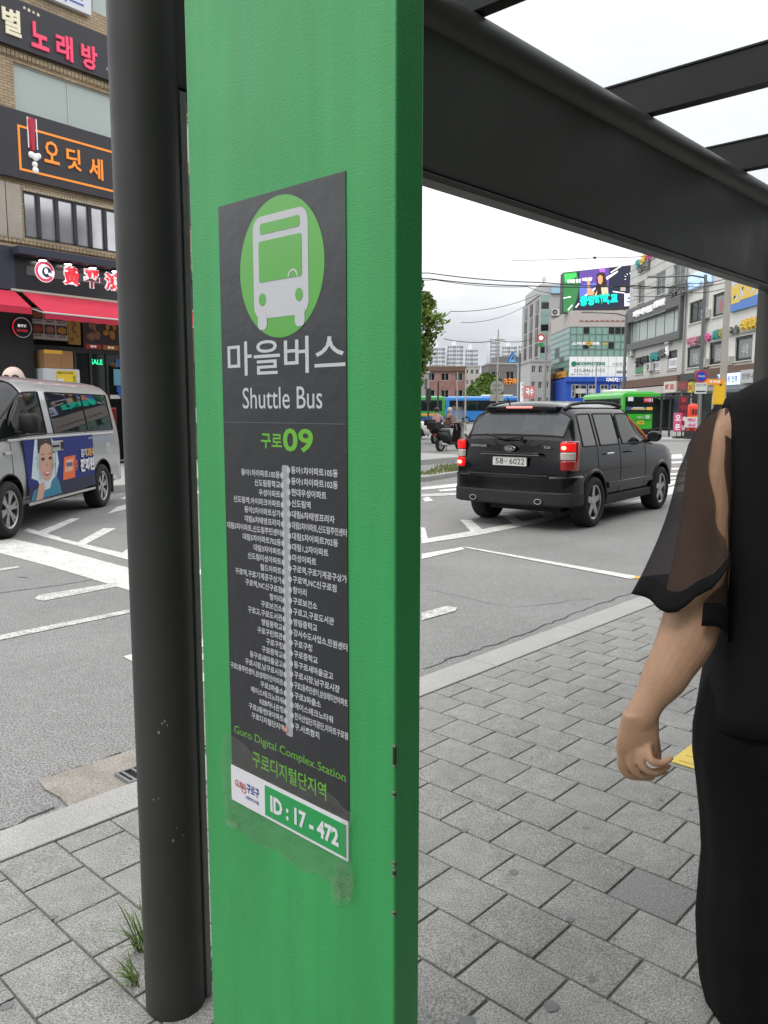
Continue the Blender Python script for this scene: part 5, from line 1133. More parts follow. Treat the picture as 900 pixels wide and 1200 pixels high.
# things seen in the gap between pole and post
br2 = MB().box(4.1, 8, -.12, -.004, 2.9, 4.6).build('brick_panel', brickmat('red brick', (.3, .13, .07), (.24, .1, .055), (.2, .15, .12)), lb_)
rl = thing('lantern', 'red shop lantern hanging in the gap between black pole and green post', 'lantern', (*LO, 0), R(LA)); MB().sphere((4.42, -.4, 3.0), (.14, .14, .16)).build('body', redl, rl, smooth=60); MB().cyl((4.42, -.4, 3.15), (4.42, -.4, 3.9), .008, n=6).build('cord', framed, rl); MB().box(4.40, 4.44, -.4, -.002, 3.9, 3.93).build('bracket', framed, rl)
wp = thing('shop_window', 'dark shop window with white notices, seen between pole and post', 'shop window', (*LO, 0), R(LA))
MB().box(3.95, 7, -.1, -.005, .85, 2.88).build('frame', woodm, wp)
for k in range(4): MB().box(4.1 + k * .32, 4.34 + k * .32, -.11, -.101, 1.2, 1.62).build('notice', wht_p, wp); letters(wp, '메뉴', 4.22 + k * .32, 1.4, .16, .18, -.112, inkm, .02)
wlm = mat('warm wall lamp', (1., .7, .35), .4, emit=4.); lp = thing('wall_lamp', 'small warm wall lamp above the white notices', 'lamp', (*LO, 0), R(LA)); MB().box(4.2, 4.3, -.16, -.101, 1.75, 1.8).build('bracket', framed, lp); MB().sphere((4.25, -.18, 1.82), .05).build('bulb', wlm, lp, smooth=60)
MB().box(3.95, 7, -.3, -.006, .2, .84).build('plinth', mat('brown boards', (.12, .06, .035), .7, var=.2), lb_)
fp_ = MB().prism([(-14, -5.4), (11, -5.4), (11, 0), (-14, 0)], -.1, .16).build('opposite_pavement', conc, None, loc=(*LO, 0), rz=R(LA), bevel=.02); tag(fp_, kind='structure')
# ------------------------------------------------------------------ right-hand row
RO, RA, RS = (15.0 * 1.35, 40 * 1.35), -90.0, 1.35
def rf(u, v, off=0.): return fac(u, v, RO, RA, off)
tile_grey = mat('grey stone tile', (.50, .495, .475), .6, var=.08, vscale=1.2, bump=.002, bscale=5); tile_lt = mat('pale stone tile', (.62, .61, .58), .65, var=.08, vscale=1.2); brownl = mat('brown ledge', (.13, .075, .05), .7, var=.15)
def rbox(pts):
    """bounds (x0, x1, z0, z1) on the right row's front from photo pixels"""
    P_ = [rf(*p) for p in pts]; xs = [p[0] for p in P_]; zs = [p[1] for p in P_]; return min(xs), max(xs), min(zs), max(zs)
ra = thing('office_building', 'grey stone office building with a dark framed glass band, beside the video screen', 'building', (*RO, 0), R(RA))
xA0, xA1 = rf(735, 446)[0] - .2, rf(803.5, 400)[0]
zl = lambda z: CAM_H + (z - CAM_H) * RS
GB = (rf(740, 380)[0], rf(800, 380)[0], zl(5.5), zl(6.75))
wA = [GB]
tw = [(rf(a, 320)[0], rf(b, 320)[0], zl(7.75), zl(8.95)) for a, b in ((748, 756), (769, 780), (789, 803))]
bw = [(rf(a, 430)[0], rf(b, 430)[0], zl(3.65), zl(4.62)) for a, b in ((744.5, 754), (762, 773), (782, 793))]
mb = wall_open(MB(), xA0, xA1, 0, zl(10.25), wA + tw + bw, 0, .3); H_ = zl(10.25)
mb.quad((xA0, 0, 0), (xA0, 14, 0), (xA0, 14, H_), (xA0, 0, H_)).quad((xA1, 0, 0), (xA1, 14, 0), (xA1, 14, H_), (xA1, 0, H_)).quad((xA0, 0, H_), (xA1, 0, H_), (xA1, 14, H_), (xA0, 14, H_))
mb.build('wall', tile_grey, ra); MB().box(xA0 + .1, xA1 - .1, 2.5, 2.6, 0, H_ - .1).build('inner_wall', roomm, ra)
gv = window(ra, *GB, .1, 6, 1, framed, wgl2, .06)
m = MB(); a, b, c, d = GB
m.box(a - .4, b + .35, -.35, -.002, d, d + 1.05).box(a - .4, b + .35, -.35, -.002, c - .55, c).box(b, b + .35, -.35, -.002, c, d).box(a - .4, a, -.35, -.002, c, d); m.build('dark_surround', mat('dark grey cladding', (.10, .10, .105), .5, var=.08), ra, bevel=.02)
for o_ in tw: window(ra, *o_, .12, 2, 1, framew, wgl, .06, tile_lt)
for k, o_ in enumerate(bw):
    w_ = window(ra, *o_, .12, 1, 1, framed, dgl, .06, tile_lt)
    MB().box(o_[0] + .1, o_[1] - .1, .05, .07, o_[2] + .08, (o_[2] + o_[3]) / 2 + (-.1 if k == 0 else .12)).build('window_film', dgreen if k == 0 else wht_p, w_)
    if k: letters(w_, '치과의원'[:2 + k % 2 + 1], (o_[0] + o_[1]) / 2, o_[2] + .42, .45, (o_[1] - o_[0]) * .7, .045, inkm, .0)
MB().box(xA0, xA1, -.5, -.003, zl(2.85), zl(3.3)).build('ledge', brownl, ra, bevel=.02)
m = MB()
for k in range(12): m.box(xA0 + .05, xA1 - .05, -.012, -.001, zl(7.2) + .0 + k * .6, zl(7.2) + .02 + k * .6) if zl(7.2) + k * .6 < H_ - .3 else None
m.build('panel_joint', mat('dark joint line', (.2, .2, .19), .8), ra)  # thin dark lines along the panel joints
def chl(name, label, txts, y=-.05, root_=None, group='channel letter signs'):
    """free channel letters; txts: (text, u0, u1, v, h, material)"""
    s = thing(name, label, 'sign', (*RO, 0), R(RA))
    for tx, u0, u1, v, h, m_ in txts:
        xa, za = rf(u0, v, y); xb, _ = rf(u1, v, y); letters(s, tx, (xa + xb) / 2, za, h, abs(xb - xa), y, m_, .04, .12)
    MB().box(rf(txts[0][1], txts[0][3], y)[0], rf(txts[-1][2], txts[-1][3], y)[0], y, y + .045, rf(txts[0][2], txts[0][3], y)[1] - .03, rf(txts[0][2], txts[0][3], y)[1] + .03).build('rail', steel, s)
    return s
greyl = mat('grey metal letters', (.13, .13, .13), .5); tealm = mat('teal letters', (.03, .3, .27), .4); yelm = mat('yellow letters', (.72, .48, .03), .4); magm = mat('magenta letters', (.6, .06, .25), .4, emit=.1); bluel = mat('pale blue lit letters', (.45, .62, .9), .4, emit=.6); ogm = mat('olive letters', (.35, .3, .05), .5)
chl('channel_letter_sign', 'small dark and teal letters under the dark glass band of the grey office building', [('국민', 745, 752, 424, .55, inkm), ('학원', 753, 760, 422, .55, framed), ('한의원', 763, 772, 418.5, .6, tealm), ('내과', 773, 780, 415, .6, greyl), ('의', 781, 784, 411, .7, whitel)])
chl('channel_letter_sign', 'white letters on the dark surround above the glass band', [('피부과의원', 743, 765, 369, .5, whitel), ('성형외과', 767, 780, 358, .5, whitel)], y=-.36)
chl('channel_letter_sign', 'colourful rooftop letters in teal, yellow and pink at the top of the grey office building', [('헬스', 746, 751, 311, .7, tealm), ('스파', 751.5, 757, 306, .8, yelm), ('사우나', 757.5, 768, 299, .9, magm)])
chl('channel_letter_sign', 'grey letters just under the colourful rooftop letters', [('요가원', 749, 761, 316, .7, greyl)])
chl('channel_letter_sign', 'grey slanted letters at the upper right end of the grey office building', [('법무법인', 785, 805, 343, .8, greyl)], y=-.36)
rb = thing('shop_building', 'pale tiled shop building at the far right with three dark windows and many signs', 'building', (*RO, 0), R(RA))
xB0, xB1 = xA1 + .12, 11.0; HB = zl(8.2)
w1 = [(rf(a, 360)[0], rf(b, 360)[0], zl(5.72), zl(6.75)) for a, b in ((808, 825), (835, 854.5))]
w2 = [(rf(a, 415)[0], rf(b, 415)[0], zl(3.6), zl(4.62)) for a, b in ((805, 822), (831, 848.5), (861, 881), (893, 915))]
mb = wall_open(MB(), xB0, xB1, 0, HB, w1 + w2, 0, .3)
mb.quad((xB0, 0, 0), (xB0, 14, 0), (xB0, 14, HB), (xB0, 0, HB)).quad((xB1, 0, 0), (xB1, 14, 0), (xB1, 14, HB), (xB1, 0, HB)).quad((xB0, 0, HB), (xB1, 0, HB), (xB1, 14, HB), (xB0, 14, HB)); mb.build('wall', tile_lt, rb)
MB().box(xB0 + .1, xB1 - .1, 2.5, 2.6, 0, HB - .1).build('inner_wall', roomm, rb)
papr = [mat('window notice pale', (.5, .5, .48), .6), mat('window notice red', (.5, .1, .1), .6)]
for k, o_ in enumerate(w1 + w2):
    w_ = window(rb, *o_, .1, 2, 1, framed, dgl, .1, tile_lt)
    if k: MB().box(o_[0] + (.45 if k != 3 else .7), o_[1] - .15, .05, .07, o_[2] + .15, o_[3] - .2).build('window_film', mat('frosted film', (.2, .21, .21), .4), w_); letters(w_, ('', '임대', '학원', '상담', '수학', '학원')[k], (o_[0] + o_[1]) / 2 + .15, (o_[2] + o_[3]) / 2 - .1, .7, .8, .045, papr[1 if k == 1 else 0], .02)
MB().box(xB0, rf(822, 440)[0], -.35, -.003, zl(3.0), zl(3.32)).build('ledge', mat('charcoal ledge', (.06, .06, .06), .7), rb); MB().box(rf(823, 440)[0], xB1, -.5, -.003, zl(2.95), zl(3.4)).build('ledge', brownl, rb, bevel=.02)
chl('channel_letter_sign', 'pale blue lit letters near the top of the pale shop building', [('연합치과', 808, 835, 331.5, .95, bluel)], y=-.1)
chl('channel_letter_sign', 'row of pink, green and yellow letters over the second floor windows of the shop building', [('전문', 806, 818, 401, .5, mat('pink letters', (.55, .2, .28), .5)), ('영어', 819, 825, 398.5, .5, greyl), ('수', 826, 834, 396.5, .5, magm), ('과학', 836, 843, 393, .55, tealm), ('국어', 843.5, 851, 391, .55, ogm), ('논술', 857, 866, 387.5, .45, greyl), ('수학치과', 869, 888, 382, .62, yelm), ('원', 889, 894, 379, .6, magm)], y=-.1)
a, b, c, d = rf(858, 352)[0], rf(903, 352)[0], zl(5.72), zl(6.95)
s = sign('shop_sign', 'large blue and white billboard with fat yellow letters at the far right', rb, a, b, c, d, -.05, mat('billboard blue', (.08, .2, .55), .5), 'billboard'); MB().box(a, b, -.176, -.171, c + .55, d).build('white_field', mat('billboard white', (.5, .56, .62), .5), s); letters(s, '변호사', (a + b) / 2, (c + d) / 2 + .15, 1.15, b - a - .15, -.18, yelm, .06)
a, b = rf(853.5, 447)[0], rf(880.5, 447)[0]
s = sign('shop_sign', 'bright white lit shop sign with small blue letters right of the concrete utility pole', rb, a, b, zl(2.6), zl(3.08), -.55, mat('lit sign face', (.62, .78, 1.), .4, emit=.75)); letters(s, '하이마트 안경', (a + b) / 2, zl(2.84), .36, (b - a) * .82, -.675, navy, .02)
a, b = rf(881.5, 447)[0], rf(905, 447)[0]; s = sign('shop_sign', 'grey white shop sign at the right edge behind the shelter column', rb, a, b, zl(2.62), zl(3.15), -.55, mat('grey sign face', (.5, .51, .52), .5)); letters(s, '안경나라', (a + b) / 2, zl(2.9), .3, (b - a) * .8, -.675, greyl, .02)
redn = mat('red plain letters', (.5, .03, .04), .5)
def rsign(label, u0, u1, v0, v1, c, txt_, tc_, y=-.55, sub=None):
    a, b = rf(u0, v0, y)[0], rf(u1, v0, y)[0]; um = (u0 + u1) / 2; z1, z0 = rf(um, v0, y)[1], rf(um, v1, y)[1]
    s = sign('shop_sign', label, rb, a, b, z0, z1, y, mat(c[0], c[1], .5)); letters(s, txt_, (a + b) / 2, (z0 + z1) / 2, (z1 - z0) * .55, (b - a) * .8, y - .125, tc_, .04)
    return s
rsign('small white and red shop sign left of the red lettered one', 780, 794, 447, 460, ('white sign panel', (.6, .57, .5)), '화로', redn)
rsign('yellow edged shop sign with red letters behind the no parking sign', 796, 808, 446, 458, ('dark red sign panel', (.12, .04, .03)), '치킨', redn)
rsign('brown shop sign with grey letters between the no parking sign and the yellow box', 829, 845, 440.5, 450, ('brown sign panel', (.09, .07, .06)), '고로케', greyl)
rsign('yellow small shop sign half hidden by the no parking plate', 808.5, 814, 448, 460, ('yellow sign panel', (.6, .45, .05)), '24', redn)
MB().box(xA0, xB1, -.48, -.004, zl(2.42), zl(2.80)).build('fascia', mat('pale shop fascia', (.45, .44, .41), .6, var=.1), rb)
MB().box(xA0, xB1, -.06, -.002, .15, zl(2.40)).build('shop_glazing', mat('dim shop glazing', (.03, .032, .033), .12, var=.5, vscale=.8), rb)
for k in range(14):
    x = xA0 + .8 + k * 1.75; MB().box(x, x + .14, -.12, -.061, .15, zl(2.40)).build('shop_mullion', tile_lt if k % 3 else framed, rb)
MB().prism([(-.5, zl(2.42)), (-1.5, zl(2.28)), (-1.5, zl(2.24)), (-.5, zl(2.36))], rf(845, 460)[0], xB1, 'x').build('canopy', framed, rb)
# ------------------------------------------------------------------ glass corner building with the video screen
YG = 80.0
g0, g1 = at(667, 440, YG), at(748, 440, YG)
def gz(v, Y=YG, u=700): return at(u, v, Y).z
gbld = thing('glass_building', 'corner building with green glass upper floors, white banner and bright blue ground floor', 'building', (g0.x, YG, 0))
GW = g1.x - g0.x; zr_, zg1, zg0, zw0 = gz(364), gz(383), gz(418), gz(441.5)
gl_g = glass('green curtain glass', (.26, .42, .37), .06, .15, (.5, .72, .64)); stone = mat('beige stone cladding', (.42, .38, .35), .65, var=.08); bluew = mat('bright blue cladding', (.015, .075, .42), .45, var=.08); muln = mat('green mullion', (.12, .19, .17), .5)
SD = 9.0
body = MB().box(0, GW, .3, SD, 0, zr_ - .02); body.build('core', roomm, gbld)
MB().box(-.06, GW, -.06, SD + .05, zg1, zr_).build('parapet', stone, gbld, bevel=.02)
m = MB()
for k in range(9): m.box(.9 + k * .5, 1.15 + k * .5, -.10, -.061, gz(377), gz(375.2))
m.box(.8, GW * .85, -.09, -.061, gz(376.8), gz(376.3)); m.build('parapet_lettering', mat('rust letters', (.25, .12, .09), .5), gbld)
NX, NZ = 11, 4
for i in range(NX):
    for j in range(NZ):
        a, b = GW * i / NX, GW * (i + 1) / NX; c, d = zg0 + (zg1 - zg0) * j / NZ, zg0 + (zg1 - zg0) * (j + 1) / NZ
        MB().box(a + .03, b - .03, .0 + random.uniform(-.004, .004), .02, c + .03, d - .03).build('glass_panel', dgl if (j == 3 and i > 5 or random.random() < .04) else gl_g, gbld)
m = MB()
for i in range(NX + 1): m.box(GW * i / NX - .035, GW * i / NX + .035, -.05, .06, zg0, zg1)
for j in range(NZ + 1): z = zg0 + (zg1 - zg0) * j / NZ; m.box(0, GW, -.045, .055, z - .035, z + .035)
m.build('mullion_grid', muln, gbld)
for j in range(9):
    for i in range(4):
        a, b = .1 + SD * i / 4, .1 + SD * (i + 1) / 4; c, d = zw0 + (zg1 - zw0) * j / 9, zw0 + (zg1 - zw0) * (j + 1) / 9
        MB().box(-.03, .02, a + .03, b - .03, c + .03, d - .03).build('glass_panel', gl_g if random.random() < .8 else dgl, gbld)
m = MB()
for j in range(10): z = zw0 + (zg1 - zw0) * j / 9; m.box(-.06, -.031, 0, SD, z - .03, z + .03)
m.build('mullion_grid', muln, gbld)
MB().box(0, GW, -.12, .1, zw0, zg0).build('banner_wall', mat('white tile banner', (.8, .81, .81), .5, var=.05), gbld)
m = MB()
for k in range(1, 9): m.box(GW * k / 9 - .012, GW * k / 9 + .012, -.124, -.1205, zw0, zg0)
m.box(0, GW, -.124, -.1205, (zw0 + zg0) / 2 - .012, (zw0 + zg0) / 2 + .012); m.build('tile_joint', muln, gbld)
gpx = lambda u: at(u, 430, YG).x - g0.x
grl = mat('bank green letters', (.01, .18, .12), .5)
MB().disc((gpx(672), -.13, gz(426.5)), .26, 20).build('banner_logo', grl, gbld); letters(gbld, 'MOONWAY KING', (gpx(675) + gpx(709)) / 2, gz(426.3), .36, gpx(709) - gpx(675.5), -.13, grl, .06)
letters(gbld, '010-8461-9155', (gpx(672) + gpx(709)) / 2, gz(434.3), .36, gpx(709) - gpx(673), -.13, inkm, .0); letters(gbld, '월세 · 사무실 · 임대', (gpx(669) + gpx(690)) / 2, gz(438.8), .18, gpx(690) - gpx(669), -.13, inkm, .0)
letters(gbld, '구로역 상가', (gpx(716) + gpx(739)) / 2, gz(427), .35, gpx(737) - gpx(716), -.13, greyl, .0); letters(gbld, 'NAVER', (gpx(722) + gpx(736)) / 2, gz(436), .28, gpx(735) - gpx(722), -.13, framed, .04)
letters(gbld, '스마트', gpx(678), gz(402.5), .32, 1.5, -.09, whitel, .04); letters(gbld, '치과', gpx(689), gz(402.8), .42, .75, -.09, yelm, .05); letters(gbld, '의원', gpx(697), gz(402.6), .32, .7, -.09, whitel, .04); letters(gbld, '영어', gpx(708), gz(403.2), .25, .5, -.09, yelm, .03)
MB().box(-.4, GW, -.35, .1, gz(447.5), zw0 - .02).build('blue_fascia', bluew, gbld, bevel=.02); MB().box(-.3, GW, -.08, .28, 0, gz(447.6)).build('blue_wall', bluew, gbld)
MB().box(-.3, .28, .3, SD, 0, zw0 - .02).build('blue_side_wall', bluew, gbld)
letters(gbld, '다비치', gpx(716.5), gz(445.2), .42, 1.1, -.36, whitel, .05); letters(gbld, '안경', gpx(726), gz(445.2), .36, .65, -.36, whitel, .0)
for a, b in ((674, 688), (690, 699), (704, 713), (716, 724), (727, 736)):
    w_ = window(gbld, gpx(a), gpx(b), gz(466), gz(451), -.1, 2, 2, framew, dgl, .05); MB().box(gpx(a) + .1, gpx(b) - .1, -.12, -.11, gz(461), gz(455.5)).build('window_film', papr[0], w_)
for k in range(2): window(gbld, .35 + k * .0 - .1, 1.0, gz(466), gz(450.5), -.1, 1, 2, framew, wgl, .05) if k == 0 else None
s = thing('shop_sign', 'orange sign board on the side of the glass corner building', 'sign', (g0.x, YG, 0)); zc_ = gz(438); MB().box(-.3, -.07, .6, 7.5, zc_ - .45, zc_ + .3).build('board', mat('orange sign board', (.5, .25, .03), .5), s); t = MB(); T(t, '서울미술학원', 0, 0, .4, 4.5, bold=.02, fn=lambda x, y, z: (-.305, 4 - x, zc_ - .08 + z)); t.build('lettering', inkm, s)
# video screen on the roof, two faces meeting at a corner
scr = thing('video_screen', 'big roof video screen showing a woman over turquoise lettering', 'video screen', (0, 0, 0))
Ys = 81.0
TL_, TR_, BL_, BR_ = at(660, 319.5, Ys), at(745, 310, Ys), at(658.5, 366.5, Ys), at(745, 361, Ys)
scr_x0, scr_x1 = TL_.x, TR_.x; scz0, scz1 = (BL_.z + BR_.z) / 2, (TL_.z + TR_.z) / 2
sl_t = (TR_.z - TL_.z) / (scr_x1 - scr_x0); sl_b = (BR_.z - BL_.z) / (scr_x1 - scr_x0)
scr.location = (scr_x0, Ys, 0); SW = scr_x1 - scr_x0
def led(name, c, e=.75): return mat('screen ' + name, c, .6, emit=e)
MB().add([(0, 0, BL_.z), (SW, 0, BR_.z), (SW, 0, TR_.z), (0, 0, TL_.z), (0, 1.2, BL_.z), (SW, 1.2, BR_.z), (SW, 1.2, TR_.z), (0, 1.2, TL_.z)], [(0, 3, 2, 1), (4, 5, 6, 7), (0, 1, 5, 4), (1, 2, 6, 5), (2, 3, 7, 6), (3, 0, 4, 7)]).build('cabinet', framed, scr)
def su(u, v): p = at(u, v, Ys); return p.x - scr_x0, p.z
def spoly(name, pts, m_, k): return MB().poly([(su(*p)[0], -.01 - .008 * k, su(*p)[1]) for p in pts]).build(name, m_, face)
face = MB().poly([(.08, -.005, BL_.z + .1), (SW - .08, -.005, BR_.z + .1), (SW - .08, -.005, TR_.z - .1), (.08, -.005, TL_.z - .1)]).build('screen_face', led('night', (.012, .014, .035)), scr)
spoly('screen_green', [(660, 320.5), (676, 318.5), (679, 335), (676, 350), (670, 366), (660, 366)], led('green', (.03, .16, .05)), 1)
spoly('screen_glow', [(661, 321), (675, 319.5), (676, 324), (662, 331)], led('bright green', (.05, .5, .1)), 2)
spoly('screen_purple', [(679, 318), (714, 314), (713, 346), (679, 352)], led('purple', (.10, .05, .26)), 1); spoly('screen_purple', [(702, 315), (709, 314), (709, 319), (703, 319.5)], led('lilac', (.35, .12, .5)), 2)
spoly('screen_blue', [(679, 334), (700, 331), (690, 346), (679, 350)], led('blue', (.10, .14, .5)), 2)
wl_ = led('white', (.85, .85, .9), .8)
for a in (((681, 349), (700, 335), (701, 336.5), (682, 350.5)), ((710, 325), (724, 317), (724, 319), (711, 328)), ((715, 319), (727, 311.5), (728, 312.5), (716, 320)), ((713, 335.5), (731, 335), (731, 336), (713, 336.7)), ((718, 341), (732, 343), (732, 344), (718, 342.3)), ((665, 363), (670, 357), (671, 358), (666, 364)), ((674, 360), (678, 355), (679, 356), (675, 361)), ((660, 349), (669, 347), (669, 348.4), (660, 350))): spoly('screen_streak', a, wl_, 3)
skl = led('skin', (.65, .3, .16), .7); hrl = led('hair', (.03, .015, .01), .4)
spoly('figure_hair', [(699, 322), (702, 319.5), (706, 319), (709, 321.5), (711, 331), (709, 346), (695, 346), (699, 334)], hrl, 4); spoly('figure_body', [(697, 345), (701, 338), (706, 335), (712, 336), (713, 347), (697, 347)], led('cream', (.6, .5, .33), .6), 4.5)
spoly('figure_face', [(700, 325), (703, 322), (706, 324), (706, 330), (704, 333.5), (701, 332)], skl, 6); spoly('figure_arm', [(688, 326), (691, 324.5), (691.5, 338), (697, 343), (694, 346), (688, 346)], skl, 5); spoly('figure_hair_lock', [(701, 333), (704, 334), (705, 346), (699, 346)], hrl, 6)
def stxt(tx, u0, u1, v, hpx, m_, k=8, sh=0.):
    a, z = su(u0, v); b, _ = su(u1, v); h = hpx / F_PX * Ys; mb_ = MB(); T(mb_, tx, (a + b) / 2, z, h, b - a, -.01 - .008 * k, 'c', .06, shear=sh); mb_.build('lettering', m_, face)
stxt('중앙대학교', 679, 724, 351.5, 13, led('turquoise edge', (.0, .18, .16), .5), 7, .08); stxt('중앙대학교', 679.5, 723.5, 351.2, 11, led('turquoise', (.0, .72, .5), .9), 9, .08); stxt('세계를 향한', 664, 681, 329.5, 4.2, wl_, 8, .06); stxt('비상', 682, 694, 327.5, 4.2, wl_, 8, .06)
spoly('screen_card', [(731.5, 344), (744, 344), (744, 358), (731.5, 359)], led('card', (.6, .65, .85), .8), 4); stxt('교육', 735, 741, 349.5, 2.5, led('ink', (.05, .06, .2), .3), 6); stxt('2024', 734, 743, 353.5, 1.8, led('ink', (.05, .06, .2), .3), 6)
spoly('screen_patch', [(727, 336), (733, 336), (733, 341), (727, 341)], led('tan', (.4, .35, .28), .6), 4)
for k in range(7):
    a_ = R(-20 + k * 35); u0, v0 = 738, 326; r0, r1 = 4.5, 6.5
    spoly('dial_tick', [(u0 + r0 * math.cos(a_), v0 - r0 * math.sin(a_)), (u0 + r0 * math.cos(a_ + .12), v0 - r0 * math.sin(a_ + .12)), (u0 + r1 * math.cos(a_ + .12), v0 - r1 * math.sin(a_ + .12)), (u0 + r1 * math.cos(a_), v0 - r1 * math.sin(a_))], wl_, 4)
m = MB()
for k in range(24): x = SW * (.35 + .65 * k / 24); m.box(x, x + .07, .3, .36, zr_ - .2, BL_.z + .6)
m.build('louvre', mat('pale louvre', (.45, .45, .45), .5), scr)
for x in (.8, SW * .5, SW - .8): MB().box(x - .1, x + .1, .5, .7, zr_ - .3, scz1 - .5).build('support', steel, scr)
# ------------------------------------------------------------------ tall building behind it
YT = 100.0
t0, t1 = at(632.5, 400, YT), at(672, 400, YT)
tb = thing('tall_building', 'tall grey building with a green glass strip behind the glass corner building', 'building', (t0.x, YT, 0))
tz = lambda v: at(650, v, YT).z
TW = t1.x - t0.x; TD = 13
MB().box(0, TW, 0, TD, 0, tz(345)).build('wall', mat('grey cladding', (.36, .35, .34), .6, var=.1), tb); MB().box(-.1, TW, .1, TD * .8, tz(345) + .01, tz(333)).build('penthouse', mat('grey cladding light', (.42, .42, .42), .6), tb)
MB().box(1.2, TW - .2, -.3, .2, tz(344), tz(336)).build('roof_sign', mat('pale blue sign', (.3, .5, .62), .5), tb); letters(tb, '병원', 3.2, tz(338.5), .55, 1.6, -.305, whitel, .03)
for j in range(14):
    z = tz(465) + (tz(345) - tz(465)) * j / 14; MB().box(.1, 1.0, -.03, .0, z + .05, z + (tz(345) - tz(465)) / 14 - .05).build('glass_panel', gl_g if j % 3 else dgl, tb)
letters(tb, '노래연습장', 2.7, tz(362), .5, 2.4, -.02, greyl, .0); letters(tb, '당구클럽', 2.6, tz(368), .55, 2.2, -.02, greyl, .0)
for j in range(6):
    z = tz(455) + (tz(352) - tz(455)) * j / 6
    for i in range(3): 
        y0_ = 1.2 + i * 4; f_ = MB().box(-.06, .0, y0_, y0_ + 1.8, z + .5, z + 2.0).build('window', dgl if (i + j) % 2 else framed, tb)
m = MB().tube([(.6, 2, tz(333)), (.6, 2, tz(322))], .06, 6).tube([(.9, 2, tz(333)), (.9, 2, tz(320))], .05, 6).tube([(.75, 2.3, tz(333)), (.75, 2.3, tz(317))], .03, 6)
m.box(.55, .95, 1.95, 2.35, tz(326), tz(322)); m.build('roof_mast', framew, tb)
ns = thing('round_road_sign', 'small red ring sign over a green sign, hanging at the tall building front', 'road sign', (at(634, 396, 70).x, 70, 0)); rz_ = at(634, 396, 70).z
MB().ring((0, -.02, rz_), .2, .33, 24).build('red_ring', mat('sign red', (.5, .02, .03), .45), ns); MB().disc((0, -.015, rz_), .31, 24).build('white_disc', whitel, ns); MB().box(-.22, .22, -.02, .0, rz_ - .75, rz_ - .4).build('green_plate', dgreen, ns); MB().cyl((.45, .1, 0), (.45, .1, rz_ + .6), .09, n=8).build('post', steel, ns); MB().box(0, .45, .0, .06, rz_ + .2, rz_ + .28).build('arm', steel, ns)
# ------------------------------------------------------------------ low buildings across the junction
def lowb(name, label, u0, u1, v0, Y, dep, m_, nx, nz, wm=None, vb=470, flat=True):
    a, b = at(u0, 450, Y), at(u1, 450, Y); h = at((u0 + u1) / 2, v0, Y).z
    o = thing(name, label, 'building', (a.x, Y, 0)); Wd = b.x - a.x
    ops = []; fh = h / nz
    for j in range(nz):
        for i in range(nx): ops.append((Wd * (i + .22) / nx, Wd * (i + .78) / nx, fh * (j + .3), fh * (j + .75)))
    mb_ = wall_open(MB(), 0, Wd, 0, h, ops, 0, .25)
    mb_.quad((0, 0, 0), (0, dep, 0), (0, dep, h), (0, 0, h)).quad((Wd, 0, 0), (Wd, dep, 0), (Wd, dep, h), (Wd, 0, h)); mb_.build('wall', m_, o)
    MB().box(-.1, Wd + .1, -.1, dep, h, h + .25).build('roof', conc, o)
    for w_ in ops: window(o, *w_, .15, 2, 1, framew, wm or dgl, .06)
    MB().box(.1, Wd - .1, .6, .7, .1, h - .1).build('inner_wall', roomm, o)
    return o, Wd, h
o, Wd, h = lowb('brick_house', 'low pink brick building behind the buses, left of the round tree', 497, 546, 432, 130, 9, redbrick, 3, 3)
MB().box(0, Wd, -.25, -.11, h - .4, h + .35).build('eaves_band', brownl, o)
o, Wd, h = lowb('grey_house', 'dark grey low building with orange letters right of the round tree', 572, 623, 427, 125, 9, mat('dark grey render', (.15, .14, .14), .7, var=.1), 3, 2)
MB().box(1.2, 5.8, .5, 6, h, h + 1.2).build('roof_room', mat('dark grey render', (.15, .14, .14), .7), o)
letters(o, '가구마을', Wd * .55, at(600, 447, 125).z, .95, 2.6, -.05, orangel, .03, .1)
o, Wd, h = lowb('apartment_house', 'pale narrow building with small windows between pink building and dark grey building', 544, 562, 430, 150, 9, mat('pale render', (.4, .39, .37), .7, var=.1), 3, 5)
lowb('grey_house', 'small grey building at the left behind the tall tree', 488, 503, 437, 112, 8, mat('mid grey render', (.27, .26, .25), .7, var=.1), 2, 2)
o, Wd, h = lowb('narrow_building', 'narrow white building with black windows beside the tall grey building', 621, 645, 424, 84, 8, mat('white render', (.4, .4, .39), .7, var=.1), 3, 4)
ss = thing('shop_sign', 'small red and white upright sign left of the narrow white building', 'sign', (at(620.5, 458, 82).x, 82, 0)); z = at(620, 452, 82).z; MB().box(-.55, .55, -.05, .1, z - 1.3, z).build('board', mat('red white sign', (.55, .2, .2), .5), ss); letters(ss, '국수', 0, z - .6, .7, .8, -.06, whitel, .03); MB().cyl((0, .1, 0), (0, .1, z), .05, n=6).build('post', steel, ss)
ss = thing('shop_sign', 'white upright sign with vertical letters right of the dark grey building', 'sign', (at(613.5, 458, 88).x, 88, 0)); z = at(613, 448, 88).z; MB().box(-.38, .38, -.05, .1, z - 2.1, z).build('board', whitel, ss); [letters(ss, c_, 0, z - .3 - .5 * k, .4, .5, -.06, inkm, .0) for k, c_ in enumerate('부동산')]; MB().cyl((0, .1, 0), (0, .1, z), .05, n=6).build('post', steel, ss)
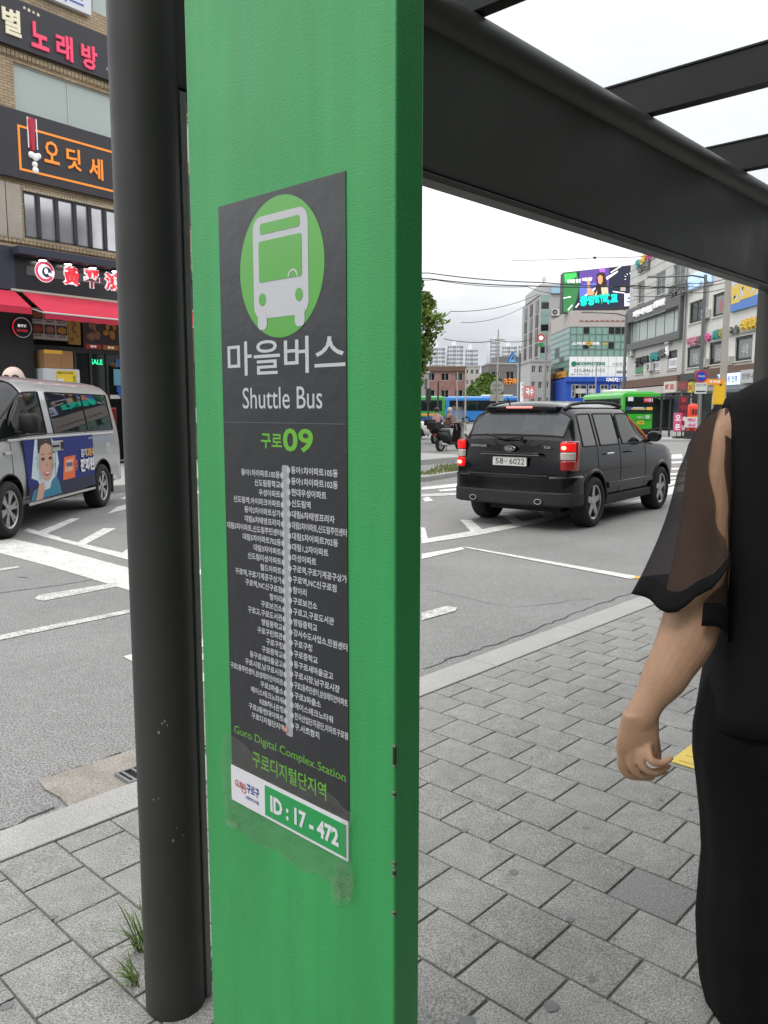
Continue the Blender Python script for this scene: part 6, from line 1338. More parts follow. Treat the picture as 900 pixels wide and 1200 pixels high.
# far apartment slabs
aptm = mat('apartment white', (.62, .63, .65), .7, var=.05, vscale=.1); aptw = mat('apartment window', (.2, .22, .25), .4); aptg = mat('apartment grey stripe', (.4, .42, .45), .7)
def apt(label, u0, u1, v0, Y, nx, nz):
    a, b = at(u0, 430, Y), at(u1, 430, Y); h = at((u0 + u1) / 2, v0, Y).z; o = thing('apartment_block', label, 'apartment block', (a.x, Y, 0), 0, 'apartment towers on the skyline'); Wd = b.x - a.x
    MB().box(0, Wd, 0, 14, 0, h).build('wall', aptm, o); MB().box(Wd * .35, Wd * .55, 3, 9, h, h + 3).build('roof_house', aptm, o); fh = h / nz
    m = MB()
    for i in range(nx):
        for j in range(nz): m.box(Wd * (i + .2) / nx, Wd * (i + .8) / nx, -.3, -.02, fh * (j + .35), fh * (j + .8))
    tag(m.build('window', aptw, o), kind='stuff')
    for i in range(0, nx, 3): MB().box(Wd * i / nx, Wd * (i + .12) / nx, -.5, -.01, 0, h).build('stair_stripe', aptg, o)
    return o
apt('white apartment block directly right of the tall tree, leftmost on the skyline', 503, 522, 407, 420, 7, 16); apt('white apartment block second from the tall tree', 524, 543, 404.5, 430, 7, 17); apt('lower pale apartment block third from the tall tree', 545, 560, 409, 450, 6, 15)
apt('tallest white apartment tower behind the street light pole', 574, 586, 400, 440, 5, 19); apt('white apartment block right of the tallest tower', 588, 606, 405.5, 430, 7, 17); apt('white apartment block half behind the tall grey building', 607, 626, 404.5, 445, 7, 17)
hl = MB()
for k in range(60):
    x = -420 + k * 20; hl.v += [(x, 700, -5), (x, 700, 26 + 9 * math.sin(k * .43) + 5 * math.sin(k * 1.3 + 1))]
for k in range(59): hl.f.append((2 * k, 2 * k + 2, 2 * k + 3, 2 * k + 1)); hl.mi.append(0)
o_ = len(hl.v); hl.v += [(x, 1400, -5) for x in (-420, 760)]
tag(MB().prism([(-420, -5)] + [(-420 + k * 20, 26 + 9 * math.sin(k * .43) + 5 * math.sin(k * 1.3 + 1)) for k in range(60)] + [(760, -5)], 700, 900, 'y').build('hill', mat('far wooded hill', (.07, .09, .07), .9, var=.3, vscale=.05)), kind='structure')
# the row on this side of the road, behind the shelter: seen only as reflections in the vehicles
nb_ = thing('street_building', 'plain grey row of shops behind the bus shelter, seen only as reflections', 'building', (0, 0, 0), R(KA))
MB().box(-22, 30, -14, -5.3, PZ, 13).build('wall', mat('dull grey render', (.09, .088, .085), .8, var=.15, vscale=.4), nb_)
for j in range(3):
    for i in range(13): MB().box(-20.5 + i * 3.8, -18 + i * 3.8, -5.3, -5.25, 4.6 + j * 3, 6.4 + j * 3).build('window', dgl, nb_)
for i in range(13): MB().box(-21 + i * 3.8, -17.6 + i * 3.8, -5.3, -5.24, .3, 3.0).build('shop_window', dgl, nb_)
gs_ = MB().box(-8, 14, -5.3, -4.9, 3.2, 4.3).build('green_fascia', mat('lit green fascia', (.02, .3, .12), .5, emit=.3), nb_)
# outdoor air conditioners and pipes fixed to the fronts
def ac(parent, x, z, y, w_=.8, h=.6):
    a_ = MB().box(x, x + w_, y - .32, y - .02, z, z + h).build('air_conditioner', mat('aged white casing', (.5, .5, .47), .6, var=.1, vscale=5), parent, bevel=.02)
    MB().ring((x + w_ * .38, y - .323, z + h * .5), h * .12, h * .4, 20).build('fan_grille', mat('dark fan ring', (.06, .06, .06), .8), a_); MB().box(x + .05, x + w_ - .05, y - .3, y, z - .06, z - .005).build('bracket', steel, a_)  # dark flat ring for the fan grille
for x, z in ((xA0 + 1.2, zl(4.75)), (xA0 + 6.1, zl(3.7)), (xA0 + 9.8, zl(5.0))): ac(ra, x, z, 0)
for x, z in ((rf(826, 400)[0] + .1, zl(3.5)), (rf(828, 360)[0], zl(5.75)), (rf(851, 420)[0] + .3, zl(3.45))): ac(rb, x, z, 0, .75, .55)
for x, h_ in ((xA1 - .15, H_ - .2), (rf(827.5, 400)[0], HB - .2)): MB().tube([(x, -.09, .2), (x, -.09, h_)], .06, 8).build('drain_pipe', mat('grey pipe', (.3, .3, .29), .6), ra if x < xA1 else rb)
for z in (tz(440), tz(412), tz(385), tz(370)): ac(tb, 1.3, z, 0, 1.0, .8)
ac(lb_, -2.0, 8.5, 0, .8, .6)
# ================================================================== STREET FURNITURE
polem = mat('grey painted pole', (.13, .14, .14), .5, .3, var=.1); concp = mat('concrete pole', (.34, .32, .29), .85, var=.12, vscale=2)
def lamp(label, u, vtop, Y, arm_uv, r=.09):
    p = at(u, vtop, Y); q = at(*arm_uv, Y); o = thing('street_lamp', label, 'street lamp', (p.x, Y, 0), 0, 'street lamps at the junction')
    MB().tube([(0, 0, 0), (0, 0, p.z)], [r * 1.25, r * .75], 12).build('pole', polem, o, smooth=60)
    dx, dz = q.x - p.x, q.z
    MB().tube([(0, 0, p.z - .15), (dx * .3, -.05, p.z + (dz - p.z) * .35), (dx, -.1, dz)], [.05, .045, .035], 8).build('arm', polem, o, smooth=60)
    hd2 = MB().loft([[(dx + a * .9 * (-1 if dx < 0 else 1), -.1 + b, dz + c) for b, c in ((-.13, -.03), (.13, -.03), (.1, .06), (-.1, .06))] for a in (-.1, .3, .8)]).build('lamp_head', polem, o, bevel=.02); 
    MB().cyl((0, 0, 0), (0, 0, .25), r * 2, n=12).build('base', polem, o)
    return o
lamp('tall grey street lamp with a long arm, in front of the pale shop building', 827, 322, 42, (775, 325), .1); lamp('dark street lamp with its arm over the glass corner building', 734, 368, 55, (694, 366.5), .1)
p = at(854, 320, 37); up = thing('utility_pole', 'round concrete utility pole carrying the yellow box at the right', 'utility pole', (p.x, 37, 0)); MB().tube([(0, 0, 0), (0, 0, 9.5)], [.17, .13], 14).build('pole', concp, up, smooth=60); MB().box(-.8, .8, -.05, .05, 8.6, 8.7).build('crossarm', steel, up)
yb = thing('signal_box', 'yellow control box strapped to the concrete utility pole', 'control box', (p.x - .28, 36.75, 0)); z1_, z0_ = at(848, 447, 36.7).z, at(848, 474, 36.7).z
MB().box(-.22, .22, -.17, .12, z0_, z1_).build('body', mat('box yellow', (.75, .45, .01), .5), yb, bevel=.015); MB().box(-.2, .2, -.18, -.171, z0_ + .04, z1_ - .3).build('door', mat('box yellow', (.75, .45, .01), .5), yb); MB().sphere((0, -.18, z1_ - .15), (.05, .02, .05)).build('lamp', framed, yb)
os_ = thing('direction_sign', 'orange arm sign reaching left from the utility pole', 'sign', (p.x, 36.6, 0)); q0_ = at(823.5, 446, 36.6); MB().prism([(q0_.x - p.x, q0_.z - .05), (q0_.x - p.x + .18, q0_.z + .22), (q0_.x - p.x + .15, q0_.z + .08), (-.15, q0_.z + .06), (-.15, q0_.z - .17), (q0_.x - p.x + .15, q0_.z - .2), (q0_.x - p.x + .1, q0_.z - .35)], -.03, .03, 'y').build('arm_board', mat('sign orange', (.8, .3, .04), .5), os_); letters(os_, '주차장', -.55, q0_.z - .05, .12, .5, -.034, whitel, .02)
p = at(822, 441, 34); np_ = thing('no_parking_sign', 'round blue and red no parking sign with a white plate below it', 'road sign', (p.x, 34, 0)); rr_ = 7.2 / F_PX * 34
MB().cyl((0, 0, p.z), (0, .03, p.z), rr_, n=32).build('red_disc', mat('sign red', (.5, .02, .03), .45), np_); MB().disc((0, -.005, p.z), rr_ * .78, 32).build('blue_disc', mat('sign blue', (.015, .06, .4), .45), np_); letters(np_, '주차금지', 0, p.z, rr_ * .3, rr_ * 1.1, -.009, wht_p, .02)
MB().box(-rr_ * .95, rr_ * .95, 0, .03, p.z - rr_ * 2.75, p.z - rr_ * 1.02).build('plate', mat('sign plate white', (.6, .62, .58), .5), np_); letters(np_, '견인지역', 0, p.z - rr_ * 1.4, .12, .4, -.004, inkm, .0); MB().box(-.2, .2, -.006, -.001, p.z - rr_ * 2.5, p.z - rr_ * 2.3).build('tow_pictogram', inkm, np_); MB().cyl((0, .06, 0), (0, .06, p.z + .2), .03, n=10).build('post', steel, np_)
# posts, signs at the middle
p = at(584, 386, 62); lp2 = thing('lamp_post', 'thin light grey pole rising behind the round sign', 'pole', (p.x, 62, 0)); MB().tube([(0, 0, 0), (0, 0, p.z)], [.09, .05], 10).build('pole', concp, lp2, smooth=60); zz_ = at(584, 398, 62).z; MB().box(-.6, .5, -.03, .03, zz_ - .04, zz_ + .04).build('crossarm', concp, lp2); MB().sphere((-.6, 0, zz_ + .05), (.12, .08, .08)).build('lamp', framew, lp2)
p = at(582.5, 454, 38); rs2 = thing('round_road_sign', 'back of a round grey road sign with a small plate below, above the blue bus', 'road sign', (p.x, 38, 0)); r2_ = 7.8 / F_PX * 38
MB().cyl((0, -.01, p.z), (0, .02, p.z), r2_, n=32).build('disc', mat('sign back grey', (.36, .36, .33), .55, var=.1), rs2, bevel=.004); MB().box(-r2_ * .98, r2_ * .98, -.01, .02, p.z - r2_ * 2.0, p.z - r2_ * 1.1).build('plate', mat('sign back grey', (.36, .36, .33), .55), rs2); MB().cyl((0, -.05, 0), (0, -.05, p.z + r2_), .035, n=10).build('post', concp, rs2)
for dz in (.35, -.35): MB().box(-r2_ * .7, r2_ * .7, -.03, -.011, p.z + dz * r2_ - .015, p.z + dz * r2_ + .015).build('stiffener', steel, rs2)
p = at(600.5, 419, 66); cs = thing('crossing_sign', 'blue pedestrian crossing sign high over the junction', 'road sign', (p.x, 66, 0)); k_ = 66 / F_PX
MB().prism([(-6 * k_, -6 * k_), (6 * k_, -6 * k_), (6 * k_, -4.5 * k_), (1 * k_, 6.3 * k_), (-1 * k_, 6.3 * k_), (-6 * k_, -4.5 * k_)], -.03, .03, 'y').build('plate', mat('crossing blue', (.02, .16, .45), .45), cs, loc=(0, 0, p.z))
MB().poly([(-3.6 * k_, -.034, -4.8 * k_), (3.6 * k_, -.034, -4.8 * k_), (0, -.034, 4 * k_)]).build('white_triangle', mat('sign sky', (.25, .5, .7), .5), cs, loc=(0, 0, p.z))
m = MB().disc((0, -.036, 1.7 * k_), .6 * k_, 10).poly([(-.7 * k_, -.036, 1 * k_), (.7 * k_, -.036, 1 * k_), (1.9 * k_, -.036, -3.6 * k_), (1.1 * k_, -.036, -3.6 * k_), (0, -.036, -1.4 * k_), (-1.1 * k_, -.036, -3.6 * k_), (-1.9 * k_, -.036, -3.6 * k_)]); m.build('walker_pictogram', inkm, cs, loc=(0, 0, p.z))
MB().cyl((.62, .15, 0), (.62, .15, p.z + .4), .08, n=8).build('post', polem, cs); MB().box(-.4, .62, .04, .1, p.z - .1, p.z).build('arm', polem, cs)
for u, vt, Y, lab in ((641, 398, 72, 'slim grey pole in front of the glass corner building side'), (637, 440, 68, 'short pole left of the blue ground floor'), (699, 424, 72, 'thin pole in front of the white banner'), (546, 432, 60, 'thin pole left of the round tree'), (513.5, 447, 50, 'dark signal post above the green city bus'), (536, 436, 75, 'thin pole in front of the pink brick building')):
    p = at(u, vt, Y); o = thing('pole', lab, 'pole', (p.x, Y, 0), 0, 'thin street poles'); MB().tube([(0, 0, 0), (0, 0, p.z)], [.075, .05], 8).build('shaft', concp if u != 513.5 else framed, o, smooth=60); MB().cyl((0, 0, 0), (0, 0, .3), .13, n=8).build('base', concp, o)
p = at(502, 462, 48); tl_ = thing('traffic_light', 'dark traffic light seen from behind beside the green post, over the green city bus', 'traffic light', (p.x, 48, 0)); MB().box(-.16, .16, -.1, .12, p.z - .5, p.z + .35).build('housing', framed, tl_, bevel=.03); MB().cyl((0, .05, 0), (0, .05, p.z - .45), .05, n=8).build('post', framed, tl_)
for k in range(3): MB().cyl((0, .1, p.z + .2 - k * .27), (0, .22, p.z + .2 - k * .27), .1, n=12).build('hood', framed, tl_)
# bus stop shelter and adverts across the junction
p = gr(783, 515); fs_ = thing('far_bus_shelter', 'dark bus shelter on the far pavement right of the green village bus', 'bus shelter', (p.x, p.y + .4, .13))
MB().box(-.5, 1.3, -.2, 1.2, 2.05, 2.16).build('roof', framed, fs_, bevel=.02)
for x in (-.3, .15): MB().box(x - .04, x + .04, -.1, 0, 0, 2.05).build('post', framed, fs_)
MB().box(-.45, .6, .9, .95, .3, 2.0).build('back_pane', dgl, fs_); MB().box(-.3, .5, .5, .85, .42, .47).build('bench', framed, fs_)
def stand(label, u0, u1, v0, v1, Y, m_, txt_, tm, cat='banner', nm='banner_stand'):
    a, b = at(u0, v0, Y), at(u1, v1, Y); o = thing(nm, label, cat, ((a.x + b.x) / 2, Y, .13)); w_ = (b.x - a.x) / 2; z1, z0 = a.z - .13, max(.12, b.z - .13)
    MB().box(-w_, w_, 0, .05, z0, z1).build('sheet', m_, o, bevel=.01); MB().box(-w_ * .8, w_ * .8, -.18, .25, 0, .1).build('base', framed, o); MB().cyl((0, .09, .05), (0, .09, z1 - .1), .02, n=6).build('pole', framed, o)
    n_ = len(txt_)
    for k, ch in enumerate(txt_): letters(o, ch, 0, z1 - (z1 - z0) * (k + .5) / n_, (z1 - z0) / n_ * .6, w_ * 1.3, -.006, tm, .03)
    return o
stand('dark maroon banner with red letters beside the far bus shelter', 796, 805, 464, 500, 41.5, mat('maroon banner', (.09, .012, .025), .6), '할인행사', redn); stand('pink upright banner with white letters on the far pavement', 790, 798.5, 484, 506, 41, mat('pink banner', (.6, .12, .28), .6), '오픈', whitel); stand('crimson upright banner between pink banner and red column', 798, 803, 486, 506, 41.3, mat('crimson banner', (.35, .02, .08), .6), '세일', whitel)
p = at(812, 480, 40.8); rc = thing('inflatable_column', 'bright red inflatable advertising column behind the white board', 'advertising column', (p.x, 40.8, .13)); zt_ = at(812, 473, 40.8).z - .13
MB().loft([[(r_ * math.cos(k * .3927), r_ * math.sin(k * .3927), z) for k in range(16)] for z, r_ in ((0, .2), (.05, .25), (zt_ - .15, .25), (zt_ - .04, .21), (zt_, .1))]).build('body', mat('inflatable red', (.72, .05, .02), .35), rc, smooth=60); 
for k in range(2): MB().cyl((0, 0, .55 + k * .5), (0, 0, .62 + k * .5), .254, n=20).build('band', mat('inflatable orange', (.75, .2, .03), .4), rc)
t = MB(); T(t, '통닭', 0, zt_ - .4, .3, .3, -.256, bold=.03); t.build('lettering', inkm, rc)
wbd = stand('white hand lettered board in front of the red column', 803, 817, 489, 501, 40.2, mat('white board', (.6, .6, .58), .6), '점심', magm, 'sign', 'sandwich_board'); MB().box(-.3, .3, .06, .1, .1, .4).build('stand_box', framed, wbd)
# ------------------------------------------------------------------ overhead cables
cabm = mat('cable black', (.015, .015, .015), .7)
def cable(label, pts, r, sag=.3):
    P_ = []
    for a, b in zip(pts[:-1], pts[1:]):
        for k in range(12): q_ = k / 12; p_ = a.lerp(b, q_); p_.z -= sag * 4 * q_ * (1 - q_); P_.append(p_)
    P_.append(pts[-1]); return tag(MB().tube(P_, r, 5).build('overhead_cable', cabm), label, 'cable', 'overhead cables over the junction')
cable('uppermost thick cable from the tall tree to the video screen', [at(420, 312, 55), at(503, 320, 55), at(635, 331, 58), at(780, 336, 60), at(830, 333, 60)], .035, .12); cable('second thick cable just below the uppermost, crossing the screen', [at(420, 320, 52), at(503, 326.5, 52), at(620, 335, 54), at(745, 334.5, 56), at(812, 336, 58)], .035, .1); cable('third cable running close under the second', [at(420, 321, 50), at(510, 328, 50), at(618, 336, 53), at(660, 344, 60)], .02, .15)
cable('thin slack cable rising left to right in front of the cloudy sky', [at(500, 368, 70), at(528, 365, 70), at(630, 345, 90)], .03, .5); cable('thin low cable joining the lamp pole top to the tall grey building', [at(520, 397, 64), at(584, 399, 62), at(625, 397, 80)], .03, .2); cable('faint steep cable from mid sky to the tall grey building', [at(540, 378, 75), at(632, 347, 95)], .025, .8); cable('cable with a dark clamp high in the sky left of the screen', [at(600, 305, 60), at(697, 302, 60), at(760, 300, 62)], .02, .05)
for k, (v0, v1) in enumerate(((338, 341), (345, 352), (330, 345))): cable(('upper', 'middle', 'lower')[k] + ' thin cable of the bundle in front of the grey office building', [at(742, v0 + 2 * k, 46), at(808, v1 - 9, 42), at(856, v1 - 16, 37)], .02, .1)
p = at(697, 302, 60); tag(MB().sphere(p, (.12, .1, .09)).build('cable_clamp', cabm), 'small dark clamp on the high cable in the sky', 'clamp')
# ================================================================== TREES
bark = mat('bark', (.09, .07, .055), .9, var=.3, vscale=4, bump=.02, bscale=9); leafA = mat('poplar leaves', (.13, .21, .03), .6, var=.4, vscale=.9, per=0); leafB = mat('bush leaves', (.11, .19, .035), .6, var=.45, vscale=.7)
def tree(name, label, base, h, crown, nleaf, lm, ls, trunk_r, prof, twigs=26):
    o = thing(name, label, 'tree', base)
    pts = [(0, 0, 0), (.05, .03, h * .3), (-.06, .02, h * .6), (.02, 0, h * .93)]
    tr = MB().tube(pts, [trunk_r, trunk_r * .75, trunk_r * .45, trunk_r * .1], 10)
    clumps = []
    for k in range(twigs):
        z = crown + (h - crown) * (k + random.random()) / twigs; r_ = prof((z - crown) / (h - crown)); t = random.uniform(0, 6.283); q_ = random.uniform(.45, 1.0)
        tip = Vector((math.cos(t) * r_ * q_, math.sin(t) * r_ * q_, z)); tr.tube([(0, 0, z - r_ * .5), tip * .6 + Vector((0, 0, (z - r_ * .3) * .4)), tip], [trunk_r * .3, trunk_r * .18, trunk_r * .05], 5); clumps.append((tip, r_ * random.uniform(.28, .5)))
        t2 = random.uniform(0, 6.283); clumps.append((Vector((math.cos(t2) * r_ * .4, math.sin(t2) * r_ * .4, z)), r_ * random.uniform(.3, .5)))
    tr.build('trunk', bark, o, smooth=60)
    lf_ = MB(); per = nleaf // len(clumps)
    for c, r_ in clumps:
        for k in range(per):
            d = Vector((random.gauss(0, 1), random.gauss(0, 1), random.gauss(0, .8))); d = d.normalized() * r_ * random.random() ** .4 * random.uniform(.8, 1.15)
            p_ = c + d; n_ = Vector((random.gauss(0, 1), random.gauss(0, 1), random.gauss(.5, .8))).normalized(); a = n_.orthogonal().normalized() * ls * random.uniform(.6, 1.2); b = n_.cross(a).normalized() * ls * random.uniform(.35, .7)
            lf_.quad(p_ - a, p_ - b * .9 + a * .1, p_ + a, p_ + b * .9 + a * .1)
    me = bpy.data.meshes.new('crown'); me.from_pydata(lf_.v, [], lf_.f); me.materials.append(lm); cr = bpy.data.objects.new('crown', me); col.objects.link(cr); cr.parent = o
    return o
p = at(480, 480, 40); tree('poplar_tree', 'tall narrow green tree just right of the green post', (p.x, 40, 0), at(500, 297, 40).z, 2.7, 19000, leafA, .13, .16, lambda t: 1.5 * (1 - t) ** .55 * (.5 + .75 * min(1, t * 3)) * random.uniform(.75, 1.1), 40)
p = at(569, 480, 105); tree('round_tree', 'round bushy green tree over the blue bus', (p.x, 105, 0), at(570, 437, 105).z, 1.2, 9000, leafB, .22, .2, lambda t: 2.6 * math.sin(math.pi * min(1, .25 + t * .75)) ** .7, 24)
p = at(553, 480, 100); tree('round_tree', 'smaller darker bush left of the round tree, behind the blue bus', (p.x, 100, 0), at(553, 451, 100).z, .8, 4000, leafB, .2, .15, lambda t: 1.5 * math.sin(math.pi * min(1, .25 + t * .75)) ** .7, 14)
p = at(596, 480, 140); tree('round_tree', 'tree top showing over the dark grey building', (p.x, 140, 0), at(590, 420, 140).z, 4.5, 5000, leafA, .28, .2, lambda t: 3.6 * math.sin(math.pi * min(1, .25 + t * .75)) ** .7, 18)
# ================================================================== PEOPLE
skinm = mat('skin', (.54, .315, .205), .5, var=.1, vscale=26, bump=.0008, bscale=180, spec=.4)
skinm.node_tree.nodes['Principled BSDF'].inputs['Subsurface Weight'].default_value = .12; skinm.node_tree.nodes['Principled BSDF'].inputs['Subsurface Scale'].default_value = .01
cloth_b = mat('black cloth', (.0075, .0075, .0085), .8, var=.15, vscale=7, bump=.0006, bscale=600, spec=.2)
cloth_t = mat('black trouser cloth', (.0065, .0065, .0068), .85, var=.15, vscale=7, bump=.0006, bscale=500, spec=.15)
trimb = mat('black satin trim', (.006, .006, .0065), .75, spec=.15, bump=.0004, bscale=500)
hairm = mat('black hair', (.01, .008, .007), .45, var=.3, vscale=60)
def sheer(name, a):
    m = bpy.data.materials.new(name); m.use_nodes = True; nt = m.node_tree; n = nt.nodes; l = nt.links; b = n['Principled BSDF']
    b.inputs['Base Color'].default_value = (.02, .018, .02, 1); b.inputs['Roughness'].default_value = .8; b.inputs['Specular IOR Level'].default_value = .2
    tr = n.new('ShaderNodeBsdfTransparent'); tr.inputs[0].default_value = (1, .96, .95, 1); ms = n.new('ShaderNodeMixShader')
    lw = n.new('ShaderNodeLayerWeight'); lw.inputs[0].default_value = .35; mp_ = n.new('ShaderNodeMapRange'); mp_.inputs[3].default_value = 1 - a; mp_.inputs[4].default_value = (1 - a) * .25
    l.new(lw.outputs['Facing'], mp_.inputs[0]); l.new(mp_.outputs[0], ms.inputs[0]); l.new(b.outputs[0], ms.inputs[1]); l.new(tr.outputs[0], ms.inputs[2]); l.new(ms.outputs[0], n['Material Output'].inputs[0])
    return m
sheerm = sheer('sheer black organza', .66)
def fused(mb_, name, m_, parent, voxel=.004, smooth=6, loc=None):
    """fuse overlapping closed shapes into one continuous skin"""
    me = mb_.mesh(name, m_); o = bpy.data.objects.new(name, me); col.objects.link(o)
    rm = o.modifiers.new('r', 'REMESH'); rm.mode = 'VOXEL'; rm.voxel_size = voxel; s_ = o.modifiers.new('s', 'SMOOTH'); s_.factor = .5; s_.iterations = smooth
    bpy.context.view_layer.update(); ev = bpy.data.meshes.new_from_object(o.evaluated_get(bpy.context.evaluated_depsgraph_get()))
    o.modifiers.clear(); o.data = ev; bpy.data.meshes.remove(me); ev.name = name
    ev.materials.clear(); ev.materials.append(m_); ev.polygons.foreach_set('use_smooth', [True] * len(ev.polygons)); ev.polygons.foreach_set('material_index', [0] * len(ev.polygons))
    o.parent = parent
    return o
def limb(mb_, pts, radii, n=18):
    """smooth tapering limb with rounded ends through pts"""
    P_ = [Vector(p) for p in pts]; out_, rr__ = [], []
    for i in range(len(P_) - 1):
        p0, p1, p2, p3 = P_[max(i - 1, 0)], P_[i], P_[i + 1], P_[min(i + 2, len(P_) - 1)]
        for k in range(5):
            t = k / 5; out_.append(.5 * ((2 * p1) + (p2 - p0) * t + (2 * p0 - 5 * p1 + 4 * p2 - p3) * t * t + (3 * p1 - p0 - 3 * p2 + p3) * t ** 3)); u = t * t * (3 - 2 * t)
            a, b = radii[i], radii[i + 1]; rr__.append(tuple(x + (y - x) * u for x, y in zip(a, b)) if isinstance(a, tuple) else a + (b - a) * u)
    out_.append(P_[-1]); rr__.append(radii[-1])
    mb_.tube(out_, rr__, n)
    for p, r in ((P_[0], radii[0]), (P_[-1], radii[-1])): r = min(r) if isinstance(r, tuple) else r; mb_.sphere(p, r * .98, nu=12, nv=8)
    return mb_
def ring_e(c, rx, ry, n=28, rot=0., f=None):
    return [Vector((c[0] + rx * (f(k / n) if f else 1) * math.cos(6.28318 * k / n) * math.cos(rot) - ry * (f(k / n) if f else 1) * math.sin(6.28318 * k / n) * math.sin(rot), c[1] + rx * (f(k / n) if f else 1) * math.cos(6.28318 * k / n) * math.sin(rot) + ry * (f(k / n) if f else 1) * math.sin(6.28318 * k / n) * math.cos(rot), c[2])) for k in range(n)]
wo = Vector((at(968, 600, 1.8).x, 1.80, PZ))
woman = thing('person', 'woman in black seen from behind with sheer short sleeve and wide black trousers', 'person', wo)
def wl(u, v, Y): return at(u, v, Y) - wo
b = MB()
cx = 0.0
z_ = lambda v: at(960, v, 1.78).z - PZ
tor = [(.80, .10, .09), (.86, .165, .125), (.95, .178, .135), (1.03, .165, .12), (1.11, .15, .108), (1.22, .16, .11), (1.32, .172, .115), (1.40, .17, .105), (1.455, .13, .085), (1.49, .07, .065), (1.53, .055, .06), (1.60, .052, .058)]
b.loft([ring_e((0, .01 + (.02 if z > 1.45 else 0), z), rx, ry) for z, rx, ry in tor])
b.sphere((0, .055, 1.70), (.074, .092, .11), nu=22, nv=14); b.sphere((0, .075, 1.645), (.055, .075, .06)); b.sphere((0, .150, 1.685), (.012, .02, .02)); b.sphere((.076, .05, 1.69), (.012, .022, .03)); b.sphere((-.076, .05, 1.69), (.012, .022, .03))
shl = wl(846, 497, 1.83); shr = Vector((-shl.x, shl.y, shl.z))
limb(b, [(-.08, .02, 1.43), wl(853, 506, 1.825), wl(838, 540, 1.815), wl(828, 610, 1.80), wl(817, 690, 1.775), wl(806, 742, 1.75), wl(782, 788, 1.725), wl(760, 823, 1.708), wl(750, 842, 1.702)], [.06, .053, .057, .056, .064, .0615, .05, .034, .034], 20)
limb(b, [(.08, .02, 1.43), shr - Vector((.03, 0, .005)), shr + Vector((.04, .02, -.2)), shr + Vector((.06, .0, -.36)), shr + Vector((.07, .08, -.58)), shr + Vector((.07, .10, -.66))], [.06, .062, .055, .05, .034, .03], 16)
HY = 1.70
def hpnt(u, v, dy=0.): return wl(u, v, HY + dy)
# palm: broad plate seen from the back of the hand
def plate(u0, u1, v, th, dy=0.):
    a, c = hpnt(u0, v, dy), hpnt(u1, v, dy); m_ = (a + c) / 2; h = (c - a) / 2; n_ = Vector((0, 1, 0)); N_ = 18
    return [m_ + h * math.cos(6.28318 * k / N_) + n_ * th * math.sin(6.28318 * k / N_) for k in range(N_)]
b.loft([plate(730, 772, 836, .03), plate(726.5, 772, 850, .026), plate(722.5, 772.5, 866, .024), plate(721.5, 772, 878, .022), plate(724, 770, 888, .017)])
fingers = [((729, 880), (728.5, 897), (739, 909), (764, 911), .0, (.0106, .0102, .009, .0076)), ((739, 882), (741, 899), (754, 909), (779, 903.5), -.016, (.0108, .0103, .009, .0075)), ((750, 883), (753, 898), (766, 905), (783, 898), -.032, (.0103, .0098, .0086, .0072)), ((760, 882), (764, 892), (775, 894.5), (786, 888.5), -.045, (.0096, .009, .008, .0066))]
for K, P_, D_, T_, dy, rad in fingers: limb(b, [hpnt(K[0], K[1] - 8, dy * .4), hpnt(*K, dy * .7), hpnt(*P_, dy), hpnt(*D_, dy), hpnt(*T_, dy * .9)], [rad[0], rad[0], rad[1], rad[2], rad[3]], 12)
limb(b, [hpnt(757, 846, .012), hpnt(765, 860, .034), hpnt(769, 876, .045), hpnt(771, 888, .044)], [.014, .0125, .0105, .0085], 12)
# right hand
rw_ = shr + Vector((.07, .10, -.66))
b.loft([[rw_ + Vector((x * math.cos(6.283 * k / 14), y * math.sin(6.283 * k / 14), z)) for k in range(14)] for x, y, z in ((.02, .03, .0), (.016, .04, -.04), (.014, .042, -.085))])
for k in range(4): limb(b, [rw_ + Vector((0, -.03 + .02 * k, -.08)), rw_ + Vector((.0, -.031 + .021 * k, -.125)), rw_ + Vector((-.015, -.03 + .02 * k, -.155)), rw_ + Vector((-.03, -.03 + .02 * k, -.165))], [.0092, .0088, .008, .007], 10)
limb(b, [rw_ + Vector((-.01, .03, -.02)), rw_ + Vector((-.02, .055, -.06)), rw_ + Vector((-.025, .055, -.1))], [.013, .011, .0085], 10)
for sg, dy in ((-1, -.02), (1, .05)):
    x = sg * .095; fx = wl(880, 1150, 1.79).x if sg < 0 else .11
    limb(b, [(x, .0, .86), (x + (fx - x) * .4, .01 + dy, .48), (fx, dy, .1), (fx, dy - .005, .05)], [.085, .055, .036, .032], 14)
    b.sphere((fx, dy - .03, .045), (.033, .04, .033)); b.loft([[Vector((fx + w_ * math.cos(6.283 * k / 14), dy + y, .045 * h_ + max(0, .045 * h_ * math.sin(6.283 * k / 14)) + .008)) for k in range(14)] for y, w_, h_ in ((-.04, .025, .6), (.03, .032, .9), (.1, .04, .6), (.16, .038, .35), (.19, .025, .2))])
bodyo = fused(b, 'body', skinm, woman, .0032, 5)
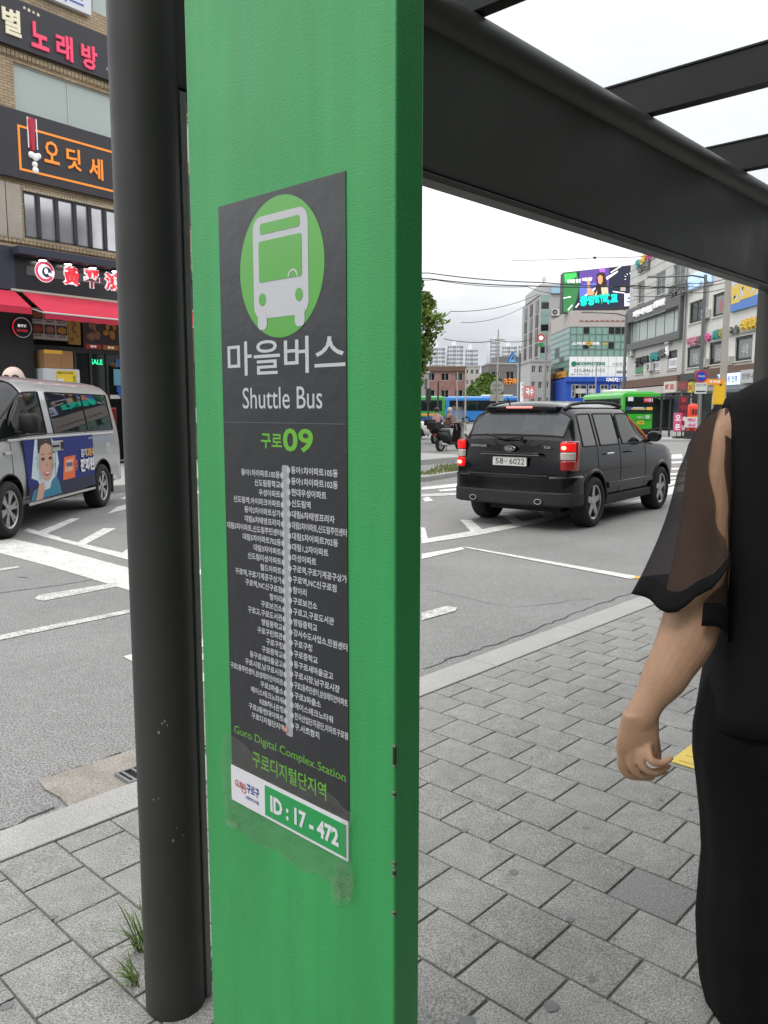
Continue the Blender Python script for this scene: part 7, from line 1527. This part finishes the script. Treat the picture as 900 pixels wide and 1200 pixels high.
# face details and hair
hair = MB(); hair.sphere((0, .035, 1.725), (.088, .098, .105), nu=24, nv=14); hair.loft([[Vector((.088 * f * math.cos(R(t)), .02 + .085 * f * math.sin(R(t)), z)) for t in range(180, 361, 15)] + [Vector((.06 * f * math.cos(R(t)), .02 + .05 * f * math.sin(R(t)), z)) for t in range(360, 179, -15)] for z, f in ((1.72, 1.0), (1.62, 1.02), (1.56, .8))])
hair.build('hair', hairm, woman, smooth=60)
for sg in (1, -1): MB().sphere((sg * .03, .138, 1.705), (.014, .01, .008)).build('eye', mat('eye white', (.6, .6, .6), .3), woman, smooth=60); MB().tube([(sg * .015, .146, 1.728), (sg * .032, .145, 1.733), (sg * .05, .135, 1.726)], .003, 6).build('eyebrow', hairm, woman)
MB().sphere((0, .139, 1.640), (.022, .008, .008)).build('lips', lip_p, woman, smooth=60)
for sg, dy in ((-1, -.02), (1, .05)):
    fx = wl(880, 1150, 1.79).x if sg < 0 else .11
    sh_ = MB().prism([(fx + .048 * math.cos(R(t)) * (1 if math.sin(R(t)) > 0 else .85), dy + .07 + .135 * math.sin(R(t))) for t in range(0, 360, 15)], .0, .014).build('sandal', mat('pale sandal sole', (.5, .47, .45), .6), woman, bevel=.004)
    MB().tube([(fx - .043, dy + .1, .012), (fx - .02, dy + .105, .06), (fx + .02, dy + .105, .06), (fx + .043, dy + .1, .012)], (.004, .012), 8).build('strap', trimb, sh_)
# trousers: wide straight legs falling from the hips
def edgeu(v, Y=1.78): 
    T_ = [(780, 843), (820, 829), (850, 821), (885, 819.5), (920, 824), (960, 829), (1010, 831.5), (1055, 827.5), (1095, 824.5), (1140, 827), (1175, 831), (1195, 838), (1230, 846)]
    for (a, x), (c, y) in zip(T_[:-1], T_[1:]):
        if a <= v <= c: return x + (y - x) * (v - a) / (c - a)
    return T_[-1][1]
tb_ = MB(); rg_h, rg_l, rg_r = [], [], []
for v in (770, 800, 830, 860, 890, 930, 970, 1010, 1050, 1090, 1130, 1165, 1190, 1205):
    z = at(edgeu(v), v, 1.78).z - PZ; x0 = at(edgeu(v), v, 1.78).x - wo.x
    if z > .62: rg_h.append((z, -x0))
    t = max(0, min(1, (.85 - z) / .75)); wd_ = .124 - .024 * t; c_ = x0 + wd_
    if z < .95: rg_l.append((z, c_, wd_))
fold = lambda k0, amp: (lambda q: 1 + amp * math.sin(6.283 * (q * 5 + k0)) + amp * .6 * math.sin(6.283 * (q * 9 + k0 * 2)))
tb_.loft([ring_e((0, .01, z), x, min(.155, x * .74), 40) for z, x in rg_h])
zl_ = rg_l[-1][0]
tb_.loft([ring_e((c_, .0, z), w_, .105 + .02 * (1 - z), 40, f=fold(.1 + z * .12, .028)) for z, c_, w_ in rg_l]); tb_.loft([ring_e((-c_ + .01, .03, z), w_, .105 + .02 * (1 - z), 40, f=fold(.4 + z * .1, .018)) for z, c_, w_ in rg_l])
fused(tb_, 'trousers', cloth_t, woman, .006, 3)
# sleeveless blouse
bl = []
for v, u in ((846, 829), (825, 832), (800, 836), (770, 842), (730, 848), (690, 850), (640, 847.5), (590, 850), (545, 852), (510, 855), (485, 858), (468, 864)):
    p = wl(u, v, 1.785); bl.append((p.z, -p.x))
rg_ = [ring_e((0, .005, z), x, min(.145, x * .72), 48, f=lambda q, F=fold(.2 + z * .25, .011): F(q) / (abs(math.cos(6.283 * q)) ** 3 + abs(math.sin(6.283 * q)) ** 3) ** (1 / 3)) for z, x in bl]
top_z = bl[-1][0]; rg_ += [ring_e((0, .015, top_z + .03), bl[-1][1] * .80, .105, 48), ring_e((0, .02, top_z + .055), bl[-1][1] * .55, .088, 48), ring_e((0, .03, top_z + .067), .085, .078, 48)]
bo_ = MB(); bo_.loft(rg_, caps=False); ob = bo_.build('blouse', cloth_b, woman, smooth=80); so = ob.modifiers.new('t', 'SOLIDIFY'); so.thickness = .004; so.offset = 0
# sheer petal sleeve with satin hem
def lut(T_):
    def f(t):
        for (a, x), (c, y) in zip(T_[:-1], T_[1:]):
            if t <= c: q = max(0, (t - a) / (c - a)); q = q * q * (3 - 2 * q); return x + (y - x) * q
        return T_[-1][1]
    return f
SLR = lut([(0, .014), (.07, .032), (.13, .044), (.24, .056), (.42, .067), (1.3, .07)])
def sleeve_pt(th, t, k=1., dzf=None):
    """th in degrees round the arm seen from above (180 = viewer's left, 270 = towards the viewer), t: 0 shoulder seam, 1 hem"""
    ctr = wl(848 - 40 * t, 474 + 208 * t, 1.825 - .05 * t)
    r_ = (SLR(t) + .022 * (max(0, t - .55) / .45) ** 1.6) * k
    wav = max(0, t - .45) * (.012 * math.sin(R(th * 3 + 40)) + .011 * math.sin(R(th * 5 + 10)))
    dz = (max(0, t - .55) / .45) ** 1.5 * dzf(th) if dzf else 0
    return ctr + Vector((math.cos(R(th)) * (r_ + wav) * 1.05, math.sin(R(th)) * (r_ + wav), dz))
def petal(name, lo, hi, k, shift=0., dzf=None):
    m = MB(); nA, nT = 30, 22
    for i in range(nT + 1):
        t = i / nT; a, c = lo(t), hi(t)
        for j in range(nA + 1): m.v.append(tuple(sleeve_pt(a + (c - a) * j / nA, t * (1 + shift), k, dzf)))
    for i in range(nT):
        for j in range(nA): q_ = i * (nA + 1) + j; m.f.append((q_, q_ + 1, q_ + nA + 2, q_ + nA + 1)); m.mi.append(0)
    o = m.build(name, sheerm, woman, smooth=80)
    tr_ = MB(); 
    a, c = lo(1), hi(1)
    for i in range(4):
        for j in range(nA + 1): tr_.v.append(tuple(sleeve_pt(a + (c - a) * j / nA, (1 + shift) * (1 + .105 * i / 3), k * (1.008 + .004 * i), dzf)))
    for i in range(3):
        for j in range(nA): q_ = i * (nA + 1) + j; tr_.f.append((q_, q_ + 1, q_ + nA + 2, q_ + nA + 1)); tr_.mi.append(0)
    h_ = tr_.build('satin_hem', trimb, o, smooth=80); s_ = h_.modifiers.new('t', 'SOLIDIFY'); s_.thickness = .002
    return o
petal('sleeve_petal', lambda t: 30, lut([(0, 232), (.3, 241), (.6, 270), (.84, 297), (1, 306)]), 1.0, 0., lut([(0, .0), (130, .0), (180, .008), (235, -.004), (270, .03), (306, .075), (400, .07)]))
petal('sleeve_petal', lut([(0, 260), (.3, 271), (.6, 298), (.8, 312), (.9, 298), (1, 270)]), lambda t: 395, .95, .03, lut([(0, 0), (280, -.012), (345, -.05), (400, -.05)]))
for o in [c for c in woman.children if c.name.startswith('sleeve_petal')]:
    c = copy_tree(o, woman); c.scale.x = -1
# ------------------------------------------------------------------ scooter riders far behind
def rider(label, root_s, lx, ly, topm, helm, lean=.1):
    o = thing('person', label, 'person', root_s.matrix_basis @ Vector((lx, ly, 0)), root_s.rotation_euler.z, 'scooter riders waiting at the junction')
    b = MB(); limb(b, [(0, 0, .84), (lean * .5, 0, 1.08), (lean, 0, 1.28)], [.15, .14, .13], 12); b.sphere((lean + .02, 0, 1.52), (.095, .08, .115)); b.cyl((lean, 0, 1.3), (lean + .01, 0, 1.45), .05, n=10)
    for sg in (1, -1):
        limb(b, [(lean, sg * .17, 1.27), (lean + .16, sg * .24, 1.05), (.58, sg * .27, 1.06)], [.055, .045, .035], 10); b.sphere((.60, sg * .27, 1.06), (.05, .035, .035))
        limb(b, [(.02, sg * .1, .82), (.42, sg * .15, .76), (.46, sg * .14, .4), (.47, sg * .14, .36)], [.085, .065, .045, .04], 10); b.sphere((.53, sg * .14, .365), (.11, .045, .035))
    fused(b, 'body', skinm, o, .016, 2)
    s = MB(); s.loft([ring_e((lean * t, 0, z), rx, ry, 18) for t, z, rx, ry in ((0, .8, .165, .19), (.4, 1.0, .155, .185), (.8, 1.2, .145, .2), (1, 1.33, .09, .14), (1, 1.37, .06, .07))])
    for sg in (1, -1): limb(s, [(lean, sg * .16, 1.28), (lean + .12, sg * .23, 1.12)], [.07, .065], 10)
    fused(s, 'shirt', topm, o, .016, 2)
    t = MB()
    for sg in (1, -1): limb(t, [(.0, sg * .09, .82), (.42, sg * .15, .77), (.46, sg * .14, .42)], [.1, .08, .06], 10)
    fused(t, 'trousers', cloth_t, o, .018, 2)
    MB().sphere((lean + .01, 0, 1.56), (.125, .115, .12)).build('helmet', helm, o, smooth=60)
    return o
rider('scooter rider in a pink top and dark helmet behind the parked black scooter', sc3, .1, 0, mat('pink shirt', (.62, .36, .38), .8), mat('dark helmet', (.03, .02, .02), .3))
rider('scooter rider in a brown jacket and pale helmet on the pale scooter', sc2, .1, 0, mat('brown jacket', (.16, .07, .05), .8), mat('pale helmet', (.6, .6, .6), .3))
bpy.data.objects.remove(_TO); bpy.data.curves.remove(_TC)
